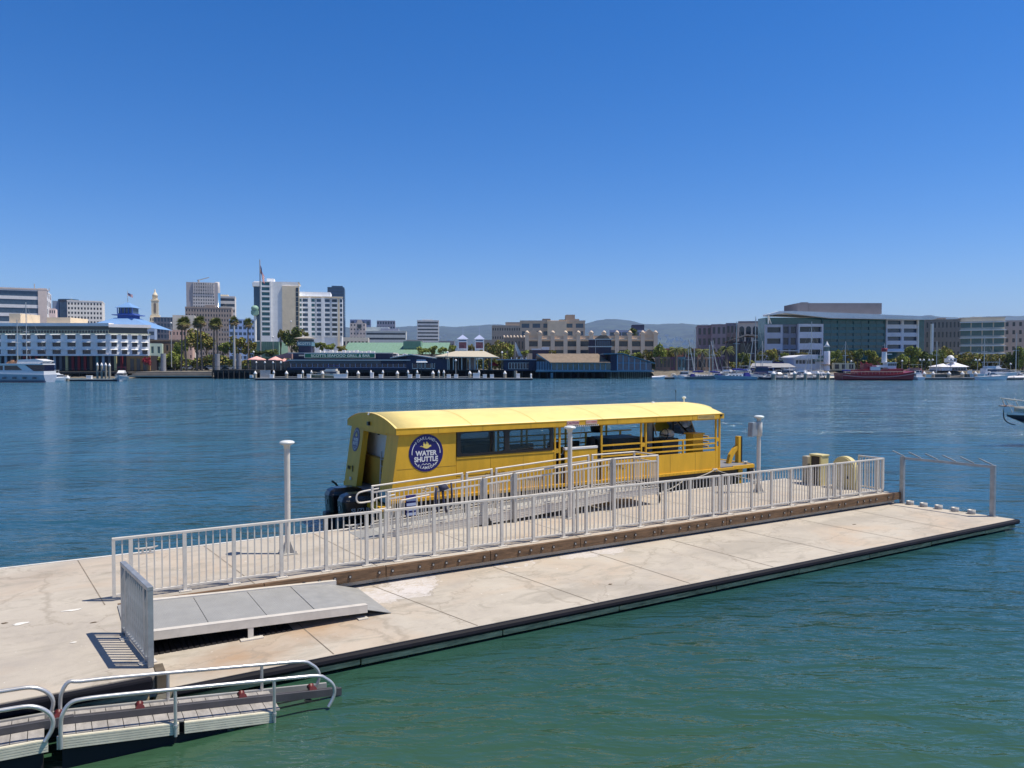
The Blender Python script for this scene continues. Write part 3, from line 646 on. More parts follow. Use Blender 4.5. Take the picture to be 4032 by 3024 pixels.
mb=MB(); mb.box(19.05,19.33,t0-.02,t0+.12,.80,1.18); P('bow_fender',mb,M_blk,bev=.02)
# near side plating (slanted stern edge)
def slant(z): return 6.34+(z-1.19)*.145
def side(tt,th,nm):
    mb=MB(); mb.prism([(slant(dkz),dkz),(8.155,dkz),(8.155,ze),(slant(ze),ze)],'y',tt,tt+th); P(nm,mb,M_yel,fix=True)
side(t0,.05,'stern_side_panel')
bx('side_panel',M_yel,8.165,11.23,t0+.002,t0+.05,dkz,2.245)
bx('panel_ledge',M_yel,8.165,11.23,t0-.012,t0+.0,2.19,2.215)
side(t1-.05,.05,'stern_side_panel')
bx('side_panel',M_yel,8.165,11.23,t1-.05,t1-.002,dkz,2.245)
# window bands near and far
for tt,sg in ((t0-.02,1),(t1-.03,-1)):
    mb=MB(); a,b_,zl_,zh=8.17,11.18,2.25,2.925; y0,y1=tt,tt+.05
    ws=[(8.28,9.60),(9.76,11.08)]; zl2,zh2=zl_+.07,zh-.065
    mb.box(a,b_,y0,y1,zl_,zl2); mb.box(a,b_,y0,y1,zh2,zh)
    for x0,x1 in ((a,ws[0][0]),(ws[0][1],ws[1][0]),(ws[1][1],b_)): mb.box(x0,x1,y0+.001,y1-.001,zl2,zh2)
    fr=P('window_frame',mb,M_bfr)
    for x0,x1 in ws:
        mb=MB(); mb.box(x0,x1,y0+.02,y0+.028,zl2,zh2); P('window_pane',mb,M_tg,fr)
        # rounded corner fillets
        mb=MB(); r_=.07
        for cx_,cz_,sx_,sz_ in ((x0,zl2,1,1),(x1,zl2,-1,1),(x0,zh2,1,-1),(x1,zh2,-1,-1)):
            mb.prism([(cx_,cz_),(cx_+sx_*r_,cz_),(cx_+sx_*r_*.3,cz_+sz_*r_*.3),(cx_,cz_+sz_*r_)],'y',y0+.002,y1-.002)
        P('window_corner',mb,M_bfr,fr)
# sliding sash inside first near window
bx('window_sash',M_bfr,9.22,9.29,t0+.035,t0+.05,2.33,2.86)
bx('window_sash',M_bfr,8.28,9.22,t0+.035,t0+.05,2.56,2.585)
# header beams above openings
bx('header',M_yel,11.18,17.70,t0,t0+.05,2.87,2.93); bx('header',M_yel,11.18,17.70,t1-.05,t1,2.87,2.93)
def post(s,tt,z0=dkz,z1=2.87,m=None,w_=.05): bx('post',m or M_yel,s-w_/2,s+w_/2,tt,tt+.05,z0,z1)
for s in (11.26,11.42,12.90,14.40,14.58,17.52,17.68): post(s,t0)
for s in (11.26,11.42,12.3,12.5,14.05,15.78,17.52,17.68): post(s,t1-.05,m=M_yel)
for s0,s1 in ((11.26,11.42),(14.40,14.58),(17.52,17.68)):
    mb=MB(); mb.box(s0+.025,s1-.025,t0+.005,t0+.045,2.16,2.28); mb.box(s0+.025,s1-.025,t0+.012,t0+.04,dkz,2.0) if s0>12 else None; P('post_gusset',mb,M_yel)
# low door panel with white cap
bx('door_panel',M_yel,11.60,12.73,t0-.005,t0+.05,dkz,2.22); bx('door_cap',M_wht,11.58,12.74,t0-.02,t0+.10,2.222,2.29,bev=.008)
bx('door_edge',M_blk,12.76,12.86,t0+.03,t0+.10,dkz,2.1)
# lower side panels forward and rails
bx('forward_panel',M_yel,12.93,14.37,t0+.002,t0+.045,dkz,zp-.05); bx('forward_panel',M_yel,14.61,17.49,t0+.002,t0+.045,dkz,zp)
bx('forward_panel',M_yel,11.45,17.49,t1-.045,t1-.002,dkz,zp)
for a,b_ in ((12.93,14.37),(14.61,17.49)):
    for z in (1.955,2.105,2.275): mb=MB(); mb.box(a,b_,t0+.005,t0+.04,z-.022,z+.022); P('side_rail',mb,M_yel)
post(16.1,t0+.001,zp,2.25,w_=.045)
for z in (1.955,2.12,2.30): mb=MB(); mb.box(11.45,16.9,t1-.04,t1-.005,z-.022,z+.022); P('side_rail',mb,M_yel)
for s in (13.2,14.9,16.4): post(s,t1-.045,zp,2.28,w_=.06)
for s in (17.58,): 
    for z in (1.95,2.1,2.27): mb=MB(); mb.box(17.62,17.68,4.2,5.0,z-.02,z+.02); P('side_rail',mb,M_yel)
# roof
prof=[]; n_=20; ta,tb=3.655,7.315
def roofz(u): return 3.055+.30*(1-abs(2*u-1)**2.1)
sec=lambda s,dz=0,sc=1: [(s,ta+(tb-ta)*k/n_,3.055+(roofz(k/n_)-3.055)*sc+dz) for k in range(n_+1)]+[(s,tb,3.03+dz),(s,ta,3.03+dz)]
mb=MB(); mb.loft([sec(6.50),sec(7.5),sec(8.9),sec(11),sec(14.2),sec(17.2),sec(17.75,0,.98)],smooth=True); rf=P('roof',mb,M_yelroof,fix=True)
mb=MB()   # rounded bow brow of the roof
brow=[]
for i in range(5):
    a=i/4; s=17.75+.75*math.sin(a*math.pi/2); q=.62-.30*(a**2); c0=5.48; brow.append([(s,c0+(k/10-.5)*2*q*1.45,3.335-.16*a*a-(abs(k/10-.5)*2)**2*.10) for k in range(11)]+[(s,c0+q*1.45,3.15),(s,c0-q*1.45,3.15)])
mb.loft(brow,smooth=True); P('roof_brow',mb,M_yelroof,rf,fix=True)
for s in (8.6,10.6,12.9,15.1):
    mb=MB(); mb.loft([[(s-.012,y,z+.004) for _,y,z in sec(s)[:n_+1]],[(s+.012,y,z+.004) for _,y,z in sec(s)[:n_+1]]],closed=False,caps=False); P('roof_seam',mb,mat('seam_yellow',(.66,.48,.13),.6),rf)
for y in (ta-.012,tb-.028):
    mb=MB(); mb.box(6.46,17.78,y,y+.04,2.90,3.042); P('fascia',mb,M_yel,rf,bev=.004)
mb=MB(); mb.box(6.48,17.78,ta-.02,ta+.05,3.044,3.062); P('drip_edge',mb,M_yel,rf)
# stern gable
gp=[(ta+(tb-ta)*k/n_,roofz(k/n_)-.004) for k in range(n_+1)]+[(tb,2.90),(ta,2.90)]
mb=MB(); mb.prism(gp,'x',6.46,6.50); P('stern_gable',mb,M_yel,fix=True)
mb=MB(); mb.prism(gp,'x',17.74,17.775); P('bow_gable',mb,M_yel,fix=True)
mb=MB(); mb.loft([[(6.445,y,z+.012) for _,y,z in sec(0)[:n_+1]],[(6.50,y,z+.012) for _,y,z in sec(0)[:n_+1]]],closed=False,caps=False); P('gable_trim',mb,M_yelroof)
bx('stern_light',M_blk,6.40,6.459,5.45,5.57,3.02,3.12); mb=MB(); mb.tube([(6.42,5.5,3.30),(6.46,5.5,3.36)],.03,8); P('light_bracket',mb,M_wht)
# stern columns, slanted
def scol(ya,yb_): 
    mb=MB(); mb.prism([(slant(1.0)-.02,.98),(slant(1.0)+.14,.98),(slant(2.9)+.14,2.90),(slant(2.9)-.02,2.90)],'y',ya,yb_); return P('stern_column',mb,M_yel,fix=True)
scol(t0+.001,4.52); cl=scol(6.25,t1-.001)
bx('stern_header',M_yel,6.55,6.85,4.52,6.25,2.82,2.90)
bx('stern_bulkhead',M_wht,6.98,7.02,4.2,7.1,2.06,2.9); bx('stern_bulkhead',mat('yellow_in_shade',(.55,.30,.04),.6,var=.1),6.80,6.97,4.2,7.1,1.1,2.08)  # lower bulkhead yellow darkened towards orange, its shade put into the colour
bx('locker_top',M_int,6.8,6.97,4.55,5.2,2.085,2.16)
mb=MB(); 
for y in (5.05,5.45): mb.tube([(6.72,y,1.25),(6.77,y,2.3)],.022,8)
for k in range(5): z=1.35+.19*k; mb.tube([(6.73,5.05,z),(6.73,5.45,z)],.014,6)
P('boarding_ladder',mb,M_alu2)
mb=MB(); mb.tube([(6.8,4.75,2.85),(6.8,4.75,2.65),(6.8,4.82,2.60)],.015,6); mb.tube([(6.75,5.6,2.84),(6.75,5.6,2.74)],.04,8); P('speaker',mb,M_blk)
bx('stern_platform',M_yel,6.05,6.6,3.78,7.2,1.0,1.13,bev=.01); bx('stern_skirt',M_blk,6.2,6.5,4.5,6.5,.45,1.0)
bx('stern_leg',M_yel,6.2,6.46,3.8,4.1,.3,.999)
# black vents and notices on the stern panel
mb=MB(); 
for y,z,w_,h_ in ((7.05,1.72,.07,.09),(6.92,1.72,.05,.1),(6.68,1.72,.04,.17)): mb.box(slant(z)-.045,slant(z)-.024,y-w_/2,y+w_/2,z-h_/2,z+h_/2)
P('notice',mb,mat('notice_dark',(.10,.08,.03),.6),cl)
mb=MB(); mb.box(slant(1.45)-.05,slant(1.45)-.026,6.68,6.8,1.40,1.48); P('notice',mb,M_wht,cl)
mb=MB(); mb.box(slant(1.3)-.05,slant(1.3)-.03,3.95,4.4,1.16,1.44); bs=P('registration_plate',mb,mat('pale_blue_plate',(.25,.45,.5),.4)); 
for z_,a_,b_ in ((2.02,6.50,8.15),(1.74,8.17,11.22)): bx('panel_seam',M_seam,a_,b_,t0-.003,t0+.001,z_,z_+.008)
for s_ in (9.18,10.2,11.21): bx('panel_seam',M_seam,s_,s_+.008,t0-.001,t0+.003,dkz,2.19)
for s_ in (15.55,16.6): bx('panel_seam',M_seam,s_,s_+.008,t0-.001,t0+.003,dkz,zp)
for s_ in (7.6,8.9,10.4,11.9,13.4,14.9,16.4): bx('fascia_seam',M_seam,s_,s_+.01,ta-.0145,ta-.011,2.90,3.04)
mb=MB()
for k in range(72): q=6.5+k*.15; mb.tube([(q,t0-.034,1.235),(q,t0-.029,1.235)],.011,6)
P('rivets',mb,M_seam)
# round logos with lettering
def on_side(vs,cs,cz,tt): return [(cs+x,tt-.001-z,cz+y) for x,y,z in vs]
def logo(place,r,mini=False):
    # place(x,y,z): logo plane coords -> dock coords
    def add(mb,vs,fs): mb.add([place(*v) for v in vs],fs)
    mb=MB(); n=48; vs=[(r*math.cos(2*math.pi*k/n),r*math.sin(2*math.pi*k/n),z) for z in (0,.006) for k in range(n)]
    add(mb,vs,[tuple(range(n)),tuple(range(2*n-1,n-1,-1))]+[(i,i+n,(i+1)%n+n,(i+1)%n) for i in range(n)])
    d=P('round_logo',mb,M_navy,fix=True)
    def txt(s_,size,x,y,m,nm='lettering',off=.0,rot=0,sx=1):
        v,f=text_mesh(s_,size*r,.001,off*r,sx=sx); c,sn=math.cos(rot),math.sin(rot)
        mb=MB(); add(mb,[(x*r+a*c-b_*sn,y*r+a*sn+b_*c,.009+z) for a,b_,z in v],f); P(nm,mb,m,d)
    txt('WATER',.36,.0,-.02,M_wht,off=.014,sx=.98); txt('SHUTTLE',.36,0,-.34,M_wht,off=.014,sx=.94)
    mb=MB()
    def arc_txt(s_,rr,a0,a1,flip):
        for i,ch in enumerate(s_):
            a=a0+(a1-a0)*i/(len(s_)-1); v,f=text_mesh(ch,.205*r,.001,.004*r)
            ro=(a-math.pi/2) if not flip else (a+math.pi/2); c,sn=math.cos(ro),math.sin(ro)
            add(mb,[(rr*r*math.cos(a)+p*c-q*sn,rr*r*math.sin(a)+p*sn+q*c,.009+z) for p,q,z in v],f)
    arc_txt('OAKLAND',.80,R(124),R(56),False); arc_txt('ALAMEDA',.80,R(236),R(304),True); P('lettering',mb,M_wht,d)
    mb=MB()
    def arc(a0,a1,rr=.82,w_=.02,k=14):
        pts=[(rr*r*math.cos(a0+(a1-a0)*i/k),rr*r*math.sin(a0+(a1-a0)*i/k)) for i in range(k+1)]; ribbon(pts,w_*r)
    def ribbon(pts,w_):
        vs=[]
        for i,p in enumerate(pts):
            q=pts[min(i+1,len(pts)-1)]; o=pts[max(i-1,0)]; dx,dy=q[0]-o[0],q[1]-o[1]; l=math.hypot(dx,dy); nx,ny=-dy/l*w_,dx/l*w_
            vs+=[(p[0]+nx,p[1]+ny,.0095),(p[0]-nx,p[1]-ny,.0095)]
        add(mb,vs,[(2*i,2*i+1,2*i+3,2*i+2) for i in range(len(pts)-1)])
    arc(R(137),R(185)); arc(R(48),R(-3)); arc(R(217),R(229)); arc(R(323),R(312))
    ribbon([((-.27+.54*k/24)*r,(-.60-.028*math.cos(k/24*math.pi*6))*r) for k in range(25)],.014*r)
    add(mb,[(x*r,y*r,.0095) for x,y in ((-.66,.62),(-.56,.58),(-.57,.47))],[(0,1,2)]); add(mb,[(x*r,y*r,.0095) for x,y in ((.60,-.66),(.50,-.62),(.54,-.53))],[(0,1,2)])
    P('emblem_lines',mb,M_wht,d)
    bird=[(-.40,.36),(-.30,.385),(-.26,.42),(-.27,.37),(-.16,.36),(-.17,.46),(-.155,.60),(-.10,.56),(-.02,.44),(.01,.62),(.06,.60),(.14,.50),(.155,.41),(.22,.43),(.28,.41),(.31,.355),(.24,.34),(.14,.265),(.04,.235),(-.06,.25),(-.17,.31),(-.28,.35)]
    mb=MB(); add(mb,[(a*r,b_*r,.0095) for a,b_ in bird],[tuple(range(len(bird)))]); P('bird_emblem',mb,M_gold,d,fix=False)
logo(lambda x,y,z:(7.30+x,t0-.002-z,2.405+y),.475)
nv=Vector((-1,0,.145)).normalized()
logo(lambda x,y,z:(slant(2.53+y)-.022-z,6.735-x*.86,2.53+y),.335)
# name and caution boards on the fascia
def fas_text(s_,size,cs,cz,m,yy,off=0,sx=1,shear=0,parent=None):
    v,f=text_mesh(s_,size,.001,off,sx=sx); mb=MB(); mb.add([(cs+a+b_*shear,yy-z,cz+b_) for a,b_,z in v],f); return P('lettering',mb,m,parent)
M_brn=mat('letter_brown',(.22,.12,.02),.6); M_red=mat('letter_red',(.55,.05,.04),.6); M_pink=mat('board_pink',(.70,.52,.45),.6,var=.05)
pl=bx('name_board',M_ylt,16.62,17.35,ta-.022,ta-.0125,2.92,3.03); fas_text('WOODSTOCK',.105,16.99,2.975,M_brn,ta-.024,off=.002,sx=1.0,shear=.15,parent=pl)
pl=bx('caution_board',M_pink,11.60,12.02,ta-.022,ta-.0125,2.93,3.05); fas_text('CAUTION',.10,11.81,2.99,mat('letter_maroon',(.25,.02,.10),.6),ta-.024,off=.003,sx=.9,parent=pl)
pl=bx('caution_board',M_pink,12.26,12.66,ta-.022,ta-.0125,2.94,3.05); fas_text('LOW CEILING',.062,12.46,2.995,M_red,ta-.024,off=.001,parent=pl)
mb=MB()
for k in range(13): s=11.80+.07*k; mb.add([(s,ta-.015,2.885),(s+.03,ta-.015,2.885),(s+.055,ta-.015,2.918),(s+.025,ta-.015,2.918)],[(0,1,2,3)])
P('hazard_stripes',mb,M_blk); 
mb=MB(); mb.box(11.78,12.72,ta-.0125,ta-.005,2.88,2.92); P('hazard_band',mb,M_wht)
bx('side_light',M_blk,17.60,17.68,ta-.04,ta-.0125,2.97,3.03)
# painted words along the lower side
def side_text(s_,size,cs,cz): v,f=text_mesh(s_,size,.001,.002); mb=MB(); mb.add([(cs+a,t0-.004-z,cz+b_) for a,b_,z in v],f); P('lettering',mb,M_brn)
side_text('OAKLAND  ALAMEDA',.13,9.65,1.72); side_text('WATER',.16,10.6,1.5); side_text('SHUTTLE',.17,13.45,1.60)
# interior
mb=MB(); mb.box(8.3,10.9,6.3,6.8,dkz,1.75); mb.box(8.3,10.9,6.8,6.9,1.75,2.28); P('bench_seat',mb,M_seat)
mb=MB(); mb.box(8.5,9.5,4.3,4.8,dkz,1.75); mb.box(8.5,9.3,3.95,4.05,1.75,2.52); mb.box(9.8,10.7,3.95,4.05,1.75,2.45); P('bench_seat',mb,M_seat,bev=.03)
for s in (13.0,13.8,14.9):
    mb=MB(); mb.box(s,s+.45,6.2,6.7,1.6,1.72); mb.box(s,s+.45,6.7,6.78,1.72,2.1); mb.cyl((s+.2,6.45,dkz),.04,.32,8); P('seat',mb,M_seat,bev=.02)
mb=MB(); mb.box(15.0,16.4,5.9,7.1,dkz,2.18); P('engine_box',mb,mat('grey_box',(.10,.11,.12),.6,var=.2),bev=.02)
mb=MB(); mb.lathe((15.0,6.75,2.32),[(.0,-.0),(.19,.02),(.22,.2),(.22,.42),(.17,.56),(.0,.6)],14); P('life_jacket_bag',mb,M_seat)
mb=MB(); mb.tube([(13.7,5.4,1.85),(13.75,5.4,2.35)],.13,12); mb.tube([(13.75,5.4,2.0),(14.2,5.35,2.1)],.03,6); mb.tube([(14.15,5.3,1.7),(14.15,5.3,2.15)],.02,6); P('pilot_chair',mb,M_seat)
mb=MB(); mb.box(15.95,16.12,5.2,5.3,dkz,2.87); P('bulkhead_post',mb,M_alu2); 
mb=MB(); mb.box(16.12,16.19,5.2,5.32,dkz,2.87); mb.box(17.0,17.05,5.2,5.26,dkz,2.9); P('bulkhead_frame',mb,M_bfr)
mb=MB(); mb.box(16.3,17.0,4.9,5.5,dkz,2.2); P('helm_console',mb,mat('grey_box',(.10,.11,.12),.6,var=.2),bev=.02)
mb=MB(); 
for k in range(20): a=2*math.pi*k/20; 
mb.tube([(16.25+.17*math.sin(2*math.pi*k/20)*.3,4.75+.0,2.33)for k in range(1)]+[(16.3,4.75,2.34)],.02,6)
pts=[(16.3+.06*math.sin(2*math.pi*k/18),4.85+.19*math.cos(2*math.pi*k/18),2.34+.19*math.sin(2*math.pi*k/18)) for k in range(19)]
mb.tube(pts,.014,6); mb.tube([(16.3,4.66,2.34),(16.3,5.04,2.34)],.010,6); mb.tube([(16.3,4.85,2.34),(16.6,4.95,2.3)],.02,6); P('steering_wheel',mb,M_blk)
mb=MB(); mb.lathe((16.75,5.2,2.21),[(.0,.0),(.24,.03),(.26,.14),(.18,.24),(0,.28)],12); P('white_helmet_bag',mb,M_wht)
mb=MB(); mb.box(16.78,17.22,4.0,4.35,dkz,2.38); mb.box(16.74,17.26,3.96,4.39,2.38,2.43); P('locker',mb,M_yel,bev=.01)
mb=MB(); mb.quad((17.05,4.4,2.3),(17.35,4.4,2.3),(17.0,4.4,3.0),(16.75,4.4,3.0)); mb.quad((17.3,4.4,2.3),(17.3,6.6,2.3),(16.98,6.6,3.0),(16.98,4.4,3.0)); P('windshield',mb,M_tg)
for a_,b_ in (((17.3,4.4,2.3),(16.98,4.4,3.0)),((17.3,6.6,2.3),(16.98,6.6,3.0)),((16.2,5.1,2.3),(16.0,5.1,2.95))): mb=MB(); mb.tube([a_,b_],.02,6); P('windshield_frame',mb,M_alud)
mb=MB(); mb.tube(smooth_path([(17.3,5.2,2.25),(17.5,5.2,2.28),(17.55,5.2,2.5),(17.35,5.2,2.62),(17.1,5.2,2.62)],4),.015,6); P('bow_hoop',mb,M_alu)
for k in range(3):
    z=1.96+.13*k; mb=MB(); mb.tube(smooth_path([(17.45,4.3,z),(17.25,4.1,z+.03),(17.1,4.1,z),(17.25,4.2,z-.03),(17.45,4.4,z-.02)],3),.014,6); P('cleat_hook',mb,M_alud)
mb=MB(); mb.tube([(11.58,t0+.2,2.87),(11.58,t0+.2,2.45),(11.55,t0+.2,2.2)],.008,6); mb.tube(smooth_path([(11.35,t0+.1,2.3),(11.42,t0+.08,2.12),(11.56,t0+.08,2.12),(11.62,t0+.1,2.3)],4),.013,6); P('hanging_rope',mb,M_rope)
mb=MB(); mb.tube([(12.72,4.4,2.86),(12.62,4.4,2.6),(12.60,4.4,2.25)],.007,5); mb.tube([(12.72,4.4,2.86),(12.80,4.4,2.6)],.007,5); P('hanging_rope',mb,M_rope)
# bow fittings
mb=MB(); mb.box(19.12,19.24,4.26,4.42,1.30,2.20); P('ramp_post',mb,M_yel,bev=.006); bx('ramp_post_pad',M_blk,19.242,19.29,4.25,4.43,1.32,2.20)
mb=MB(); br=[(18.66,1.30),(18.80,1.30),(18.88,1.50),(19.0,1.66),(19.12,1.76),(19.12,1.90),(18.95,1.80),(18.76,1.60)]; mb.prism(br,'y',4.28,4.40); P('ramp_brace',mb,M_yel,fix=True)
for s,t in ((19.08,t0+.2),(17.35,t0-.12)):
    mb=MB(); z=1.34 if s>18 else 1.25
    for a in (0,60,120): mb.tube([(s-.09*math.cos(R(a)),t-.09*math.sin(R(a)),z+.02),(s+.09*math.cos(R(a)),t+.09*math.sin(R(a)),z+.05)],.016,6)
    mb.tube([(s,t,z-.04),(s,t,z+.03)],.03,6); P('bow_cleat',mb,M_alud)
mb=MB(); mb.tube([(17.7,5.4,3.36),(17.7,5.4,3.47)],.025,8); mb.lathe((17.7,5.4,3.47),[(.0,0),(.06,.01),(.07,.04),(.05,.07),(0,.08)],10); P('masthead_light',mb,M_wht)
mb=MB(); mb.tube([(17.6,5.7,3.34),(17.6,5.7,3.68)],.008,6); mb.tube([(17.6,5.7,3.68),(17.6,5.7,3.75)],.02,6); P('aerial',mb,M_blk)
mb=MB(); mb.lathe((16.4,5.5,3.36),[(.06,0),(.05,.03),(0,.04)],8); P('roof_vent',mb,M_wht)
# outboards
M_cowl=mat('outboard_black',(.010,.011,.014),.22,var=.2,spec=.6); M_cowl2=mat('outboard_grey',(.05,.055,.06),.4)
for tt in (4.9,6.0):
    mb=MB(); s0=5.42
    secs=[]
    for z,a,b_,w_ in ((.56,.22,.85,.19),(.66,.08,.98,.265),(.72,.03,1.02,.285),(1.16,.0,1.0,.28),(1.29,.06,.9,.25),(1.345,.20,.72,.17)):
        secs.append([(s0+x,tt+y*w_,z) for x,y in ((a,-.7),(a+.08,-1),(b_-.08,-1),(b_,-.7),(b_,.7),(b_-.08,1),(a+.08,1),(a,.7))])
    mb.loft(secs,smooth=False); ob=P('outboard_motor',mb,M_cowl,fix=True,bev=.03)
    mb=MB(); mb.box(5.35,5.95,tt-.14,tt+.14,-.1,.72); mb.box(5.9,6.25,tt-.2,tt+.2,.6,.95); P('midsection',mb,M_cowl2,ob,bev=.03)
    mb=MB(); mb.tube([(5.5,tt-.288,1.20),(6.1,tt-.29,1.12)],.006,5); P('cowl_trim',mb,M_cowl2,ob)
    v,f=text_mesh('SUZUKI',.15,.001,.003,sx=1.15); mb=MB(); mb.add([(5.92+a,tt-.292-z,.93+b_) for a,b_,z in v],f); P('lettering',mb,mat('letter_grey',(.5,.5,.52),.4),ob)
    v,f=text_mesh('S',.16,.001,.006); mb=MB(); mb.add([(5.415-z,tt-a,.97+b_) for a,b_,z in v],f); P('lettering',mb,mat('letter_grey',(.5,.5,.52),.4),ob)
mb=MB(); mb.tube([(6.1,7.0,1.12),(6.0,7.0,1.28),(5.9,7.05,1.36)],.03,6); mb.tube([(6.05,6.9,1.0),(6.0,6.95,.75)],.03,6); P('stern_cleat',mb,M_blk)
# mooring lines
rope([(17.35,t0-.12,1.27),(15.9,3.5,1.05),(14.6,3.05,TZ+.1)],.016,'grey mooring line running aft from the shuttle bow cleat to the float',sag=.05)
rope([(17.35,t0-.12,1.27),(18.7,3.1,TZ+.12)],.014,'grey mooring line running forward from the shuttle bow cleat to the dock cleat',sag=.04)
rope([(19.1,t0+.2,1.36),(19.25,3.7,1.15),(18.7,3.12,TZ+.12)],.014,'short slack line hanging from the shuttle bow corner to the dock cleat',sag=.06)
# ---------------------------------------------------------------- gangway
G=DT('gangway','long aluminium wheelchair gangway with double handrails lying beside the yellow shuttle','gangway',9.5,2.5,TZ)
tn,tf=1.98,3.02
def gz(s): return TZ+.03+ (min(max(s,5.6),11.95)-5.6)*(.34/6.35)
segs=[(5.55,8.0),(8.05,8.85),(8.9,11.92),(11.97,13.55)]
for i,(a,b_) in enumerate(segs):
    mb=MB(); slab(mb,a,b_,tn+.06,tf-.06,gz(a)+.0,gz(b_)+.0,.03); P_=G.part('walkway',mb,mat('gangway_tread',(.52,.52,.50),.45,metal=.3,var=.12,scale=5))
    for tt in (tn,tf-.05):
        h=.22; za,zb=max(gz(a)+.09,TZ+.24 if 0 else gz(a)+.09),gz(b_)+.09
        mb=MB(); slab(mb,a,b_,tt,tt+.05,za,zb,h if i<3 else .17)
        for k in range(3): slab(mb,a,b_,tt-.006,tt,za-.05-.045*k,zb-.05-.045*k,.012)
        slab(mb,a,b_,tt-.015,tt+.065,za+.012,zb+.012,.012)
        G.part('side_beam',mb,M_alu,fix=False)
    # railings near and far
    for tt in (tn+.02,tf-.02):
        z=lambda s,o: gz(s)+o
        mb=MB(); mb.tube([(a+.02,tt,z(a,.985)),(b_-.02,tt,z(b_,.985))],.022,8); hr=G.part('handrail',mb,M_alu)
        mb=MB(); mb.beam((a+.04,tt,z(a,.84)),(b_-.04,tt,z(b_,.84)),.035,.035); G.part('mid_rail',mb,M_alu,hr); mb=MB(); mb.beam((a+.04,tt,z(a,.15)),(b_-.04,tt,z(b_,.15)),.03,.03); G.part('toe_rail',mb,M_alu,hr)
        for e in (a+.04,b_-.04):
            mb=MB(); mb.box(e-.025,e+.025,tt-.025,tt+.025,z(e,.07),z(e,.97)); G.part('post',mb,M_alu,hr)
        q=a+.15; first=None
        while q<b_-.12:
            if first is None:
                mb=MB(); mb.box(q-.01,q+.01,tt-.01,tt+.01,z(q,.165),z(q,.825)); first=G.part('baluster',mb,M_alu,hr); q0=q
            else: G.inst(first,(q-q0,0,gz(q)-gz(q0)),hr)
            q+=.115
# toe plate and loop rails at the low end
mb=MB(); slab(mb,5.0,5.56,tn+.06,tf-.06,TZ+.006,gz(5.6)+.0,.006); G.part('toe_plate',mb,M_flap)
for tt in (tn+.02,tf-.02):
    mb=MB(); lp=[(5.75,tt,gz(5.6)+.92),(5.35,tt,gz(5.6)+.88),(5.24,tt,gz(5.6)+.84),(5.20,tt,gz(5.6)+.76),(5.22,tt,gz(5.6)+.66),(5.32,tt,gz(5.6)+.62),(5.66,tt,gz(5.6)+.64)]; mb.tube(smooth_path(lp,4),.02,8); G.part('loop_rail',mb,M_alu)
mb=MB(); mb.tube(smooth_path([(5.85,tn-.08,gz(5.6)+.2),(5.85,tn-.08,gz(5.6)+.74),(5.95,tn-.08,gz(5.6)+.80),(6.55,tn-.08,gz(5.6)+.86)],4),.018,8); G.part('loop_rail',mb,M_alu)
# landing posts, legs, end rail
for s,t in ((11.93,tn-.03),(8.87,tn-.03),(8.02,tn-.03)):
    mb=MB(); mb.box(s-.045,s+.045,t-.04,t+.03,TZ+.0 if s>11 else gz(s)-.2,gz(s)+1.0); G.part('leg_post',mb,M_alud)
mb=MB(); mb.tube([(11.95,tn-.06,TZ+.05),(11.95,tn+.0,TZ+.05)],.05,10); mb.tube([(8.2,tn-.04,TZ+.05),(8.2,tn+.04,TZ+.05)],.05,10); mb.tube([(8.2,tn,TZ+.05),(8.15,tn,gz(8.2))],.03,8); G.part('caster',mb,M_blk)
mb=MB(); mb.tube([(11.95,tf-.06,TZ),(11.95,tf-.06,gz(12))],.035,8); mb.tube([(13.45,tf-.06,TZ),(13.45,tf-.06,gz(12))],.035,8); G.part('leg_post',mb,M_alud)
mb=MB(); mb.tube(smooth_path([(13.5,tn+.02,gz(13)-.02),(13.56,tn+.02,gz(13)-.14),(13.58,tn+.02,TZ+.12),(13.55,tn+.02,TZ+.03)],4),.035,8); G.part('caster',mb,M_blk)
mb=MB(); mb.tube([(13.53,tn+.02,gz(13)+.985),(13.53,tf-.02,gz(13)+.985)],.02,8); mb.beam((13.53,tn,gz(13)+.80),(13.53,tf,gz(13)+.80),.03); mb.beam((13.53,tn,gz(13)+.15),(13.53,tf,gz(13)+.15),.03)
hr=G.part('end_rail',mb,M_alu)
mb=MB(); mb.box(13.52,13.54,tn+.12,tn+.14,gz(13)+.16,gz(13)+.79); first=G.part('baluster',mb,M_alu,hr)
for k in range(1,8): G.inst(first,(0,.115*k,0),hr)
# straps, ropes and bags hanging on the gangway
solo('deck_chair_strap',(lambda mb:[mb.box(6.0+.0,6.22,1.90,1.93,1.24+.11*k,1.24+.11*k+.06) for k in range(4)] and mb)(MB()),mat('strap_lightblue',(.35,.42,.6),.7),'pale blue bars of a striped strap chair back on the gangway foot','strap',dk(6.1,1.9,1.2),ANG,(6.1,1.9,1.2))
solo('folded_strap_seat',(lambda mb:mb.box(5.99,6.23,1.932,1.95,1.22,1.70) and mb)(MB()),mat('strap_blue',(.02,.02,.16),.7),'dark blue folded strap seat hanging on the rail at the gangway foot','strap',dk(6.1,1.94,1.2),ANG,(6.1,1.94,1.2))
mb=MB(); mb.loft([[(6.78,1.90,1.86),(6.95,1.88,1.9),(6.95,1.96,1.88),(6.8,1.96,1.84)],[(6.82,1.88,1.72),(7.05,1.86,1.78),(7.05,1.96,1.76),(6.85,1.96,1.70)]],smooth=True)
mb.tube([(6.74,1.92,1.82),(6.72,1.92,1.5),(6.78,1.92,1.25)],.03,6); mb.tube([(6.9,1.92,1.74),(6.93,1.92,1.45),(7.0,1.92,1.22)],.03,6); mb.tube([(7.12,1.92,1.9),(7.14,1.92,1.6),(7.12,1.92,1.35)],.022,6)
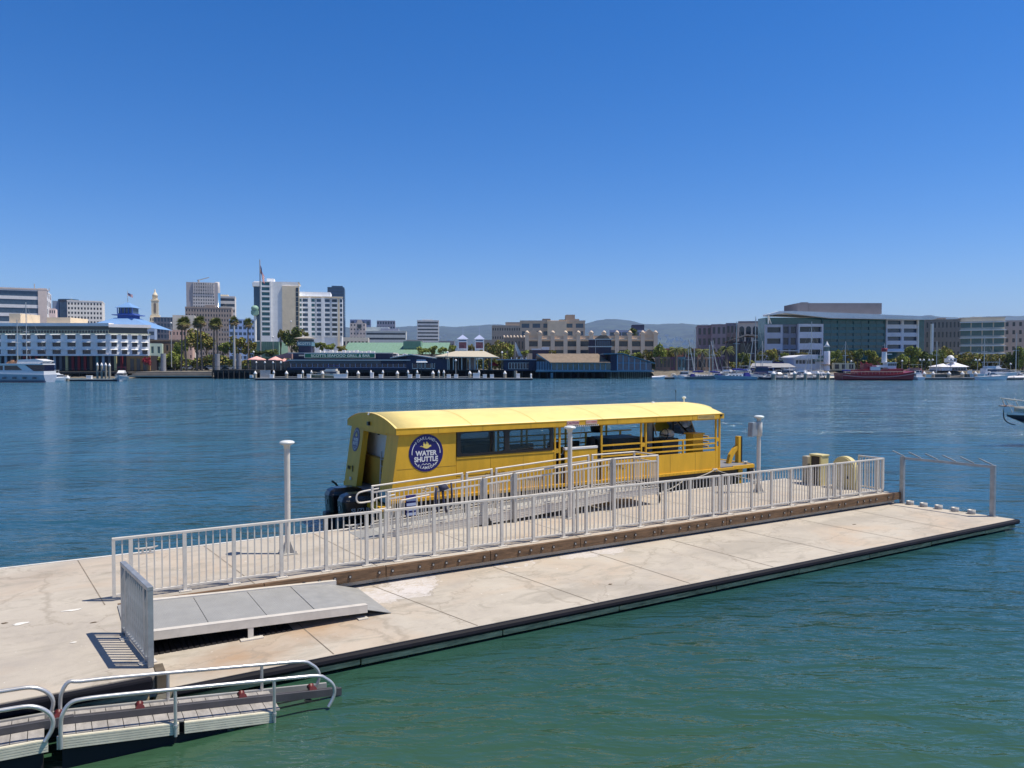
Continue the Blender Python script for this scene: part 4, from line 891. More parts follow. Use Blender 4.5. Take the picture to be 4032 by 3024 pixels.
solo('safety_harness',mb,mat('harness_dark',(.03,.035,.075),.8,var=.3),'dark blue harness with straps slung over the gangway handrail','harness',dk(6.9,1.92,1.5),ANG,(6.9,1.92,1.5),fix=True)
mb=MB(); 
for k in range(5): a=R(70*k); mb.tube([(6.42+.03*math.cos(a),1.92,1.80+.03*math.sin(a)),(6.46+.08*math.cos(a),1.90,1.80+.07*math.sin(a))],.014,6)
solo('rope_knot',mb,M_rope,'pale knot of rope tied on the gangway handrail beside the dark harness','rope',dk(6.45,1.92,1.8),ANG,(6.45,1.92,1.8))
# ---------------------------------------------------------------- bow of the boat entering at the right
bx0,by0=26.75,40.0
T=Thing('sailboat_bow','dark hulled sailboat bow with white stripe and steel pulpit rail entering at the right edge','boat',(bx0+5,by0+1.5,WZ))
o=T.org
def hb(u): return 1.55*(1-(1-min(u/.75,1))**2.3)
secs=[]
for x in (0,.15,.4,.8,1.5,2.5,4,6,8,10):
    b_=max(.03,hb(x/10)); rise=1.75-.02*x; d=min(2.1,.14+.40*x); X_=x-5
    secs.append([(X_,-b_,rise),(X_,-b_*.86,rise-d*.45),(X_,-b_*.45,rise-d*.85),(X_,0,rise-d),(X_,b_*.45,rise-d*.85),(X_,b_*.86,rise-d*.45),(X_,b_,rise)])
mb=MB(); mb.loft(secs,closed=False,smooth=True,caps=False); T.part('hull',mb,mat('hull_navy',(.012,.012,.03),.3,coat=.3))
mb=MB(); mb.loft([[q[0],(q[0][0],q[0][1],q[0][2]+.06),(q[-1][0],q[-1][1],q[-1][2]+.06),q[-1]] for q in secs],smooth=False,caps=True); T.part('deck',mb,M_wht,fix=True)
mb=MB()
for sg in (0,-1):
    mb.loft([[ (q[sg][0],q[sg][1]*1.01,q[sg][2]-.06),(q[sg][0],q[sg][1]*1.01,q[sg][2]+.03)] for q in secs],closed=False,caps=False,smooth=False)
T.part('white_stripe',mb,M_wht)
mb=MB(); mb.loft([[ (x-5,-b_,1.86),(x-5,-b_*.8,2.12),(x-5,b_*.8,2.12),(x-5,b_,1.86)] for x,b_ in ((.25,.05),(.8,.4),(1.6,.75),(3,1.1),(6,1.1))],smooth=True); T.part('foredeck',mb,mat('deck_cream_grey',(.40,.40,.36),.6,var=.1),fix=True)
mb=MB(); z0=1.82
def pl(pts,r=.025): mb.tube(smooth_path(pts,4),r,6)
pl([(-5.25,-.15,z0+.76),(-5.35,0,z0+.76),(-5.25,.15,z0+.76)]); pl([(-5.3,-.1,z0+.76),(-3.8,-.75,z0+.58),(-2,-1.3,z0+.56),(0,-1.5,z0+.55)]); pl([(-5.3,.1,z0+.76),(-3.8,.75,z0+.58),(-2,1.3,z0+.56),(0,1.5,z0+.55)])
pl([(-5.2,-.15,z0+.74),(-4.85,-.2,z0)]); pl([(-5.2,.15,z0+.74),(-4.85,.2,z0)]); pl([(-4.3,-.5,z0+.74),(-3.7,-.8,z0)]); pl([(-4.3,.5,z0+.74),(-3.7,.8,z0)]); pl([(-5.3,-.1,z0+.35),(-3.8,-.75,z0+.30),(-2,-1.3,z0+.28)],.015)
T.part('pulpit_rail',mb,M_alu)
mb=MB(); pl([(-5.05,0,z0+.40),(-5.18,0,z0+.1),(-5.14,0,z0-.35),(-4.85,0,z0-.6),(-4.55,0,z0-.68)],.03); T.part('bow_stem_guard',mb,M_blk)
mb=MB(); mb.box(-5.35,-4.7,-.18,.18,z0+.32,z0+.36); T.part('anchor_platform',mb,mat('teak',(.35,.17,.08),.6))
mb=MB(); mb.box(-5.25,-4.75,-.2,-.12,z0+.0,z0+.3); T.part('anchor_locker',mb,M_wht)
# ================================================================ the far shore
G0=GZ
GL_D=glassmat('glass_dark',(.03,.04,.06),.12)
GL_B=glassmat('glass_blue',(.05,.09,.15),.10)
GL_T=glassmat('glass_teal',(.035,.13,.15),.08)
GL_N=glassmat('glass_navy',(.012,.018,.05),.12)
def wm(name,*rgb,var=.10,rough=.8): return mat('wall_'+name,tuple(min(.88,v*1.32) for v in C(*rgb)[:3]),rough,var=var,scale=.35)
# ---- generic block: local frame x right, y away, z up, origin at the front left foot
def facade(T,mb,u0,u1,z0,z1,cols,rows,wf,hf,place,glass,d=.35,name='window',store=None,par=None):
    """piers and spandrels added to mb; window panes as separate parts. place(u,dep,z)->local"""
    cw=(u1-u0)/cols; rh=(z1-z0)/rows; ww=cw*wf; wh=rh*hf
    def pb(a,b,da,db,c,e):
        vs=[place(u,dd,z) for z in (c,e) for u,dd in ((a,da),(b,da),(b,db),(a,db))]
        mb.add(vs,[(0,3,2,1),(4,5,6,7),(0,1,5,4),(1,2,6,5),(2,3,7,6),(3,0,4,7)])
    for r in range(rows):
        zb=z0+r*rh; lo=zb+(rh-wh)*.55; hi=lo+wh
        prev=zb if r==0 else zb-(rh-wh)*.45
        pb(u0,u1,0,d,prev,lo)
        if cols>1 or wf<.99:
            for c in range(cols+1):
                a=u0+c*cw-(cw-ww)/2 if c else u0; b=u0+c*cw+(cw-ww)/2 if c<cols else u1
                if b-a>.02: pb(a,b,.012,d,lo,hi)
    pb(u0,u1,0,d,z1-(rh-wh)*.45,z1)
    src=None
    for r in range(rows):
        lo=z0+r*rh+(rh-wh)*.55
        for c in range(cols):
            a=u0+c*cw+(cw-ww)/2
            if src is None:
                m2=MB(); vs=[place(u,dd,z) for z in (lo,lo+wh) for u,dd in ((a,d-.10),(a+ww,d-.10),(a+ww,d-.02),(a,d-.02))]
                m2.add(vs,[(0,3,2,1),(4,5,6,7),(0,1,5,4),(1,2,6,5),(2,3,7,6),(3,0,4,7)])
                src=T.part(name,m2,glass,par); base=(a,lo)
            else:
                o_=Vector(place(a,0,lo))-Vector(place(base[0],0,base[1])); T.inst(src,o_,par)
    return src
def block(name,label,x0,x1,yt,Y,D,wall,front=None,left=None,right=None,rz=None,cat='building',z0=None,zt=None,group=None,d=.35,roof=None,parapet=.0,glass=GL_D,W=None):
    """front/left/right = (cols,rows,wf,hf[,zlo,zhi[,glass]])"""
    z0=G0 if z0 is None else z0
    u0_,u1_=(x0-CXP)/FPX,(x1-CXP)/FPX
    if rz is None: rz=-math.atan(u1_ if u0_<0 else u0_)*.86     # city blocks stand roughly square to the water's curve
    X0=fx(x0,Y); H=(zt if zt is not None else fz(yt,Y))-z0; W=W or (u1_*Y-u0_*Y)/(math.cos(rz)-u1_*math.sin(rz))
    T=Thing(name,label,cat,(X0,Y,z0),rz,group=group); T.W,T.H,T.D,T.Y,T.PX1=W,H,D,Y,x1
    mb=MB(); fl=d if left else 0; fr=d if right else 0; ff=d if front else 0
    mb.box(fl,W-fr,ff,D,0,H-.02 if (front or left or right) else H)
    def unpack(f):
        c,r,wf,hf=f[:4]; a=f[4] if len(f)>4 and f[4] is not None else 0; b=f[5] if len(f)>5 and f[5] is not None else H; g=f[6] if len(f)>6 else glass
        return c,r,wf,hf,a,b,g
    for f,pl_,L_ in ((front,lambda u,dd,z:(u,dd,z),W),(left,lambda u,dd,z:(dd,D-u,z),D-d),(right,lambda u,dd,z:(W-dd,u,z),D)):
        if not f: continue
        qs=sorted([unpack(q) for q in (f if isinstance(f,list) else [f])],key=lambda q:q[4]); s0=d+.002 if f is right else 0
        gaps=[0]
        for c,r,wf,hf,a,b,g in qs: facade(T,mb,s0,L_,a,b,c,r,wf,hf,pl_,g,d=d); gaps+=[a,b]
        gaps.append(H)
        for a,b in zip(gaps[::2],gaps[1::2]):
            if b-a>.02:
                vs=[pl_(u,dd,z) for z in (a+(.003 if a else 0),b-.003) for u,dd in ((s0,0),(L_,0),(L_,d),(s0,d))]; mb.add(vs,[(0,3,2,1),(4,5,6,7),(0,1,5,4),(1,2,6,5),(2,3,7,6),(3,0,4,7)])
    T.wall=T.part('wall',mb,wall)
    if parapet:
        mb=MB(); p=parapet; mb.box(-.15,W+.15,-.15,.25,H+.003,H+p); mb.box(-.15,W+.15,D-.25,D+.15,H+.003,H+p); mb.box(-.15,.25,.25,D-.25,H+.003,H+p); mb.box(W-.25,W+.15,.25,D-.25,H+.003,H+p)
        T.part('parapet',mb,roof or wall)
    return T
def pent(T,x0,x1,yt,y0,y1,m,name='penthouse',z0=None):
    """box on the roof of T given by source pixels at T.Y"""
    X=T.o.location.x; q=T.o.rotation_euler.z; ua=(T.PX1-CXP)/FPX; sc_=T.W/(fx(T.PX1,T.Y)-X); a=(fx(x0,T.Y)-X)*sc_; b=(fx(x1,T.Y)-X)*sc_; z=fz(yt,T.Y)-T.o.location.z
    mb=MB(); mb.box(a,b,y0,y1,(T.H if z0 is None else z0)+.004,z); return T.part(name,mb,m)
M_roofg=mat('roof_gravel',(.30,.29,.27),.9,var=.15,scale=.3)
# ---------------- skyline left
wl=wm('warm_grey',205,200,195); 
T=block('office_building','wide office block with white and dark blue bands, farthest left on the skyline',-150,190,1130,520,40,wm('white_band',200,200,202),front=[(1,9,.9,.62,None,None,GL_B)],right=(3,9,.5,.6,None,None,GL_B))
X=T.W; mb=MB()
a=T.W-(190-160)/FPX*520
mb.box(a,T.W+.2,-.4,.0,0,T.H+1.2); mb.box(-1,T.W+.4,-.5,12,T.H+.01,T.H+.9); T.part('corner_pier',mb,wm('pinkish',190,178,172))
pent(T,-20,150,1133,5,30,M_roofg)
mb=MB(); q=(95-(-150))/FPX*520; mb.tube([(q,10,T.H),(q,10,T.H+5)],.35,5); mb.tube([(q+9,10,T.H),(q+9,10,T.H+2.2)],.25,5); T.part('roof_mast',mb,M_alud)
block('office_building','narrow dark tower slice just right of the banded office block',189,199,1165,560,20,wm('dark_maroon',78,70,92))
block('apartment_building','small pink and white stepped building beside the banded office block',199,224,1214,520,15,wm('pale_pink',214,190,184),front=(3,8,.5,.4))
T=block('office_building','dark rounded glass tower attached to a white grid building',212,300,1184,640,20,wm('grey_blue',120,132,152),z0=G0)
mb=MB(); r=(300-232)/2/FPX*640*1.05; cx_=(266-212)/FPX*640; mb.lathe((cx_,3,0),[(r,0),(r,T.H-1.2),(r,T.H+.2),(r*1.02,T.H+.2),(r*1.02,T.H+1.6),(0,T.H+1.6)],24); T.part('curved_glass',mb,GL_B)
T=block('office_building','white hotel like block with a regular grid of square windows behind the waterfront hotel',270,408,1186,560,25,wm('grid_white',205,203,198),front=(11,14,.55,.5),parapet=.8)
pent(T,345,368,1181,5,12,T.wall.data.materials[0])
# city hall tower
Y=1050; T=block('city_hall','dark stepped base and pale baroque clock tower of the city hall on the skyline',593,645,1248,Y,30,wm('stone_beige',205,192,165),front=(6,9,.5,.5))
cx_=(612-593)/FPX*Y; k=Y/FPX; H=T.H
mb=MB(); mb.box(cx_-17*k,cx_+17*k,2,14,H+.01,H+3); mb.box(cx_-12*k,cx_+12*k,3,12,H+3.01,H+22); 
for i in (-1,-.4,.4,1): mb.box(cx_+i*10*k-1,cx_+i*10*k+1,2.4,3.5,H+3,H+22)
mb.box(cx_-14*k,cx_+14*k,2,13,H+22,H+24); mb.lathe((cx_,7,H+24),[(3.4,0),(3.4,5),(3.8,5.2),(3.2,7),(1.8,9.5),(.9,10.5),(.9,13),(.2,15)],12); T.part('clock_tower',mb,wm('stone_beige',205,192,165))
mb=MB(); mb.box(cx_-4*k,cx_+4*k,2.2,2.9,H+6,H+19); T.part('tower_opening',mb,wm('tower_shadow',110,100,90))
block('office_building','dark grey gridded block left of the palm trees',609,686,1248,430,22,wm('dark_grey',92,96,108),front=(6,9,.68,.66,None,None,GL_B))
block('office_building','low pale blue glass building right of the waterfront hotel roof',540,612,1268,400,20,wm('pale_blue',130,148,175),front=(3,6,.8,.5,None,None,GL_B))
block('low_building','flat grey industrial roof building behind the palm promenade',585,735,1343,262,16,wm('taupe',112,100,88),front=(9,2,.4,.4),parapet=.5)
block('low_building','pink toned low building between the first and second palm pairs',668,760,1298,330,18,wm('dusty_pink',178,150,138),front=(7,5,.35,.4))
block('low_building','small pale green kiosk building with a window near the rocky bank',590,640,1352,242,7,wm('pale_green',172,186,170),front=(2,2,.4,.5,None,None,GL_T))
block('office_building','blank pale beige box building behind the left palm trees',683,770,1240,380,20,wm('blank_beige',188,182,172))
T=block('office_tower','tall grey tower with a square window grid and a curved blue glass corner',738,862,1110,900,40,wm('tower_grey',150,148,152))
T2=None
W=T.W; k=900/FPX
mb=MB(); facade(T,mb,(762-738)*k,(842-738)*k,(fz(1212,900)-G0),T.H,9,8,.5,.45,lambda u,dd,z:(u,dd-.9,z),GL_D,d=.8); mb.box((762-738)*k,(842-738)*k,-.9,-.05,0,fz(1212,900)-G0-.01); T.part('front_grid',mb,wm('grid_pale',178,174,172))
mb=MB(); mb.lathe(((851-738)*k,4,0),[(12*k,0),(12*k,T.H-12),(0,T.H-12)],16); T.part('curved_glass',mb,mat('glass_bright_blue',(.08,.22,.42),.15,var=.1,scale=.2))
mb=MB(); mb.lathe(((851-738)*k,4,T.H-11.9),[(11*k,0),(11*k,6),(9*k,13),(0,13)],16); T.part('corner_crown',mb,wm('grid_pale',178,174,172))
mb=MB(); 
for c in range(10): mb.box((764-738+8*c)*k,(767-738+8*c)*k,-1.5,-.92,T.H-13,T.H)
T.part('crown_fins',mb,wm('grid_pale',178,174,172))
mb=MB(); mb.tube([(48*k*.9,10,T.H),(48*k*.9,10,T.H+4)],1.2,6); mb.beam((38*k,10,T.H+3),(82*k,10,T.H+7),.9); T.part('roof_crane',mb,M_alud)
T=block('office_tower','white horizontally banded tower right behind the grey gridded tower',855,929,1168,980,30,wm('band_white',200,196,190),front=(1,12,.96,.5,None,None,GL_D),parapet=1)
pent(T,860,902,1158,5,20,wm('stone_beige',205,192,165))
T=block('office_building','large brown grey block with many small square windows behind the palms',733,915,1212,620,30,wm('brown_grey',140,128,120),front=(17,12,.45,.5),parapet=1)
pent(T,808,848,1198,4,20,T.wall.data.materials[0]); pent(T,848,912,1206,4,20,T.wall.data.materials[0])
block('office_building','pale blue glass building glimpsed between the third and fourth palms',905,1010,1256,480,15,wm('glassy_blue',140,165,205),front=(6,8,.7,.5,None,None,GL_B))
# ---------------- the white hotel
Y=330; k=Y/FPX
T=block('hotel_tower','tall white and beige hotel tower with a column of windows and a flagpole in front',1003,1176,1107,Y,20,wm('hotel_white',214,218,226),zt=fz(1107,Y))
x=lambda p:(p-1003)*k; z=lambda p:fz(p,Y)-G0; H=T.H
mb=MB(); mb.box(x(1110),x(1160),-.45,-.01,0,z(1123)); mb.box(x(1160),x(1176),-.30,-.01,0,z(1122)); mb.box(x(1109),x(1176),0.01,19,H+.01,H+.02); T.part('beige_slab',mb,wm('hotel_beige',206,190,165))
mb=MB(); facade(T,mb,x(1028),x(1068),z(1325),z(1107),1,11,.74,.66,lambda u,dd,zz:(u,dd-.7,zz),GL_T,d=.6,name='window'); mb.box(x(1028),x(1068),-.7,-.11,0,z(1325)-.01); T.part('window_bay',mb,wm('hotel_white',214,218,226))
mb=MB(); mb.box(x(1003),x(1028),-.2,-.01,z(1340),z(1120)); T.part('dark_side',mb,GL_B)
mb=MB(); mb.box(x(999),x(1027),-1.2,8,z(1128),z(1112)); mb.tube([(x(1008),-.8,0),(x(1008),-.8,z(1240))],.55,8); T.part('side_frame',mb,wm('hotel_white',214,218,226))
mb=MB(); mb.prism([(x(1008)-.9,z(1243)),(x(1008)+.9,z(1243)),(x(1008)+1.5,z(1238)),(x(1008)+1.5,z(1224)),(x(1008)-1.5,z(1224)),(x(1008)-1.5,z(1238))],'y',-3,-.9); mb.lathe((x(1008),-1.9,z(1223)),[(1.2,0),(1.5,.5),(1.5,1.3),(.8,2),(0,2.1)],12); T.part('green_turret',mb,mat('copper_green',(.30,.48,.38),.7))
mb=MB(); mb.box(x(1050),x(1078),3,10,H+.01,z(1092)); T.part('penthouse',mb,wm('hotel_white',214,218,226))
for r_ in range(10):
    mb=MB(); zz=z(1135)-r_*(z(1135)-z(1325))/10; mb.box(x(1162),x(1172),-.42,-.305,zz-1.2,zz+.6); T.part('window',mb,GL_D)
T=block('hotel_wing','lower white hotel wing with grouped balconies and windows, right of the hotel tower',1176,1348,1166,345,18,wm('wing_white',205,208,212))
k2=345/FPX; x=lambda p:(p-1176)*k2; z=lambda p:fz(p,345)-G0
mb=MB(); w3=wm('wing_white',205,208,212)
for a,b,c,gl in ((1176,1192,1,GL_T),(1192,1216,1,GL_B),(1226,1242,1,GL_T),(1246,1266,1,GL_B),(1277,1300,1,GL_B),(1304,1328,1,GL_D),(1336,1347,1,GL_B)):
    facade(T,mb,x(a),x(b),z(1325),z(1173),c,8,.82,.62,lambda u,dd,zz:(u,dd-.6,zz),gl,d=.5)
T.part('window_bays',mb,w3)
mb=MB(); mb.box(x(1328),x(1336),-.62,-.01,0,z(1170)); mb.box(x(1176),x(1349),-.8,.0,z(1172),z(1166)); T.part('beige_trim',mb,wm('hotel_beige',206,190,165))
for a,b in ((1216,1226),(1266,1277)): mb=MB(); mb.box(x(a),x(b),-.9,-.01,0,z(1172)); T.part('white_column',mb,w3)
mb=MB(); mb.box(x(1178),x(1300),2,14,z(1166),z(1147)); T.part('roof_screen',mb,w3)
v,f=text_mesh('Waterfront',4.0,.05,.02,sx=.7); mb=MB(); mb.add([(x(1208)+a,1.9-c,z(1152)+b-a*.35) for a,b,c in v],f); 
T=block('office_tower','dark blue glass tower rising behind the right end of the hotel wing',1292,1358,1130,720,30,mat('tower_blue',(.05,.10,.19),.2,var=.12,scale=.05),front=(1,26,.97,.6,None,None,GL_B),right=(1,26,.97,.6,None,None,GL_B))
pent(T,1308,1352,1124,2,25,GL_B)
# ---------------- skyline centre
T=block('office_building','pale tower with a round clock like window on its gable',1379,1441,1272,700,20,wm('pale_stone',190,178,170),front=(5,10,.4,.4))
k=700/FPX; mb=MB(); mb.tube([(37*k,-.5,T.H-3),(37*k,.2,T.H-3)],2.0,14); T.part('round_window',mb,GL_D); mb=MB(); mb.prism([(25*k,T.H),(49*k,T.H),(44*k,T.H+3),(30*k,T.H+3)],'y',0,10); T.part('gable',mb,wm('pale_stone',190,178,170))
block('office_building','small blue grey tower behind the round windowed building',1380,1461,1258,850,20,wm('slate_blue',110,125,160),front=(4,6,.6,.5,None,None,GL_B))
T=block('office_building','grey tower with a sloping roofline in the middle distance',1485,1557,1262,850,20,wm('slate_grey',135,138,155),front=(7,9,.6,.5,None,None,GL_B))
mb=MB(); mb.prism([(-12,0),(0,T.H*.9),(0,0)],'y',2,12); T.part('slanted_wing',mb,wm('slate_grey',135,138,155))
T=block('office_building','long low white office building with thin dark window bands',1441,1600,1305,600,30,wm('office_white',180,184,182),front=(1,7,.96,.38),parapet=.6)
pent(T,1441,1530,1286,6,26,wm('office_white',180,184,182)); pent(T,1500,1570,1292,3,20,wm('slate_grey',135,138,155))
T=block('office_tower','white tower with dark horizontal bands in front of the hills',1643,1728,1264,660,22,wm('tower_white',196,196,194),front=(1,13,.94,.42),right=(5,13,.6,.5),parapet=.8)
pent(T,1663,1706,1257,4,15,wm('tower_white',196,196,194))
# filler roofs behind the market
for i,(a,b,yt,Y_,c,lab) in enumerate(((1350,1452,1328,420,(196,190,176),'pale low warehouse with a curved parapet behind the green roof'),(1600,1665,1338,430,(150,150,150),'grey low building left of the banded white tower'),
    (1728,1790,1342,430,(140,140,145),'grey low building right of the banded white tower'),(1905,1985,1338,420,(176,168,160),'pale low roofs left of the long beige market hall'),
    (2300,2400,1335,430,(150,140,135),'low brown building behind the right part of the long beige hall'),(2590,2760,1372,330,(150,95,80),'low brick shop row behind the date palms'))):
    block('low_building',lab,a,b,yt,Y_,18,wm('f%d'%i,*c),front=(max(3,(b-a)//14),2,.5,.4))
# ---------------- green roofed market
M_green=mat('green_metal_roof',(.18,.31,.23),.55,var=.12,scale=.8)
def ridged(mb,x0,x1,y0,y1,z0,z1,step=1.3):
    mb.quad((x0,y0,z0),(x1,y0,z0),(x1,y1,z1),(x0,y1,z1)); n=int((x1-x0)/step)
    for i in range(n+1): q=x0+i*step; mb.beam((q,y0,z0+.05),(q,y1,z1+.05),.12,.16)
Y=290; T=Thing('market_hall','long low market hall with a pale green ribbed metal roof','building',(fx(1350,Y),Y,G0)); k=Y/FPX; x=lambda p:(p-1350)*k; z=lambda p:fz(p,Y)-G0
mb=MB(); mb.box(0,x(1760),.5,24,0,z(1394)); T.part('wall',mb,wm('market_wall',150,140,125))
mb=MB(); ridged(mb,x(1340),x(1760),0,16,z(1394),z(1352)+.7); ridged(mb,x(1340),x(1760),32,16.001,z(1394),z(1352)+.7); mb.box(x(1580),x(1650),6,12,z(1372),z(1354)+1.2); T.part('roof',mb,M_green)
Y=300; T=Thing('market_hall','short pale green metal building at the foot of the white hotel','building',(fx(1003,Y),Y,G0)); k=Y/FPX; x=lambda p:(p-1003)*k; z=lambda p:fz(p,Y)-G0
mb=MB(); mb.box(0,x(1100),0,12,0,z(1345)); T.part('wall',mb,M_green); mb=MB(); 
for i in range(13): mb.box(i*.78,i*.78+.12,-.1,-.01,0,z(1347))
T.part('wall_rib',mb,M_green)
# green market tower with hood left of sign (restaurant sign tower)
# ---------------- beige warehouse cluster
w4=wm('concrete_beige',178,165,148)
T=block('office_building','large pale beige warehouse with blue framed windows and a stepped roof tower',2048,2303,1268,345,45,w4,front=[(6,6,.7,.55,None,None,GL_B)],left=(9,5,.35,.5),parapet=.7)
pent(T,2155,2229,1265,-3,10,wm('cream_box',212,194,166),z0=fz(1326,345)-G0-.5); pent(T,2230,2266,1237,4,12,wm('penthouse_tan',150,138,126)); pent(T,2266,2283,1254,4,12,wm('penthouse_tan',150,138,126)); pent(T,2137,2169,1253,4,12,wm('penthouse_grey',110,105,102)); pent(T,2205,2232,1255,6,12,wm('penthouse_grey',110,105,102))
T=block('office_building','plain beige flank of the big warehouse seen obliquely at its left',1937,2050,1281,400,30,wm('flank_beige',172,158,142),front=(12,5,.45,.3))
pent(T,1990,2048,1268,1,20,wm('flank_beige',172,158,142))
Y=285; w5=wm('hall_beige',192,172,150)
T=block('market_building','long two storey beige hall with dark windows between tall pilasters',2075,2580,1322,Y,25,w5,front=[(10,1,.84,.80,fz(1367,Y)-G0,fz(1341,Y)-G0,GL_D),(10,1,.84,.62,fz(1396,Y)-G0,fz(1374,Y)-G0,GL_D)])
k=Y/FPX; H=T.H
for i in range(11):
    q=T.W*i/10; mb=MB(); mb.box(q-.75,q+.75,-.6,-.002,0,H+.5); mb.box(q-1,q+1,-.8,.4,H+.501,H+1.0); mb.lathe((q,-.2,H+1.0),[(.7,0),(.8,.3),(.3,.8),(0,.9)],8); T.part('pilaster',mb,wm('hall_trim',205,186,164))
for c0 in (.5,9.5):
    q=T.W*c0/10; mb=MB(); mb.prism([(q-T.W/22,H-.01),(q+T.W/22,H-.01),(q+T.W/30,H+1.3),(q,H+2.4),(q-T.W/30,H+1.3)],'y',-.3,.5); T.part('pediment',mb,w5)
mb=MB(); mb.box(-.3,T.W+.3,-.45,-.003,fz(1341,Y)-G0+.2,fz(1341,Y)-G0+.6); T.part('cornice',mb,wm('hall_trim',205,186,164))
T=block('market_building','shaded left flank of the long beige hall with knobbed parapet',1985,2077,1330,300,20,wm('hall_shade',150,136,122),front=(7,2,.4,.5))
for i in range(8): mb=MB(); mb.lathe((T.W*i/7,0,T.H),[(.4,0),(.5,.3),(.2,.9),(0,1)],8); T.part('knob',mb,wm('hall_trim',205,186,164))
T=block('office_building','dark blue and white glazed building with a boxy rooftop unit behind the hall',2400,2540,1300,420,20,wm('blue_white',150,158,178),front=(6,3,.85,.6,None,None,GL_B))
pent(T,2488,2537,1278,3,14,wm('navy_panel',60,62,80))
# ---------------- right skyline
Y=340; w6=wm('loft_grey',132,128,134)
for a,b,yt,Yq,c,lab in ((2745,2800,1285,352,3,'dark grey left wing of the arched loft building'),(2800,2858,1281,345,3,'grey middle wing of the arched loft building with a white corner'),(2858,2905,1276,350,3,'dark arched windows wing of the loft building next to its white wing')):
    block('loft_building',lab,a,b,yt,Yq,25,w6,front=(c,4,.55,.62,None,None,GL_D),parapet=.5)
T=block('loft_building','white loft wing with large arched top windows behind the marina',2905,3012,1272,Y,25,wm('loft_white',188,180,170))
k=Y/FPX
mb=MB(); mb.box(-.1,T.W+.1,-.3,.2,T.H+.01,T.H+.8); T.part('parapet',mb,w6)
for i in range(4):
    q=T.W*(i+.5)/4; r_=T.W/11; zt=fz(1290,Y)-G0
    mb=MB(); mb.prism([(q-r_,zt-3.4),(q+r_,zt-3.4)]+[(q+r_*math.cos(a_*math.pi/10),zt-.5+r_*math.sin(a_*math.pi/10)) for a_ in range(11)],'y',-.12,-.02); T.part('arched_window',mb,GL_D)
    for zz in (fz(1318,Y)-G0,fz(1340,Y)-G0,fz(1362,Y)-G0): mb=MB(); mb.box(q-r_,q+r_,-.12,-.02,zz-1.2,zz+1.2); T.part('window',mb,GL_D)
# the blue glass office
Y=270; k=Y/FPX; w7=wm('panel_grey',172,174,187); x=lambda p:(p-3010)*k; z=lambda p:fz(p,Y)-G0
T=Thing('glass_office','large office building of grey panels and teal glass under a thin overhanging white roof','building',(fx(3010,Y),Y,G0))
mb=MB(); mb.box(x(3014),x(3640),.6,9,0,z(1250)); T.part('core',mb,GL_T)
mb=MB(); facade(T,mb,x(3010),x(3078),0,z(1278),1,4,.78,.48,lambda u,dd,zz:(u,dd-.4,zz),GL_D,d=.9); T.part('panel_wall',mb,w7)
mb=MB(); facade(T,mb,x(3078.2),x(3136),0,z(1278),2,4,.70,.60,lambda u,dd,zz:(u,dd,zz),GL_N,d=.5); T.part('panel_wall',mb,wm('panel_dark',118,120,134))
mb=MB(); facade(T,mb,x(3137),x(3234),0,z(1276),1,4,.90,.46,lambda u,dd,zz:(u,dd-1.2,zz),GL_D,d=1.7); T.part('panel_wall',mb,wm('panel_light',196,198,210))
mb=MB(); facade(T,mb,x(3484),x(3612),z(1382),z(1255),2,4,.86,.50,lambda u,dd,zz:(u,dd-.6,zz),GL_B,d=1.1); T.part('panel_wall',mb,wm('panel_light',196,198,210))
mb=MB(); facade(T,mb,x(3235),x(3483),z(1378),z(1258),4,5,.97,.45,lambda u,dd,zz:(u,dd+.0,zz),GL_T,d=.55); T.part('curtain_wall',mb,mat('teal_spandrel',(.035,.16,.20),.2,var=.08,scale=.3))
for i in range(9): mb=MB(); q=x(3240+30*i); mb.box(q-.06,q+.06,-.08,-.002,z(1378),z(1258)); T.part('mullion',mb,GL_T)
mb=MB(); zr=z(1252)
rp=[(x(2992),z(1243)),(x(3045),z(1229)),(x(3100),z(1228)),(x(3650),z(1250)),(x(3654),z(1258)),(x(3600),z(1262)),(x(3250),z(1256)),(x(3070),z(1236)),(x(2992),z(1247))]
mb.prism(rp,'y',-5,-2.5); mb.prism([(x(3045),z(1231)),(x(3100),z(1229)),(x(3646),z(1252)),(x(3646),z(1256)),(x(3045),z(1238))],'y',-2.5,12); T.part('roof',mb,wm('roof_white',232,224,216),fix=True)
mb=MB(); mb.tube([(x(3015),-2,z(1276)),(x(3015),-2,z(1246))],.25,6); mb.tube([(x(3015),-2,z(1246)),(x(3034),0,z(1274))],.2,6); mb.box(x(3605),x(3609),-1,0,z(1392),z(1262)); mb.box(x(3660),x(3667),-1,0,0,z(1275)); T.part('steel_column',mb,wm('roof_white',232,224,216))
mb=MB(); mb.box(x(3163),x(3500),6,20,z(1232),z(1188)); mb.box(x(3208),x(3211),5.8,6,z(1235),z(1188)); T.part('penthouse',mb,wm('penthouse_metal',100,99,106))
mb=MB(); mb.box(x(3484),x(3612),-1.5,-.6,z(1386),z(1382)); mb.box(x(3060),x(3130),-2.5,-.5,z(1383),z(1380)); T.part('canopy',mb,wm('roof_white',232,224,216))
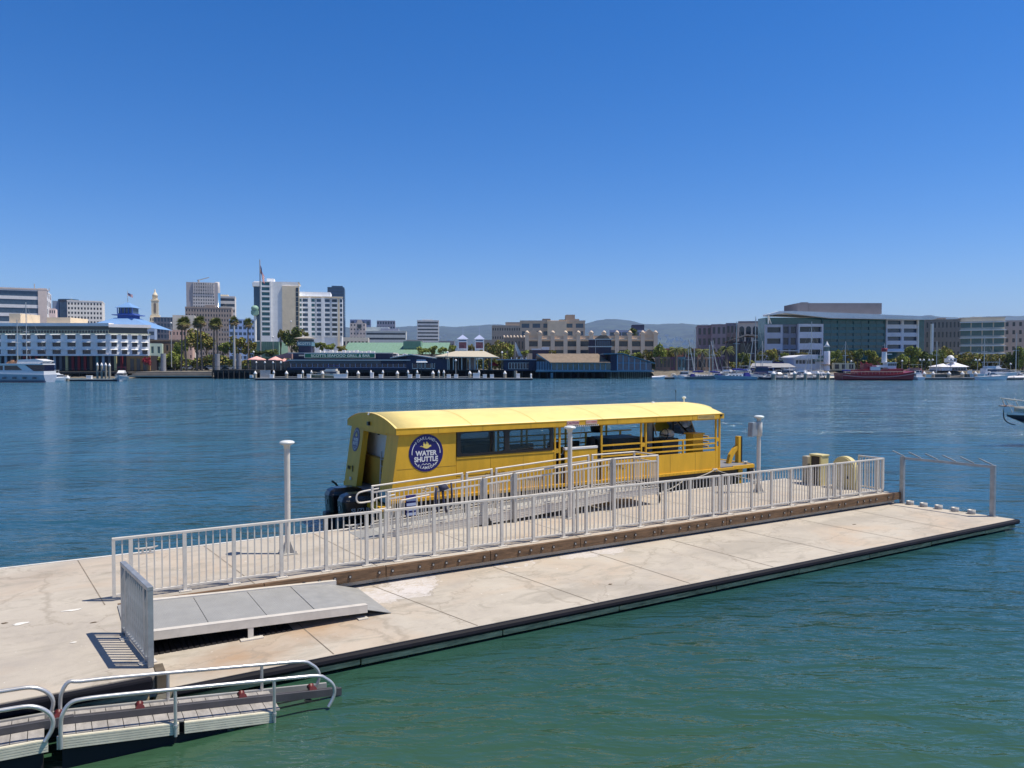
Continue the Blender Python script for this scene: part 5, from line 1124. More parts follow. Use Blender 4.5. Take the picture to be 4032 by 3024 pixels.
# small equipment on the roof
mb=MB(); 
for i in range(5): mb.box(x(3194+6*i),x(3198+6*i),10,12,z(1188),z(1181))
T.part('roof_vent',mb,M_alud)
Y=285; w8=wm('apartment_grey',134,125,118)
T=block('apartment_building','grey brown apartment block with many small windows right of the glass office',3640,3778,1262,Y,30,w8,front=(9,5,.42,.55),parapet=.3)
T=block('apartment_building','glass cornered apartment building with pale balcony slabs and a cream parapet',3776,3952,1256,Y-4,28,wm('cream_parapet',190,178,160),front=(4,6,.9,.74,None,fz(1266,Y)-G0,GL_T),parapet=.5)
for i in range(6): mb=MB(); zz=T.H*.93*(i+1)/6; mb.box(-.2,T.W+.4,-1.1,-.02,zz-.2,zz+.1); T.part('balcony_slab',mb,wm('roof_white',232,224,216))
pent(T,3820,3868,1247,4,14,T.wall.data.materials[0])
T=block('apartment_building','grey apartment block with small windows at the right edge of the picture',3948,4080,1262,Y+20,30,wm('apartment_grey2',158,150,146),front=(5,6,.4,.5))
block('apartment_building','pale brown rooftop building peeking above the grey apartments',3680,3720,1252,Y+40,20,wm('rooftop_tan',190,170,150))
T=block('low_building','dark glazed low hall with a curved white roof edge left of the glass office',2862,3010,1345,300,16,wm('dark_hall',62,58,70),front=(6,2,.8,.7,None,None,GL_D))
mb=MB(); mb.prism([(-1,T.H-.2),(T.W*.5,T.H+2.8),(T.W,T.H+2.2),(T.W,T.H+1.7),(T.W*.5,T.H+2.2)],'y',-2,14); T.part('roof',mb,wm('roof_tan',180,165,150),fix=True)
# ---------------- the blue and white waterfront hotel at the left
Y=236; k=Y/FPX; x=lambda p:(p-0)*k; ORX=fx(0,Y)
T=Thing('waterfront_hotel','long white hotel on the water with blue pyramid cupola, shaded balconies and small awnings','building',(ORX,Y,G0)); z=lambda p:fz(p,Y)-G0
wh=wm('hotel_cool_white',214,208,206); wb=mat('sky_blue_roof',C(118,158,206),.5,var=.05,scale=.3)
zg=z(1400); z1_=z(1312); zbal=z(1302); zto=z(1272)
mb=MB(); mb.box(x(-40),x(432),.4,22,zg,z1_); facade(T,mb,x(-40),x(432),zg,z1_,8,3,.56,.62,lambda u,dd,zz:(u,dd,zz),GL_N,d=.38)
# projecting bay walls that throw diagonal shadows
T.part('wall',mb,wh)
for i in range(8):
    for r in range(3):
        q=x(-40)+(x(432)-x(-40))*(i+.5)/8; zz=zg+(z1_-zg)*(r+.80)/3; w_=1.6
        mb=MB(); mb.add([(q-w_,-.8,zz-.02),(q+w_,-.8,zz-.02),(q+w_,-.01,zz+.22),(q-w_,-.01,zz+.22),(q-w_,-.8,zz-.12),(q+w_,-.8,zz-.12)],[(0,1,2,3),(4,5,1,0)]); T.part('awning',mb,wm('awning_white',226,228,236))
ang=R(30); TR=Matrix.Rotation(ang,4,'Z')
def rot(px_,dy,zz): v=TR@Vector((px_,dy,0)); return (x(432)+v.x,v.y,zz)
mb=MB(); LW=((592-CXP)/FPX*Y-fx(432,Y))/(math.cos(ang)-(592-CXP)/FPX*math.sin(ang))
def rb(mb,a,b,c,d_,e,f): mb.add([rot(*p) for p in ((a,c,e),(b,c,e),(b,d_,e),(a,d_,e),(a,c,f),(b,c,f),(b,d_,f),(a,d_,f))],[(0,3,2,1),(4,5,6,7),(0,1,5,4),(1,2,6,5),(2,3,7,6),(3,0,4,7)])
rb(mb,0,LW,.4,16,zg,z1_); facade(T,mb,0,LW,zg,z1_,4,3,.52,.62,rot,GL_N,d=.38); T.part('wall',mb,wm('hotel_bright',236,232,226))
for i in range(4):
    for r in range(3):
        q=LW*(i+.5)/4; zz=zg+(z1_-zg)*(r+.80)/3; mb=MB(); mb.add([rot(q-1,-.7,zz-.02),rot(q+1,-.7,zz-.02),rot(q+1,-.01,zz+.2),rot(q-1,-.01,zz+.2)],[(0,1,2,3)]); T.part('awning',mb,wm('awning_white',226,228,236))
mb=MB(); mb.box(x(-40),x(432),1.4,22,z1_+.01,z(1280)); rb(mb,0,LW-.6,1.2,16,z1_+.01,z(1282)); T.part('top_storey',mb,GL_D)
mb=MB(); mb.box(x(-42),x(434),-.3,22,z(1284),zto); rb(mb,0,LW+.4,-.3,16,z(1288),z(1276)); T.part('eaves',mb,wh)
mb=MB(); mb.box(x(-42),x(434),-.25,-.2,z1_+.9,z1_+1.0); mb.box(x(-42),x(434),-.4,1.2,z1_-.2,z1_-.001); rb(mb,0,LW+.2,-.4,1.2,z1_-.2,z1_-.001)
q=x(-42)
while q<x(432): mb.box(q,q+.06,-.25,-.2,z1_,z1_+.9); q+=.9
T.part('balcony_rail',mb,wm('rail_cream',205,205,180))
mb=MB(); mb.box(x(150),x(245),5,15,zto+.01,z(1246)); mb.box(x(0),x(45),5,15,zto+.01,z(1230)); T.part('roof_block',mb,wm('tan_block',190,175,150))
# hip roof, cupola
mb=MB(); c0=x(450); cy=9; 
mb.add([(x(372),1,zto+.02),(x(575),6,z(1290)),(x(560),22,z(1290)),(x(372),17,zto+.02),(x(415),6,z(1247)),(x(487),6,z(1247)),(x(487),12,z(1247)),(x(415),12,z(1247))],[(0,1,5,4),(1,2,6,5),(2,3,7,6),(3,0,4,7),(4,5,6,7)])
rfp=T.part('blue_roof',mb,wb)
mb=MB(); mb.box(x(424),x(484),6.5,11.5,z(1247),z(1228)); mb.box(x(408),x(500),5.4,12.6,z(1236),z(1233)); T.part('cupola',mb,wm('cupola_blue',70,95,160))
mb=MB(); mb.box(x(428),x(480),6.7,11.3,z(1228),z(1206)); T.part('cupola_window',mb,GL_B)
mb=MB(); 
for i in range(5): q=x(424+15*i); mb.box(q-.12,q+.12,6.5,6.69,z(1228),z(1206))
T.part('cupola_post',mb,wm('cupola_blue',70,95,160))
mb=MB(); mb.add([(x(417),5.6,z(1205)),(x(487),5.6,z(1205)),(x(487),12.4,z(1205)),(x(417),12.4,z(1205)),(x(452),9,z(1180))],[(0,1,4),(1,2,4),(2,3,4),(3,0,4),(0,3,2,1)]); T.part('cupola_roof',mb,wb)
mb=MB(); mb.tube([(x(451),9,z(1181)),(x(451),9,z(1135))],.09,6); fp=T.part('flagpole',mb,M_alu)
def flag(place,parent_thing,par,w_,h_,droop):
    mb=MB(); n=10
    def pt(i,v): u=i/n; return place(u*w_*(1-droop*.5),math.sin(u*7)*.12*w_,-u*w_*droop-v*h_)
    for j in range(7):
        mb.cur=j%2
        for i in range(n): mb.add([pt(i,j/7),pt(i+1,j/7),pt(i+1,(j+1)/7),pt(i,(j+1)/7)],[(0,1,2,3)])
    parent_thing.part('flag',mb,[mat('flag_red',(.45,.03,.05),.8),M_wht],par)
    mb=MB(); mb.cur=0
    for sgn in (-.02,.02):
        for i in range(4): mb.add([(lambda p:(p[0],p[1]+sgn,p[2]))(pt(i+a,b)) for a,b in ((0,0),(1,0),(1,.5),(0,.5))],[(0,1,2,3)])
    parent_thing.part('flag_canton',mb,mat('flag_blue',(.02,.03,.2),.8),par)
flag(lambda a,b,c:(x(451)+a,9+b,z(1142)+c),T,fp,1.9,.9,.35)
# ground floor shops under the hotel
cols=[(120,90,60),(110,30,34),(150,160,170),(120,34,34),(180,168,120),(90,120,120),(120,34,34),(90,92,96)]
mb=MB(); mb.box(x(-40),x(585),.6,20,0,zg-.02); T.part('ground_floor',mb,wm('shop_dark',44,40,46))
for i in range(26):
    p=-30+24*i
    if p>575: break
    mb=MB(); c=cols[(i*5)%8]; mb.box(x(p),x(p+9),.25,.598,0,zg-.03); T.part('shop_pier',mb,wm('s%d'%((i*5)%8),*c))
mb=MB(); mb.box(x(-40),x(590),-.5,-.1,zg-.1,zg+.25); T.part('fascia_band',mb,wh)
mb=MB(); mb.box(x(500),x(592),.1,.55,0,zg-.05); T.part('arcade_front',mb,wm('arcade_tan',150,112,70))
for p in (515,540,565): mb=MB(); mb.box(x(p),x(p+14),.02,.09,.0,zg-1); T.part('arcade_opening',mb,GL_D)
# pier deck beneath the left hotel
mb=MB(); mb.box(fx(-40,228),fx(520,228),226,236,1.5,2.0); 
for i in range(18): q=fx(-20+31*i,228); mb.box(q-.2,q+.2,227,227.4,-.5,1.49)
mb.box(fx(-40,228),fx(520,228),226,226.06,2.9,2.98)
for i in range(40): q=fx(-20+14*i,228); mb.box(q-.03,q+.03,226,226.05,2.0,2.9)
solo('pier',mb,mat('pier_dark',(.06,.055,.05),.8,var=.3),'dark timber promenade pier with thin railing below the blue roofed hotel','pier')
# red flowering tree beside hotel comes with the trees
# ---------------- restaurants on piles
M_navyw=mat('navy_siding',(.016,.022,.062),.6,var=.2,scale=.5)
M_pile=mat('pile_dark',(.03,.028,.026),.85,var=.3)
M_teal=mat('teal_frame',(.10,.21,.28),.6,var=.1)
M_cap=mat('white_cap',(.74,.74,.75),.5,var=.04)
M_offw=mat('offwhite_trim',(.60,.58,.55),.6,var=.08)
Y=222; ORX=fx(900,Y); k=Y/FPX; x=lambda p:(p-900)*k; z=lambda p:fz(p,Y)-0
DZ=fz(1457,Y)
def piles(T,a,b,z1,y0=0.6,step=2.6,rows=(0,4,8)):
    mb=MB(); q=a
    while q<=b:
        for r_ in rows: mb.tube([(q,y0+r_,-1),(q,y0+r_,z1)],.17,6)
        q+=step
    T.part('piles',mb,M_pile)
PX=fx(1160,Y); T=Thing('seafood_restaurant','long navy restaurant on piles with a green SCOTTS SEAFOOD GRILL & BAR sign','restaurant',(PX,Y,0))
x=lambda p:(p-1160)*k; z=lambda p:fz(p,Y)
mb=MB(); mb.box(x(1130),x(1622),0,14,DZ-.35,DZ); mb.box(x(1130),x(1622),-.02,.0,DZ-.7,DZ-.36); T.part('pier_deck',mb,M_pile)
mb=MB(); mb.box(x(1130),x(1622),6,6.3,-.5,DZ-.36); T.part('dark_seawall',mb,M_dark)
piles(T,x(1135),x(1620),DZ-.36)
mb=MB(); mb.box(x(1146),x(1615),.6,13,DZ+.01,z(1415)); mb.box(x(1130),x(1612),.35,.6,DZ+.01,z(1447)); T.part('wall',mb,M_navyw)
mb=MB(); mb.box(x(1140),x(1500),.30,.58,z(1432),z(1418)); T.part('upper_wall',mb,wm('grey_shutter',86,84,92))
for i in range(22):
    a=1145+21.2*i
    mb=MB(); mb.box(x(a+1.5),x(a+19.5),.40,.59,z(1445.5),z(1432.5)); T.part('window',mb,GL_N)
mb=MB()
for i in range(23): a=1145+21.2*i; mb.box(x(a-1),x(a+1),.28,.42,z(1446),z(1432.2))
mb.box(x(1144),x(1612),.26,.40,z(1447.5),z(1446.2)); T.part('window_trim',mb,wm('trim_lilac',150,150,175))
mb=MB(); mb.box(x(1135),x(1617),-.5,.9,z(1420),z(1416)); T.part('eaves',mb,M_offw)
mb=MB(); mb.box(x(1146),x(1540),2.2,12,z(1416)+.01,z(1392)); mb.box(x(1540),x(1622),1.2,12,z(1416)+.01,z(1408)); T.part('roof_storey',mb,M_navyw)
mb=MB(); mb.box(x(1128),x(1545),1.9,12.2,z(1391.5),z(1388)); T.part('roof_edge',mb,M_offw)
mb=MB(); mb.box(x(1195),x(1475),1.2,1.6,z(1410),z(1391)); mb.cur=1; mb.box(x(1197.5),x(1473),1.12,1.19,z(1408.5),z(1392.5)); sg=T.part('sign_board',mb,[M_cap,mat('sign_green',(.004,.13,.075),.5,var=.05)])
v,f=text_mesh("SCOTTS SEAFOOD GRILL & BAR",1.05,.01,.012,sx=1.0); 
xs=[a for a,_,_ in v]; ww_=max(xs)-min(xs); tgt=x(1455)-x(1222); q=tgt/ww_
mb=MB(); mb.add([(x(1222)+(a-min(xs))*q,1.10-c,z(1400.7)+b_) for a,b_,c in v],f); T.part('lettering',mb,mat('letter_cream',(.86,.88,.76),.5),sg)
mb=MB(); mb.box(x(1148),x(1192),1.7,2.19,z(1404),z(1391)); T.part('wall_panel',mb,M_navyw); mb=MB(); mb.box(x(1172),x(1193),1.5,1.69,z(1402),z(1397)); T.part('small_sign',mb,mat('cream_sign',(.6,.55,.45),.5))
# roof clutter
mb=MB()
for i in range(16): q=x(1480+ i*7.5+rnd.uniform(-2,2)); mb.box(q,q+rnd.uniform(.3,.9),4,5.5,z(1408),z(1408)+rnd.uniform(.3,1.3))
for i in range(14): q=x(1225+ i*17); mb.box(q,q+.9,7,8.5,z(1388)+.01,z(1388)+rnd.uniform(.3,.9))
T.part('roof_vent',mb,M_cap)
# sign tower
mb=MB(); mb.box(x(1158),x(1208),5,8,z(1392),z(1358)); T.part('tower_base',mb,M_navyw)
mb=MB(); mb.box(x(1154),x(1212),4.6,8.4,z(1361),z(1343)); sg=T.part('tower_sign',mb,M_teal)
v,f=text_mesh("SCOTT'S",.95,.01,.014,sx=1); xs=[a for a,_,_ in v]; q=(x(1208)-x(1158))/(max(xs)-min(xs)); mb=MB(); mb.add([(x(1158)+(a-min(xs))*q,4.58-c,z(1352)+b_) for a,b_,c in v],f); T.part('lettering',mb,mat('letter_cream',(.86,.88,.76),.5),sg)
mb=MB(); mb.box(x(1157),x(1209),4.8,8.2,z(1343)+.01,z(1333)); T.part('tower_lantern',mb,GL_D)
mb=MB(); mb.add([(x(1144),3.8,z(1330)),(x(1220),3.8,z(1330)),(x(1220),9.2,z(1330)),(x(1144),9.2,z(1330)),(x(1175),6.5,z(1321)),(x(1190),6.5,z(1321))],[(0,1,5,4),(1,2,5),(2,3,4,5),(3,0,4),(0,3,2,1)]); T.part('tower_roof',mb,mat('grey_roof',(.36,.33,.29),.8))
# gabled bar
T=Thing('gabled_pavilion','navy gabled restaurant wing with white window frames and a white door awning','restaurant',(fx(1540,Y),Y,0)); x=lambda p:(p-1540)*k
mb=MB(); mb.prism([(x(1600),DZ+.01),(x(1760),DZ+.01),(x(1760),z(1414)),(x(1715),z(1410)),(x(1618),z(1396)),(x(1600),z(1403))],'y',.2,9); T.part('wall',mb,M_navyw,fix=True)
mb=MB(); rp=[(x(1537),z(1408)),(x(1618),z(1394)),(x(1720),z(1409)),(x(1720),z(1413)),(x(1618),z(1398)),(x(1537),z(1411))]; mb.prism(rp,'y',-.6,9.3); T.part('roof',mb,M_offw,fix=True)
for a,b in ((1624,1644),(1650,1658),(1662,1672),(1676,1698),(1703,1712)):
    mb=MB(); mb.box(x(a),x(b),.1,.198,z(1450),z(1432)); w_=T.part('window',mb,GL_N); mb=MB()
    for q in (a,b): mb.box(x(q)-.06,x(q)+.06,.02,.19,z(1452),z(1430))
    mb.box(x(a),x(b),.02,.19,z(1451)-.1,z(1451)+.1); T.part('frame',mb,M_offw,w_)
mb=MB(); mb.add([(x(1641),-.9,z(1427)),(x(1686),-.9,z(1427)),(x(1675),.15,z(1416)),(x(1641),.15,z(1416))],[(0,1,2,3)]); mb.box(x(1641),x(1686),-.95,-.9,z(1428),z(1426)); T.part('awning',mb,wm('awning_white',226,228,236))
# open pavilion with belfries
T=Thing('open_pavilion','open beige roofed pavilion on the pier with tall columns','pavilion',(fx(1700,Y),Y,0)); x=lambda p:(p-1700)*k
mb=MB(); mb.box(x(1615),x(1990),.2,14,DZ-.35,DZ); mb.box(x(1615),x(1990),0,.19,DZ-.2,DZ+.05); T.part('pier_deck',mb,M_pile); piles(T,x(1622),x(1985),DZ-.36)
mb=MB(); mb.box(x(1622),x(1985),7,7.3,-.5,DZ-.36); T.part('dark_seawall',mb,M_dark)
mb=MB(); mb.add([(x(1712),-1.5,z(1403)),(x(1963),-1.5,z(1406)),(x(1963),14,z(1406)),(x(1712),14,z(1403)),(x(1790),5,z(1381)),(x(1905),5,z(1381)),(x(1905),9,z(1381)),(x(1790),9,z(1381)),
   (x(1712),-1.5,z(1406)),(x(1963),-1.5,z(1409)),(x(1963),14,z(1409)),(x(1712),14,z(1406))],[(0,1,5,4),(1,2,6,5),(2,3,7,6),(3,0,4,7),(4,5,6,7),(8,9,1,0),(9,10,2,1),(10,11,3,2),(11,8,0,3),(11,10,9,8)]); T.part('roof',mb,mat('beige_membrane',(.50,.45,.36),.8,var=.08))
for p in (1745,1762,1768,1785,1818,1850,1870,1880,1902,1935):
    mb=MB(); mb.box(x(p)-.13,x(p)+.13,.5,.75,DZ,z(1404)); T.part('column',mb,M_offw)
mb=MB(); mb.box(x(1760),x(1835),8,8.3,DZ,z(1408)); T.part('back_wall',mb,wm('brown_curtain',96,84,78)); 
mb=MB(); mb.box(x(1838),x(1870),8,8.3,DZ,z(1408)); T.part('bright_backdrop',mb,wm('bright_wall',214,190,190)); mb=MB(); mb.box(x(1715),x(1745),5,8,DZ,z(1408)); T.part('navy_kiosk',mb,M_navyw)
for i,(a,b,lab) in enumerate(((1803,1840,'left white framed belfry tower with a grey pyramid roof above the pavilion'),(1870,1905,'right white framed belfry tower with a grey pyramid roof above the pavilion'))):
    Yb=Y+6; B_=Thing('belfry_tower',lab,'tower',(fx(a,Yb),Yb,0),group='belfry towers above the pavilion'); kb=Yb/FPX; W=(b-a)*kb; zb=lambda p:fz(p,Yb)
    mb=MB(); 
    for q in (0,W-.22): 
        for d_ in (0,W-.22): mb.box(q,q+.22,d_,d_+.22,DZ,zb(1336))
    for zz in (zb(1336),zb(1345),zb(1374)): mb.box(0.001,W-.001,-.02,.2,zz-.15,zz+.15); mb.box(0.001,W-.001,W-.2,W+.02,zz-.15,zz+.15)
    B_.part('frame',mb,wm('belfry_white',196,204,224))
    mb=MB(); mb.box(.23,W-.23,.05,W-.25,zb(1344),zb(1337)); B_.part('blue_band',mb,mat('belfry_blue',(.06,.14,.26),.6)); mb=MB(); mb.box(.24,W-.24,W*.5,W*.5+.1,zb(1372),zb(1347)); B_.part('painted_panel',mb,mat('panel_pinkred',(.28,.12,.14),.7,var=.7,scale=1.5))
    mb=MB(); mb.add([(-.3,-.3,zb(1335)),(W+.3,-.3,zb(1335)),(W+.3,W+.3,zb(1335)),(-.3,W+.3,zb(1335)),(W/2,W/2,zb(1317))],[(0,1,4),(1,2,4),(2,3,4),(3,0,4),(0,3,2,1)]); mb.tube([(W/2,W/2,zb(1318)),(W/2,W/2,zb(1285))],.06,5); B_.part('roof',mb,wm('belfry_roof',150,160,190))
# small navy restaurant
T=Thing('navy_bar','small navy flat roofed restaurant with a row of white framed windows','restaurant',(fx(1980,Y),Y-2,0)); x=lambda p:(p-1980)*k
mb=MB(); mb.box(x(1982),x(2110),.3,9,DZ-.2,z(1418)); T.part('wall',mb,M_navyw); mb=MB(); mb.box(x(1955),x(2112),-.5,9.5,z(1418)+.01,z(1414.5)); T.part('roof',mb,mat('roof_paleblue',(.32,.36,.44),.6))
for i in range(7): a=2003+11.2*i; mb=MB(); mb.box(x(a)+.05,x(a+11)-.05,.15,.299,z(1452),z(1430)); w_=T.part('window',mb,GL_N); mb=MB(); mb.box(x(a)-.07,x(a)+.07,.05,.29,z(1453),z(1428)); mb.box(x(a),x(a+11.2),.06,.14,z(1429.5),z(1428)); mb.box(x(a),x(a+11.2),.06,.14,z(1453),z(1451.7)); T.part('frame',mb,M_offw,w_)
mb=MB(); 
for p in (2012,2033,2053,2070): mb.box(x(p),x(p)+.25,3,3.3,z(1414),z(1407))
mb.box(x(2050),x(2060),3,4,z(1414),z(1408)); T.part('roof_vent',mb,M_cap); piles(T,x(1985),x(2108),DZ-.2)
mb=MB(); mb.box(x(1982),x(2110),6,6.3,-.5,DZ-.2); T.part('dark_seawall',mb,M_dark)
# teal glass restaurant at the right
Y=216; k=Y/FPX; x=lambda p:(p-2090)*k; z=lambda p:fz(p,Y); T=Thing('glass_restaurant','teal framed glass restaurant on piles with a brown hip roof and sloping right wing','restaurant',(fx(2090,Y),Y,0))
z0=z(1459)
mb=MB(); mb.box(x(2110),x(2575),0,16,z0-.4,z0); T.part('pier_deck',mb,M_teal)
mb=MB(); mb.box(x(2112),x(2405),.5,14,z0+.01,z(1425)); mb.box(x(2405),x(2430),.3,14,z0+.01,z(1395)); T.part('wall',mb,M_navyw)
for i in range(11): a=2172+21.3*i; mb=MB(); mb.box(x(a+1.3),x(a+20),.3,.498,z(1456),z(1432)); w_=T.part('window',mb,GL_T); mb=MB(); mb.box(x(a)-.12,x(a)+.12,.15,.49,z0,z(1429)); T.part('frame',mb,wm('teal_light',120,146,168),w_)
for i in range(9): a=2114+6.3*i; mb=MB(); mb.box(x(a),x(a)+.16,.15,.49,z0,z(1423)); T.part('slat',mb,wm('teal_light',120,146,168))
mb=MB(); mb.box(x(2112),x(2404),.1,.29,z0,z(1456.5)); mb.box(x(2165),x(2404),.1,.29,z(1431.5),z(1428.5)); T.part('sill',mb,wm('teal_light',120,146,168))
mb=MB(); mb.add([(x(2165),-1,z(1427)),(x(2402),-1,z(1427)),(x(2368),9,z(1391)),(x(2120),9,z(1391)),(x(2165),-1,z(1429)),(x(2402),-1,z(1429)),(x(2402),18,z(1427)),(x(2110),18,z(1427))],[(0,1,2,3),(4,5,1,0),(1,6,2),(3,2,6,7),(0,3,7)]); T.part('roof',mb,mat('brown_shingle',(.22,.17,.125),.9,var=.3,scale=1.2))
mb=MB(); mb.add([(x(2115),.2,z(1392)),(x(2165),-1.1,z(1426)),(x(2165),-1.1,z(1429)),(x(2110),.2,z(1396))],[(0,1,2,3)]); T.part('roof_verge',mb,M_teal)
mb=MB(); mb.prism([(x(2431),z0+.01),(x(2568),z0+.01),(x(2568),z(1428)),(x(2450),z(1393)),(x(2431),z(1395))],'y',.4,14); T.part('wall',mb,M_navyw,fix=True)
for i in range(6):
    a=2431+22.6*i; zt_=z(1393+max(0,(a+22-2450))*.30); 
    mb=MB(); mb.box(x(a+1.5),x(a+21),.25,.395,z(1457),z(1431)); w_=T.part('window',mb,GL_B)
    if zt_>z(1424): mb=MB(); mb.add([(x(a+1.5),.3,z(1427)),(x(a+21),.3,z(1427)),(x(a+21),.3,zt_),(x(a+1.5),.3,z(1396+max(0,(a-2450))*.30))],[(0,1,2,3)]); T.part('window',mb,GL_B)
    mb=MB(); mb.box(x(a)-.13,x(a)+.13,.12,.38,z0,z(1396+max(0,a-2450)*.30)); T.part('frame',mb,wm('teal_light',120,146,168),w_)
mb=MB(); mb.box(x(2431),x(2568),.1,.28,z(1430.5),z(1428)); mb.box(x(2431),x(2568),.1,.28,z0,z(1457)); T.part('sill',mb,wm('teal_light',120,146,168))
mb=MB(); mb.prism([(x(2450),z(1390)),(x(2580),z(1429)),(x(2578),z(1431.5)),(x(2450),z(1393.5)),(x(2375),z(1396)),(x(2375),z(1392))],'y',-.6,14); T.part('roof',mb,M_teal,fix=True)
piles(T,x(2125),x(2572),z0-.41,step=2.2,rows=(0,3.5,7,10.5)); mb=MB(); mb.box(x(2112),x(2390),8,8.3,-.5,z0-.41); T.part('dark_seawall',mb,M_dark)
mb=MB(); mb.box(x(2168),x(2178),.2,.5,z(1490),z(1468)); T.part('tide_board',mb,M_teal)
T=block('dark_tower_house','dark maroon boxy rooftop tower with white banded windows behind the teal restaurant',2318,2406,1338,232,8,wm('maroon_dark',58,52,66),z0=GZ)
kk=232/FPX; mb=MB(); mb.box(-.3,T.W+.3,-.2,-.01,T.H-2.2,T.H-1.9); mb.box(-.3,T.W+.3,-.2,-.01,T.H+.01,T.H+.3); mb.box(T.W*.29,T.W*.31,-.25,-.01,0,T.H); T.part('white_trim',mb,M_offw)
for i in range(8): mb=MB(); mb.box(T.W*(.36+.075*i),T.W*(.41+.075*i),-.1,-.01,T.H-1.8,T.H-.3); T.part('window',mb,GL_B)
mb=MB(); mb.prism([(T.W*.25,T.H+.3),(T.W*.95,T.H+.3),(T.W*.8,T.H+1.4),(T.W*.5,T.H+1.4)],'y',.5,6); T.part('roof',mb,mat('brown_shingle',(.22,.17,.125),.9)); 
T=block('dark_tower_house','low dark stair house with a white roof edge left of the brown roofed restaurant',2096,2160,1378,232,6,wm('maroon_dark',58,52,66)); mb=MB(); mb.box(-.2,T.W*.55,-.2,6,T.H+.01,T.H+.4); mb.box(T.W*.6,T.W+.2,-.2,6,T.H+.01,T.H+.9); T.part('roof',mb,M_cap)
# ---------------- harbour buildings at the right
Y=236; k=Y/FPX; z=lambda p:fz(p,Y)-G0
T=Thing('harbour_office','white barrel roofed harbour office with a glazed teal end behind the marina','building',(fx(3125,Y),Y,G0)); x=lambda p:(p-3125)*k
mb=MB(); mb.box(x(3128),x(3245),.3,12,0,z(1412)); T.part('wall',mb,wm('harbour_white',190,194,205))
mb=MB(); pr=[(x(3123),z(1413)),(x(3128),z(1406)),(x(3140),z(1401)),(x(3165),z(1398)),(x(3215),z(1396)),(x(3215),z(1413))]; mb.prism(pr,'y',-.8,12.5,True); T.part('barrel_roof',mb,wm('pale_roof',196,198,206),fix=True)
mb=MB(); mb.box(x(3200),x(3246),-.5,.29,z(1424),z(1400)); T.part('glass_end',mb,GL_T)
for i in range(6): mb=MB(); mb.box(x(3134+13*i),x(3143+13*i),.1,.298,z(1432),z(1418)); T.part('window',mb,GL_D)
mb=MB(); mb.box(x(3196),x(3250),-.7,.0,z(1414.5),z(1412.5)); mb.box(x(3207),x(3209),-.7,-.5,0,z(1412)); mb.box(x(3238),x(3240),-.7,-.5,0,z(1412)); T.part('canopy_frame',mb,M_cap)
T=Thing('lighthouse_tower','white cylindrical tower with a glazed lantern and small conical roof by the marina','tower',(fx(3254,234),234,G0)); k4=234/FPX; zz=lambda p:fz(p,234)-G0
mb=MB(); r_=11.5*k4; mb.lathe((0,0,0),[(r_,0),(r_,zz(1384)),(r_*.98,zz(1383)),(0,zz(1383))],20); T.part('shaft',mb,wm('tower_paint',206,204,210)); mb=MB(); mb.lathe((0,0,zz(1383)),[(r_*.8,0),(r_*.8,zz(1365)-zz(1383))],14); T.part('lantern',mb,GL_T)
mb=MB(); mb.lathe((0,0,zz(1366)),[(0,-.01),(r_*1.05,0),(r_*.5,.8),(r_*.2,1.4),(0,1.8)],14); T.part('roof',mb,M_cap); mb=MB(); mb.box(-r_*1.6,r_*1.6,-r_*1.6,r_*1.6,zz(1438),zz(1435)); T.part('ochre_base',mb,mat('ochre',(.42,.25,.09),.7))
T=block('low_building','flat cream service building with garage doors behind the marina boats',3280,3365,1429,236,8,wm('service_cream',176,172,150),front=(3,1,.6,.6)); 
T=Thing('boat_shed','long grey sheet metal canopy roof sheltering boats in the marina','shed',(fx(2955,222),222,0)); k5=222/FPX; x=lambda p:(p-2955)*k5; z=lambda p:fz(p,222)
M_sheet=mat('grey_sheet',(.33,.33,.34),.6,var=.1,scale=.5)
mb=MB(); mb.add([(x(2952),0,z(1447)),(x(3135),0,z(1446)),(x(3150),9,z(1431)),(x(3000),9,z(1430)),(x(2952),0,z(1448.5)),(x(3135),0,z(1447.5))],[(0,1,2,3),(4,5,1,0)]); T.part('roof',mb,M_sheet)
for p in (2955,3000,3045,3090,3133): mb=MB(); mb.box(x(p)-.1,x(p)+.1,.1,.3,0,z(1447.5)); T.part('post',mb,M_alud)
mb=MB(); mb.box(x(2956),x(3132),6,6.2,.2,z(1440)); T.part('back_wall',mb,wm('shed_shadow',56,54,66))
T=block('low_building','white flat roofed cabin with navy tarpaulin behind the grey boat shed',2980,3085,1424,240,5,wm('navy_tarp',40,42,92)); mb=MB(); mb.box(-.2,T.W*.57,-.3,5,T.H-.9,T.H+.3); T.part('roof',mb,M_cap)
T=Thing('harbour_kiosk','small white square pavilion with a pyramid roof and louvred cupola on the quay','pavilion',(fx(3756,233),233,G0)); k6=233/FPX; z=lambda p:fz(p,233)-G0; x=lambda p:(p-3756)*k6
mb=MB(); mb.box(x(3706),x(3805),0,7,0,z(1444)); T.part('wall',mb,wm('kiosk_white',190,192,200))
for i in range(5): mb=MB(); mb.box(x(3748+11*i),x(3757+11*i),-.1,-.01,z(1458),z(1449)); T.part('window',mb,GL_D)
mb=MB(); mb.add([(x(3742),-.8,z(1444)),(x(3810),-.8,z(1444)),(x(3810),7.5,z(1444)),(x(3742),7.5,z(1444)),(x(3775),3,z(1425))],[(0,1,4),(1,2,4),(2,3,4),(3,0,4)]); mb.add([(x(3700),-.5,z(1444)),(x(3745),-.5,z(1444)),(x(3745),7,z(1444)),(x(3700),7,z(1444)),(x(3735),3,z(1431))],[(0,1,4),(1,2,4),(2,3,4),(3,0,4)]); T.part('roof',mb,wm('kiosk_roof',206,206,214))
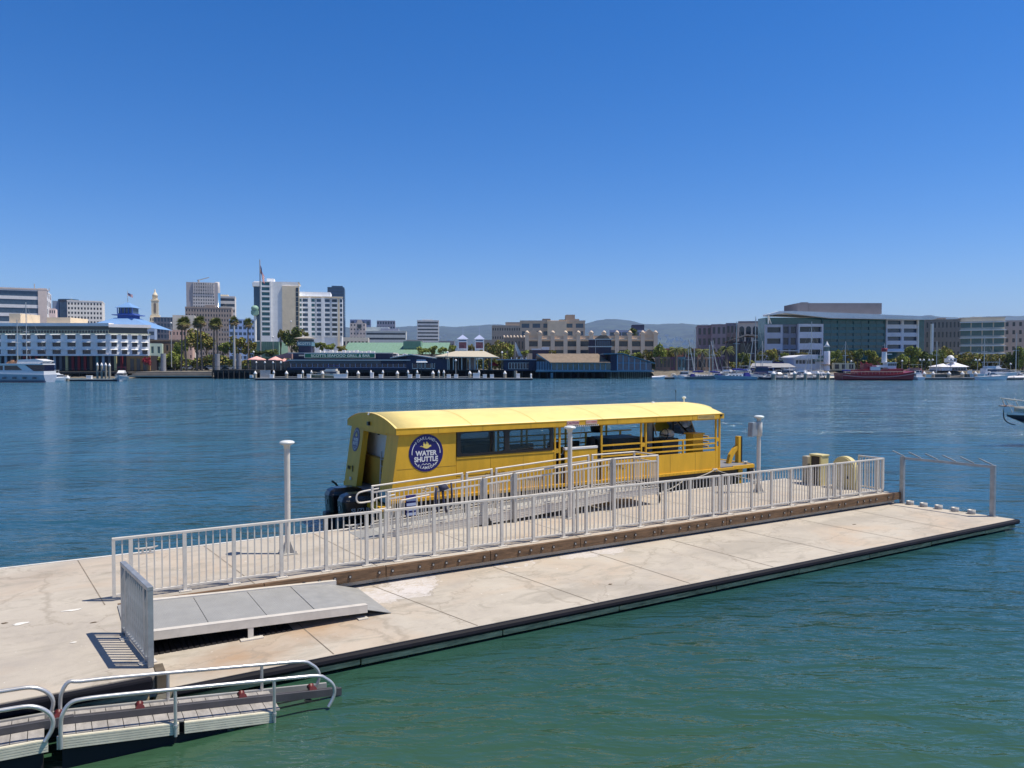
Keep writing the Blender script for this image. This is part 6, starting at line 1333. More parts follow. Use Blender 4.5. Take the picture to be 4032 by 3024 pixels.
mb=MB(); mb.box(x(3745),x(3772),1,4,z(1427),z(1411)); mb.lathe((x(3758.5),2.5,z(1411)),[(14*k6,0),(12*k6,.5),(6*k6,.9),(0,1.0)],10); T.part('cupola',mb,M_cap); mb=MB(); mb.box(x(3761),x(3770),.9,.99,z(1422),z(1414)); mb.box(x(3748),x(3757),.9,.99,z(1422),z(1414)); T.part('louvre',mb,GL_D)
# shopfront row under date palms
for i,(a,b,c,lab) in enumerate(((2580,2640,(120,104,96),'brown shopfront right behind the teal restaurant'),(2640,2668,(100,78,100),'purple shopfront under the date palms'),(2668,2698,(90,128,140),'teal shopfront under the date palms'),(2700,2745,(96,90,100),'grey arcade shopfront between the date palms'),(2745,2800,(176,140,112),'peach shopfront under the date palms'),(2800,2870,(92,74,96),'plum shopfront near the white flybridge boats'))):
    block('shopfront',lab,a,b,1405,244,8,wm('shop%d'%i,*c),front=(max(2,(b-a)//14),1,.6,.6,None,None,GL_D))
# ================================================================ trees
def leafmat(name,c,v=.45):
    return mat(name,c,.75,var=v,scale=.9,spec=.2)
def crown_mesh(name,m,seed,n=1500,rx=1,rz=1,lobes=9,leaf=.11,m2=None):
    r=random.Random(seed); L=[(r.uniform(-.62,.62),r.uniform(-.62,.62),r.uniform(-.5,.62),r.uniform(.28,.5)) for _ in range(lobes)]
    mb=MB()
    for k in range(n):
        lx,ly,lz,lr=r.choice(L); 
        d=Vector((r.gauss(0,1),r.gauss(0,1),r.gauss(0,1))).normalized()*lr*(r.random()**.33)
        p=Vector(((lx+d.x)*rx,(ly+d.y)*rx,(lz+d.z)*rz)); a=Vector((r.gauss(0,1),r.gauss(0,1),r.gauss(0,.6))).normalized(); b=a.cross(Vector((r.gauss(0,1),r.gauss(0,1),r.gauss(0,1)))).normalized(); s_=leaf*r.uniform(.5,1.3)
        mb.cur=1 if (m2 and r.random()<.35) else 0
        mb.add([p-a*s_,p-b*s_*.7,p+a*s_,p+b*s_*.7],[(0,1,2,3)])
    return mb.mesh(name,[m,m2] if m2 else [m])
M_bark=mat('bark',(.10,.08,.06),.9,var=.4,scale=2); M_barkp=mat('palm_bark',(.17,.14,.11),.9,var=.3,scale=3)
LF=[leafmat('leaf_green',(.20,.23,.055)),leafmat('leaf_olive',(.27,.22,.065)),leafmat('leaf_dark',(.08,.115,.04)),leafmat('leaf_bright',(.30,.35,.08))]
CR=[crown_mesh('crown',LF[0],1,1500,m2=LF[3]),crown_mesh('crown',LF[1],2,1500,m2=LF[0]),crown_mesh('crown',LF[2],3,1500,m2=LF[0]),crown_mesh('crown',LF[3],4,1500,m2=LF[0]),crown_mesh('crown',LF[1],5,1500,m2=LF[3]),crown_mesh('crown',mat('bougainvillea',(.28,.01,.03),.7,var=.4,scale=1),6,900)]
def tree(px,yt,yb,wpx,Y,kind,label,group=None,z0=GZ,trunk=True,name='broadleaf_tree',cat='tree'):
    k=Y/FPX; zt=fz(yt,Y); zb=max(fz(yb,Y),z0+.3); rx=wpx*k/2/.9; rz=(zt-zb)/2/.92
    T=Thing(name,label,cat,(fx(px,Y),Y,z0),rnd.uniform(0,6),group=group)
    o=link(bpy.data.objects.new('crown',CR[kind])); o.parent=T.o; o.location=(0,0,(zt+zb)/2-z0); o.scale=(rx,rx*.85,rz)
    if trunk:
        h=(zt+zb)/2-z0; mb=MB(); mb.tube([(0,0,0),(.1,0,h*.5),(0,.1,h)],[.28,.22,.12],7)
        for a in (0,2.1,4.2): mb.tube([(0,0,h*.55),(math.cos(a)*rx*.45,math.sin(a)*rx*.4,h*.95)],[.13,.05],5)
        T.part('trunk',mb,M_bark)
    return T
def fan_palm(px,yt,Y,label,wpx=50,dx=0,yb=1445,twin=False):
    k=Y/FPX; zt=fz(yt,Y); T=Thing('fan_palm',label,'palm tree',(fx(px,Y),Y,GZ),group='tall fan palms on the promenade')
    H=zt-GZ; r=random.Random(int(px)); R_=wpx*k/2
    for j in range(2 if twin else 1):
        ox=(j-.5)*1.0 if twin else 0; h=H-R_*1.05+j*.4
        mb=MB(); mb.tube([(ox*1.6,0,0),(ox*1.1,0,h*.5),(ox*.8,0,h)],[.30,.24,.20],8); T.part('trunk',mb,M_barkp)
        mb=MB()
        for q in range(150):
            az=r.uniform(0,6.28); el=r.uniform(-1.15,1.25); d=Vector((math.cos(az)*math.cos(el),math.sin(az)*math.cos(el),math.sin(el))); L_=R_*r.uniform(.75,1.05)*(1.0 if el>-.3 else 1.15)
            tip=Vector((ox*.8,0,h+R_*.1))+d*L_+Vector((0,0,-.18*R_)); sidev=d.cross(Vector((0,0,1))).normalized(); up=sidev.cross(d)
            base=Vector((ox*.8,0,h))+d*L_*.35
            for s_ in range(7):
                a=(s_-3)*.32; e=tip+(sidev*math.sin(a)+ d*(math.cos(a)-1))*R_*.42+Vector((0,0,-abs(a)*.22*R_)); w_=R_*.045
                mb.cur=1 if el<-.35 else (2 if q%3==0 else 0)
                mb.add([base-up*w_*.4,e-sidev*w_*.5,e+sidev*w_*.5,base+up*w_*.4],[(0,1,2,3)])
        T.part('crown',mb,[leafmat('palm_leaf',(.18,.20,.06)),mat('palm_dry',(.30,.23,.12),.85,var=.3),leafmat('palm_leaf_light',(.30,.31,.10))])
fan_palm(725,1242,236,'twin trunked tall fan palm farthest left in the row of five',54,twin=True)
fan_palm(787,1240,236,'tall twin trunked fan palm second from the left',50,twin=True)
fan_palm(851,1247,236,'tall fan palm in the middle of the row of five',50,twin=True)
fan_palm(924,1238,236,'tall fan palm behind the grey mast with the crossbar',44)
fan_palm(979,1245,236,'tall fan palm nearest the white hotel tower',44)
def date_palm(px,yt,Y,label,wpx=64):
    k=Y/FPX; zt=fz(yt,Y); T=Thing('date_palm',label,'palm tree',(fx(px,Y),Y,GZ),group='date palms along the marina'); R_=wpx*k/2; h=zt-GZ-R_*.55; r=random.Random(int(px))
    mb=MB(); mb.tube([(0,0,0),(0,0,h)],[.42,.40],9); T.part('trunk',mb,M_barkp); mb=MB()
    for q in range(46):
        az=r.uniform(0,6.28); el=r.uniform(-.25,1.3); pts=[]
        for i in range(7):
            u=i/6; e=el-u*u*1.35; d=R_*u
            pts.append(Vector((math.cos(az)*d*math.cos(el*.6),math.sin(az)*d*math.cos(el*.6),h+math.sin(el)*d*.9-u*u*R_*.55)))
        sv=Vector((-math.sin(az),math.cos(az),0))
        for i in range(6):
            for t_ in range(3):
                u=(t_+.5)/3; p=pts[i].lerp(pts[i+1],u); dd=(pts[i+1]-pts[i]).normalized()
                for sg in (-1,1):
                    mb.cur=q%2; e=p+sv*sg*R_*.13*(1.1-i/8)+dd*R_*.08-Vector((0,0,R_*.06)); mb.add([p,p+dd*.12,e],[(0,1,2)])
        mb.cur=0; mb.tube(pts,.04,4,cap=False)
    T.part('crown',mb,[leafmat('datepalm_leaf',(.14,.17,.05)),leafmat('datepalm_leaf2',(.26,.27,.09))])
date_palm(2661,1358,240,'feathery date palm nearest the teal glass restaurant')
date_palm(2695,1366,250,'date palm slightly behind the leftmost feathery one',50)
date_palm(2764,1366,240,'date palm in front of the arched lofts, with a reddish trunk')
date_palm(2858,1356,240,'tallest date palm in front of the low dark glazed hall',66)
TR_=[ # px,ytop,ybottom,width,Y,kind,label
(655,1390,1440,60,243,0,'small green tree left of the first tall palm'),(700,1340,1435,70,250,0,'green tree behind the first pair of tall palms'),(690,1385,1440,60,240,3,'bright bushy tree low beside the leftmost palm trunks'),
(775,1300,1380,90,255,4,'large olive tree behind the second palm'),(815,1310,1385,80,256,1,'large olive tree between the second and third palms'),(880,1345,1395,60,254,0,'green tree between the third and fourth palms'),
(940,1325,1400,75,256,4,'olive tree between the fourth and fifth palms'),(985,1335,1395,60,257,1,'olive brown tree below the fifth palm'),(1015,1378,1405,60,250,2,'low dark green hedge tree left of the pink umbrellas'),(1070,1375,1405,70,250,2,'low dark green tree above the pink umbrellas'),
(1107,1292,1345,34,262,1,'slim tree crown just left of the sign tower tree'),(1150,1290,1390,80,262,2,'big dark tree standing left of the SCOTTS sign tower'),(1190,1292,1345,50,266,1,'brownish tree crown right behind the sign tower roof'),
(1235,1345,1385,46,250,3,'bright green street tree just right of the sign tower'),(1268,1347,1385,46,250,0,'second street tree right of the sign tower'),(1303,1352,1388,40,250,3,'third street tree right of the sign tower'),(1345,1362,1388,40,252,4,'pale street tree at the end of the row above the long sign'),
(1665,1366,1400,50,255,3,'bright tree in front of the green market roof'),(1700,1360,1398,44,256,0,'tree in front of the right end of the green market roof'),(1745,1366,1396,50,256,3,'tree left of the open pavilion roof'),(1788,1358,1390,36,256,0,'tree close behind the left belfry tower'),
(1856,1352,1392,30,258,1,'tree seen between the two belfry towers'),(1925,1345,1420,60,256,1,'olive tree right of the right belfry tower'),(1975,1345,1425,70,256,4,'large olive tree behind the small navy bar'),(2015,1350,1425,50,257,0,'green tree left of the slanting white flag'),(2070,1378,1405,40,250,3,'bright small tree above the small navy bar roof'),
(2175,1376,1398,34,256,1,'small tree peeking over the brown roof'),(2455,1378,1420,50,250,3,'bright tree behind the sloping teal roof, left one'),(2500,1385,1425,50,250,0,'green tree behind the sloping teal roof, middle one'),(2545,1372,1440,60,250,1,'olive tree at the right end of the long beige hall'),
(2595,1355,1445,70,246,3,'large yellow green tree right of the teal restaurant'),(2640,1362,1440,40,252,1,'olive tree touching the leftmost date palm'),(2725,1368,1440,50,255,2,'dark tree between the date palms'),(2810,1372,1440,60,254,1,'olive tree left of the tallest date palm'),(2925,1388,1445,60,252,0,'tree behind the sailboat mast right of the low hall'),
(2995,1380,1430,50,250,1,'olive tree left of the grey boat shed roof'),(3035,1376,1428,56,250,4,'large olive tree above the grey boat shed'),(3080,1388,1425,44,250,0,'green tree right above the boat shed'),(3160,1384,1405,50,262,1,'tree crown above the harbour office roof'),
(3290,1378,1430,46,250,3,'bright tree just right of the white lighthouse tower'),(3330,1372,1428,60,252,1,'olive tree above the cream service building'),(3375,1375,1425,50,252,2,'dark tree left of the red boat funnel'),(3425,1378,1430,56,254,0,'green tree behind the red boat mast'),
(3460,1405,1440,60,252,4,'pale tree between the red boat funnel and the office'),(3550,1395,1440,50,246,3,'yellow green small tree right of the red boat'),(3600,1362,1450,80,250,0,'tall bushy green tree below the white roof column'),(3640,1385,1450,56,248,2,'dark green tree behind the cruisers'),
(3680,1375,1450,70,250,0,'green tree left of the little white pavilion'),(3722,1368,1448,60,252,4,'olive tree above the little white pavilion, left'),(3770,1392,1448,80,254,1,'brownish olive tree above the little white pavilion, right'),(3830,1390,1450,80,252,4,'wide brownish tree right of the little white pavilion'),
(3885,1390,1450,76,252,1,'brownish tree behind the tall mast with spreaders'),(3935,1395,1450,70,252,4,'olive brown tree behind the flybridge yacht'),(3985,1380,1455,64,250,2,'dark tree near the right edge behind the masts'),(4025,1362,1455,60,248,0,'green tree cut by the right edge of the picture')]
for px,a,b,w_,Y,kd,lb in TR_: tree(px,a,b,w_,Y,kd,lb,'trees along the far shore')
tree(580,1402,1446,34,232,5,'red flowering bougainvillea bush beside the blue roofed hotel',z0=2.0,name='flowering_bush',cat='bush')
tree(2488,1292,1326,42,330,2,'dark round tree in front of the blue and white glazed building',group='trees along the far shore')
# distant foliage band that nobody could count
def mass(x0,x1,yt,yb,Y,seed,label,n=4200):
    mb=MB(); r=random.Random(seed); a,b=fx(x0,Y),fx(x1,Y); zt,zb=fz(yt,Y),GZ
    for k in range(n):
        u=r.random(); x=a+(b-a)*u; top=zb+(zt-zb)*(.72+.35*noise.noise(Vector((x*.12,seed,0)))+.12*noise.noise(Vector((x*.5,seed,3))))
        z=zb+(top-zb)*r.random()**.6; y=Y+r.uniform(-3,3); p=Vector((x,y,z)); q=Vector((r.gauss(0,1),r.gauss(0,1),r.gauss(0,1))).normalized(); w_=q.cross(Vector((r.gauss(0,1),r.gauss(0,1),1))).normalized(); s_=r.uniform(.3,.8)
        mb.cur=r.randrange(3); mb.add([p-q*s_,p-w_*s_*.6,p+q*s_,p+w_*s_*.6],[(0,1,2,3)])
    solo('shrubbery',mb,[LF[0],LF[1],LF[2]],label,'shrubbery',kind='stuff')
mass(620,1130,1395,1440,248,11,'continuous shrubbery behind the palms on the promenade')
mass(2570,3300,1412,1445,249,12,'continuous shrubbery behind the marina boats')
mass(3300,4080,1405,1452,256,13,'continuous shrubbery at the right behind the boats')
mass(1620,2120,1400,1450,262,14,'dark shrubbery behind the open pavilion',2500)
# ================================================================ docks and pilings
M_fdock=mat('float_grey',(.46,.44,.40),.85,var=.15,scale=.5); M_fside=mat('float_side',(.018,.014,.03),.7,var=.3)
def fdock(x0,x1,Y,label,zt=.72,d=2.4,name='floating_dock'):
    T=Thing(name,label,'dock',(fx(x0,Y),Y,WZ)); W=fx(x1,Y)-fx(x0,Y); mb=MB(); mb.box(0,W,0,d,-.4,zt-WZ-.14); T.part('float',mb,M_fside)
    mb=MB(); mb.box(-.05,W+.05,-.06,d+.06,zt-WZ-.138,zt-WZ); T.part('deck',mb,M_fdock); return T
fdock(1005,2098,198,'long grey floating dock with dark sides in front of the restaurants')
fdock(1060,1900,209,'narrow inner floating dock behind the row of white boxes',zt=.9,d=1.5)
fdock(240,470,186,'left floating dock between the white yacht and the trawler',d=2)
fdock(2570,2850,212,'left marina dock beside the teal restaurant'); fdock(2935,3310,203,'marina dock in front of the crowded white boats')
fdock(3570,3900,203,'marina dock right of the red boat',d=2); fdock(3960,4120,202,'marina dock cut off by the right edge',d=2)
M_pil=mat('piling_grey',(.30,.27,.22),.9,var=.2,scale=2)
def piling(px,yt,Y,label,r=.36,cap=True,group='capped dock pilings',m=None):
    z=fz(yt,Y); T=Thing('dock_piling',label,'piling',(fx(px,Y),Y,-.6),group=group); h=z+.6
    mb=MB(); mb.tube([(0,0,0),(0,0,h-(.75 if cap else 0))],r,12); T.part('pile',mb,m or M_pil)
    if cap: mb=MB(); mb.lathe((0,0,h-.8),[(r*1.05,0),(r*1.12,.05),(r*1.08,.2),(.05,.8),(0,.8)],12); T.part('cap',mb,M_cap)
PL='white capped grey piling in the front row along the long floating dock'; PL2='slimmer white capped piling in the back row behind the long floating dock'
F_='thick white capped piling '
for px,lb in ((1006,'at the left tip of the long dock beside the wire gate'),(1129,'with a blue band, second in the front row'),(1271,'right in front of the green hulled boat'),(1411,'just right of the long white dock box'),(1565,'in front of the gabled navy restaurant wing'),(1705,'left of the pavilion roof in the front row'),(1850,'left of the tall wide white dock box'),(1988,'in front of the small navy bar')): piling(px,1460,199.5,F_+lb,.40,group='front row of dock pilings')
F_='slim white capped back row piling '
for px,lb in ((1079,'below the pink umbrellas'),(1193,'between two dock boxes, left of the green boat'),(1227,'beside the bow of the green boat'),(1367,'behind the stern of the green boat'),(1461,'behind the cream box'),(1508,'under the right end of the long sign roof'),(1607,'below the white door awning wing'),(1643,'below the right end of the white awning'),(1728,'under the left corner of the pavilion roof'),(1748,'behind the first pavilion column'),(1886,'behind the tall wide dock box')): piling(px,1457,208,F_+lb,.28,group='back row of dock pilings')
piling(2030,1460,203,'bare beige piling without a cap near the right end of the long dock',.4,cap=False)
for px in (3045,): piling(px,1462,202,'thickest white capped piling in front of the marina boats',.62)
for px,lb in ((3128,'first'),(3170,'second'),(3220,'third'),(3260,'last')): piling(px,1461,202.5,lb+' piling from the left of four before the crowded cruisers',.45,group='marina pilings')
for px,lb in ((3601,'white capped piling beside the stern of the double decked cruiser'),(3638,'white capped piling right of the double decked cruiser'),(3673,'white capped piling with a purplish post'),(3736,'white capped piling below the little white pavilion'),(3788,'white capped piling right of the little white pavilion'),(3840,'white capped piling by the dock sign at the right')): piling(px,1462,205,lb,.42)
piling(268,1478,186,'short white capped piling beside the white stern boat',.42); 
for px,lb in ((385,'left'),(402,'middle'),(418,'right')): piling(px,1428,205,lb+' one of three tall slim white capped pilings beside the trawler',.28,group='tall pilings by the trawler')
piling(433,1430,203,'tall white capped piling partly hidden behind the trawler',.3)
M_conc=mat('column_grey',(.26,.27,.30),.85,var=.15)
for px,yt,lb in ((645,1392,'thick grey concrete column beside the leftmost palms'),(857,1393,'thick grey concrete column on the dark wharf between the palms'),(942,1393,'shorter grey concrete column on the dark wharf right of the mast')): piling(px,yt,233,lb,.75,cap=False,group=None,m=M_conc)
# white boxes on the dock
T0=Thing('dock_box','x','dock box',(0,0,0)); mb=MB(); mb.box(-.5,.5,-.35,.35,0,.62); T0.part('bin',mb,M_cap,bev=.04); mb=MB(); mb.box(-.54,.54,-.39,.39,.625,.72); T0.part('lid',mb,M_cap,bev=.03)
def dbox(px,wpx,Y,label,h=1.0,first=[True],group='white dock boxes'):
    o=T0.o if first[0] else copy_tree(T0.o); first[0]=False
    o.location=(fx(px,Y),Y,.722); k=wpx*Y/FPX; o.scale=(k,1,h); o['label']=label; o['group']=group
BL='white dock box on the outer edge of the long floating dock'
for px in (991,): dbox(px,12,200,'white box at the far left tip of the floating dock',1.1)
for px,lb in ((1071,'right of the wire gate'),(1180,'left of the slim piling before the green boat'),(1217,'at the bow of the green boat'),(1500,'right of the cream box'),(1615,'below the white door awning'),(1646,'second one below the white door awning'),(1767,'left of the light pole on the dock'),(1796,'at the foot of the light pole on the dock'),(1909,'first one right of the tall wide box'),(1937,'second one right of the tall wide box')): dbox(px,15,199,'white dock box '+lb,1.35)
dbox(1342,52,198.8,'long white dock box in front of the green hulled boat',1.5); dbox(1876,27,199,'tall wide white dock box right of the light pole',1.8); dbox(1465,12,200,'cream coloured box beside a white dock box',2.0); dbox(353,20,187,'white dock box on the left dock near the trawler',1.2); dbox(2040,14,200,'cream box beside the bare piling',1.6)
T=Thing('power_pedestal','white power pedestal near the right tip of the long dock','pedestal',(fx(2091,199),199,.72)); mb=MB(); mb.cyl((0,0,0),.22,.9,10); T.part('body',mb,M_cap); mb=MB(); mb.lathe((0,0,.9),[(.26,0),(.2,.22),(0,.28)],10); T.part('head',mb,M_cap)
# white cage gate on the dock tip
T=Thing('dock_gate','white wire fence panel and gate at the left tip of the floating dock','gate',(fx(1020,199),200,.72)); mb=MB(); W=40*199/FPX
for i in range(14): q=W*i/13; mb.box(q,q+.05,0,.04,0,2.0)
for zz in (0,1,1.95): mb.box(0,W+.05,-.005,.045,zz,zz+.05)
T.part('frame',mb,M_cap); mb=MB(); mb.box(.05,W,.045,.05,.05,1.95); T.part('mesh_panel',mb,mat('gate_mesh',(.5,.5,.5),.7,alpha=.45))
# dark wharf beneath the promenade
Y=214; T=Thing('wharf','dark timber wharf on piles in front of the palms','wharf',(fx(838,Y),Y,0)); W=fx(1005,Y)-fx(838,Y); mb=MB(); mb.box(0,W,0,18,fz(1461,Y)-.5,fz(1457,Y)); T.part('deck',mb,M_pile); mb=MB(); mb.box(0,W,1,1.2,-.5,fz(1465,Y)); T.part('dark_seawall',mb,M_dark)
mb=MB()
for i in range(9): q=W*i/8; mb.tube([(q,-.1,-1),(q,-.1,fz(1462,Y))],.18,6)
T.part('piles',mb,M_pile); mb=MB()
for i in range(30): q=W*i/29; mb.box(q,q+.05,.2,.25,fz(1457,Y),fz(1457,Y)+1.05)
mb.box(0,W+.05,.19,.26,fz(1457,Y)+1.05,fz(1457,Y)+1.12); T.part('railing',mb,mat('rail_green',(.08,.12,.11),.7))
# stone promenade steps at the left
for i in range(3): 
    mb=MB(); mb.box(fx(520,222),fx(845,222),220+i*2.2,240,.6+.5*i,1.1+.5*i-.003); solo('quay_step',mb,mat('quay_stone',(.30,.27,.22),.9,var=.2,scale=.4),['lowest','middle','uppermost'][i]+' pale stone step of the promenade below the palms','quay')
# guard fence pieces / poles
def pole(px,yt,yb,Y,label,r=.1,name='light_pole',cat='pole',arm=None,globe=True,double=False,flagfn=None,base=None):
    z0=base if base is not None else max(fz(yb,Y),.2); T=Thing(name,label,cat,(fx(px,Y),Y,z0)); h=fz(yt,Y)-z0
    mb=MB(); mb.tube([(0,0,0),(0,0,h)],[r,r*.6],8); p=T.part('pole',mb,M_alud)
    if globe:
        for dx in ((-.55,.55) if double else (0,)):
            mb=MB(); mb.lathe((dx,0,h),[(.0,-.05),(.3,0),(.28,.3),(.12,.5),(0,.55)],10); T.part('lamp',mb,M_cap)
        if double: mb=MB(); mb.box(-.6,.6,-.05,.05,h-.1,h-.003); T.part('arm',mb,M_alud)
    if arm: mb=MB(); mb.box(*arm[:2],-.06,.06,fz(arm[2],Y)-z0,fz(arm[2],Y)-z0+.18); T.part('crossbar',mb,M_alud)
    if flagfn: flagfn(T,p,h)
    return T
pole(677,1275,1445,232,'tall slim light pole left of the first palm',.14)
pole(924,1282,1452,228,'thick grey mast with a crossbar on the dark wharf',.45,name='signal_mast',cat='mast',arm=(-3.4,.4,1308),globe=False)
k3=330/FPX
pole(1028,1022,1375,300,'very tall flagpole with an American flag beside the white hotel tower',.3,name='flagpole',cat='flagpole',globe=False,flagfn=lambda T,p,h:flag(lambda a,b,c:(a*.55,b,h-1.8+c*1.0),T,p,5.2,3.0,.9),base=GZ)
pole(2028,1345,1440,235,'slim pole with a pale slanting flag above the small navy bar',.1,name='flagpole',cat='flagpole',globe=False,base=GZ,flagfn=lambda T,p,h:(lambda mb:T.part('flag',mb,mat('flag_pale',(.5,.55,.58),.8),p))(MB().quad((.1,0,h),(2.3,.3,h-4.6),(1.0,.2,h-4.3),(.1,0,h-2))))
for px,yt,yb,Y,lb in ((1148,1268,1340,280,'street lamp rising over the trees left of the sign tower'),(1000,1388,1450,236,'globe street lamp left of the pink umbrellas'),(1077,1330,1395,250,'cluster floodlight pole before the white hotel'),(1795,1422,1490,203,'white light pole on the floating dock before the pavilion'),(1763,1390,1457,221,'slim lamp post at the left of the pavilion'),(1977,1390,1455,222,'lamp post between the pavilion and the navy bar'),(3350,1425,1450,232,'small globe lamp by the cream service building'),(3550,1424,1452,234,'globe lamp left of the double decked cruiser'),(3977,1436,1455,232,'globe lamp near the right edge behind the boats')): pole(px,yt,yb,Y,lb,.09)
for px,lb in ((3628,'twin headed street lamp right of the double decked cruiser'),(3663,'twin headed street lamp left of the little white pavilion'),(3741,'twin headed street lamp directly before the little white pavilion'),(3847,'twin headed street lamp left of the flybridge yacht')): pole(px,1420,1455,231,lb,.09,double=True)
for px,lb in ((1010,'leftmost'),(1044,'second'),(1076,'third'),(1107,'rightmost')): pole(px,1430,1457,221,lb+' small lamp post on the terrace under the pink umbrellas',.07)
# umbrellas
def umbrella(px,yt,wpx,Y,c,label):
    k=Y/FPX; z0=fz(1457,Y); T=Thing('umbrella',label,'umbrella',(fx(px,Y),Y,z0)); h=fz(yt,Y)-z0; r=wpx*k/2
    mb=MB(); mb.tube([(0,0,0),(0,0,h)],.06,6); T.part('pole',mb,M_alud); mb=MB(); n=10
    vs=[(r*math.cos(6.283*i/n),r*math.sin(6.283*i/n),h-1.0) for i in range(n)]+[(0,0,h)]+[(r*math.cos(6.283*i/n),r*math.sin(6.283*i/n),h-1.2) for i in range(n)]
    mb.add(vs,[(i,(i+1)%n,n) for i in range(n)]+[(i+n+1,(i+1)%n+n+1,(i+1)%n,i) for i in range(n)]); T.part('canopy',mb,mat('canopy_%d'%c[0],C(*c),.8,var=.05))
umbrella(1012,1402,74,225,(236,176,168),'wide pink umbrella at the left end of the restaurant terrace'); umbrella(1086,1403,60,225,(236,176,166),'pink umbrella in the middle of the restaurant terrace'); umbrella(1122,1409,34,226,(235,178,168),'small pink umbrella touching the navy restaurant')
umbrella(1945,1424,36,227,(200,30,60),'red umbrella under the right end of the pavilion roof')
mb=MB(); mb.prism([(fx(1060,232),fz(1410,232)),(fx(1135,232),fz(1388,232)),(fx(1150,232),fz(1388,232)),(fx(1150,232),fz(1412,232))],'y',232,240); solo('terrace_canopy',mb,mat('canopy_dusk',C(170,140,140),.8),'pinkish sloping canopy wall behind the pink umbrellas','canopy')
mb=MB(); mb.box(fx(985,226),fx(1146,226),225,236,fz(1461,226),fz(1457.5,226)); mb.box(fx(985,226),fx(1146,226),231,231.3,-.5,fz(1461,226)-.01)
for i in range(24): q=fx(985+7*i,226); mb.box(q,q+.05,225,225.05,fz(1457.5,226),fz(1449,226))
mb.box(fx(985,226),fx(1146,226),224.98,225.07,fz(1449,226),fz(1448.3,226)); solo('terrace_deck',mb,M_pile,'dark terrace deck with railing under the pink umbrellas','deck')
mb=MB(); mb.box(fx(990,233),fx(1144,233),233,233.2,fz(1457,233),fz(1415,233)); solo('terrace_screen',mb,GL_D,'dark glass screen at the back of the restaurant terrace','screen')
# parked cars on the promenade
CARS=[(745,(225,225,228),'white parked car between the second and first palms'),(800,(60,65,75),'dark parked car beside the second palm'),(835,(215,218,222),'white parked car between the second and third palms'),(880,(150,155,160),'silver parked car right of the third palm'),(905,(220,220,222),'white parked van like car by the grey column')]
for px,c,lb in CARS:
    T=Thing('parked_car',lb,'car',(fx(px,246),246,GZ),group='cars parked on the promenade'); mb=MB(); pr=[(-2.1,.35),(2.1,.35),(2.15,.8),(1.5,.95),(.9,1.45),(-1.0,1.48),(-1.6,1.0),(-2.15,.9)]; mb.prism(pr,'y',-.85,.85); T.part('body',mb,mat('car_%d'%c[0],C(*c),.25,var=.02,coat=.5),fix=True,bev=.05)
    mb=MB(); mb.prism([(1.35,.97),(.85,1.38),(-.95,1.40),(-1.4,1.0)],'y',-.87,.87); T.part('window',mb,GL_D,fix=True)
    for q in (-1.35,1.35): mb=MB(); mb.tube([(q,-.9,.34),(q,-.7,.34)],.33,12); T.part('wheel',mb,M_blk)
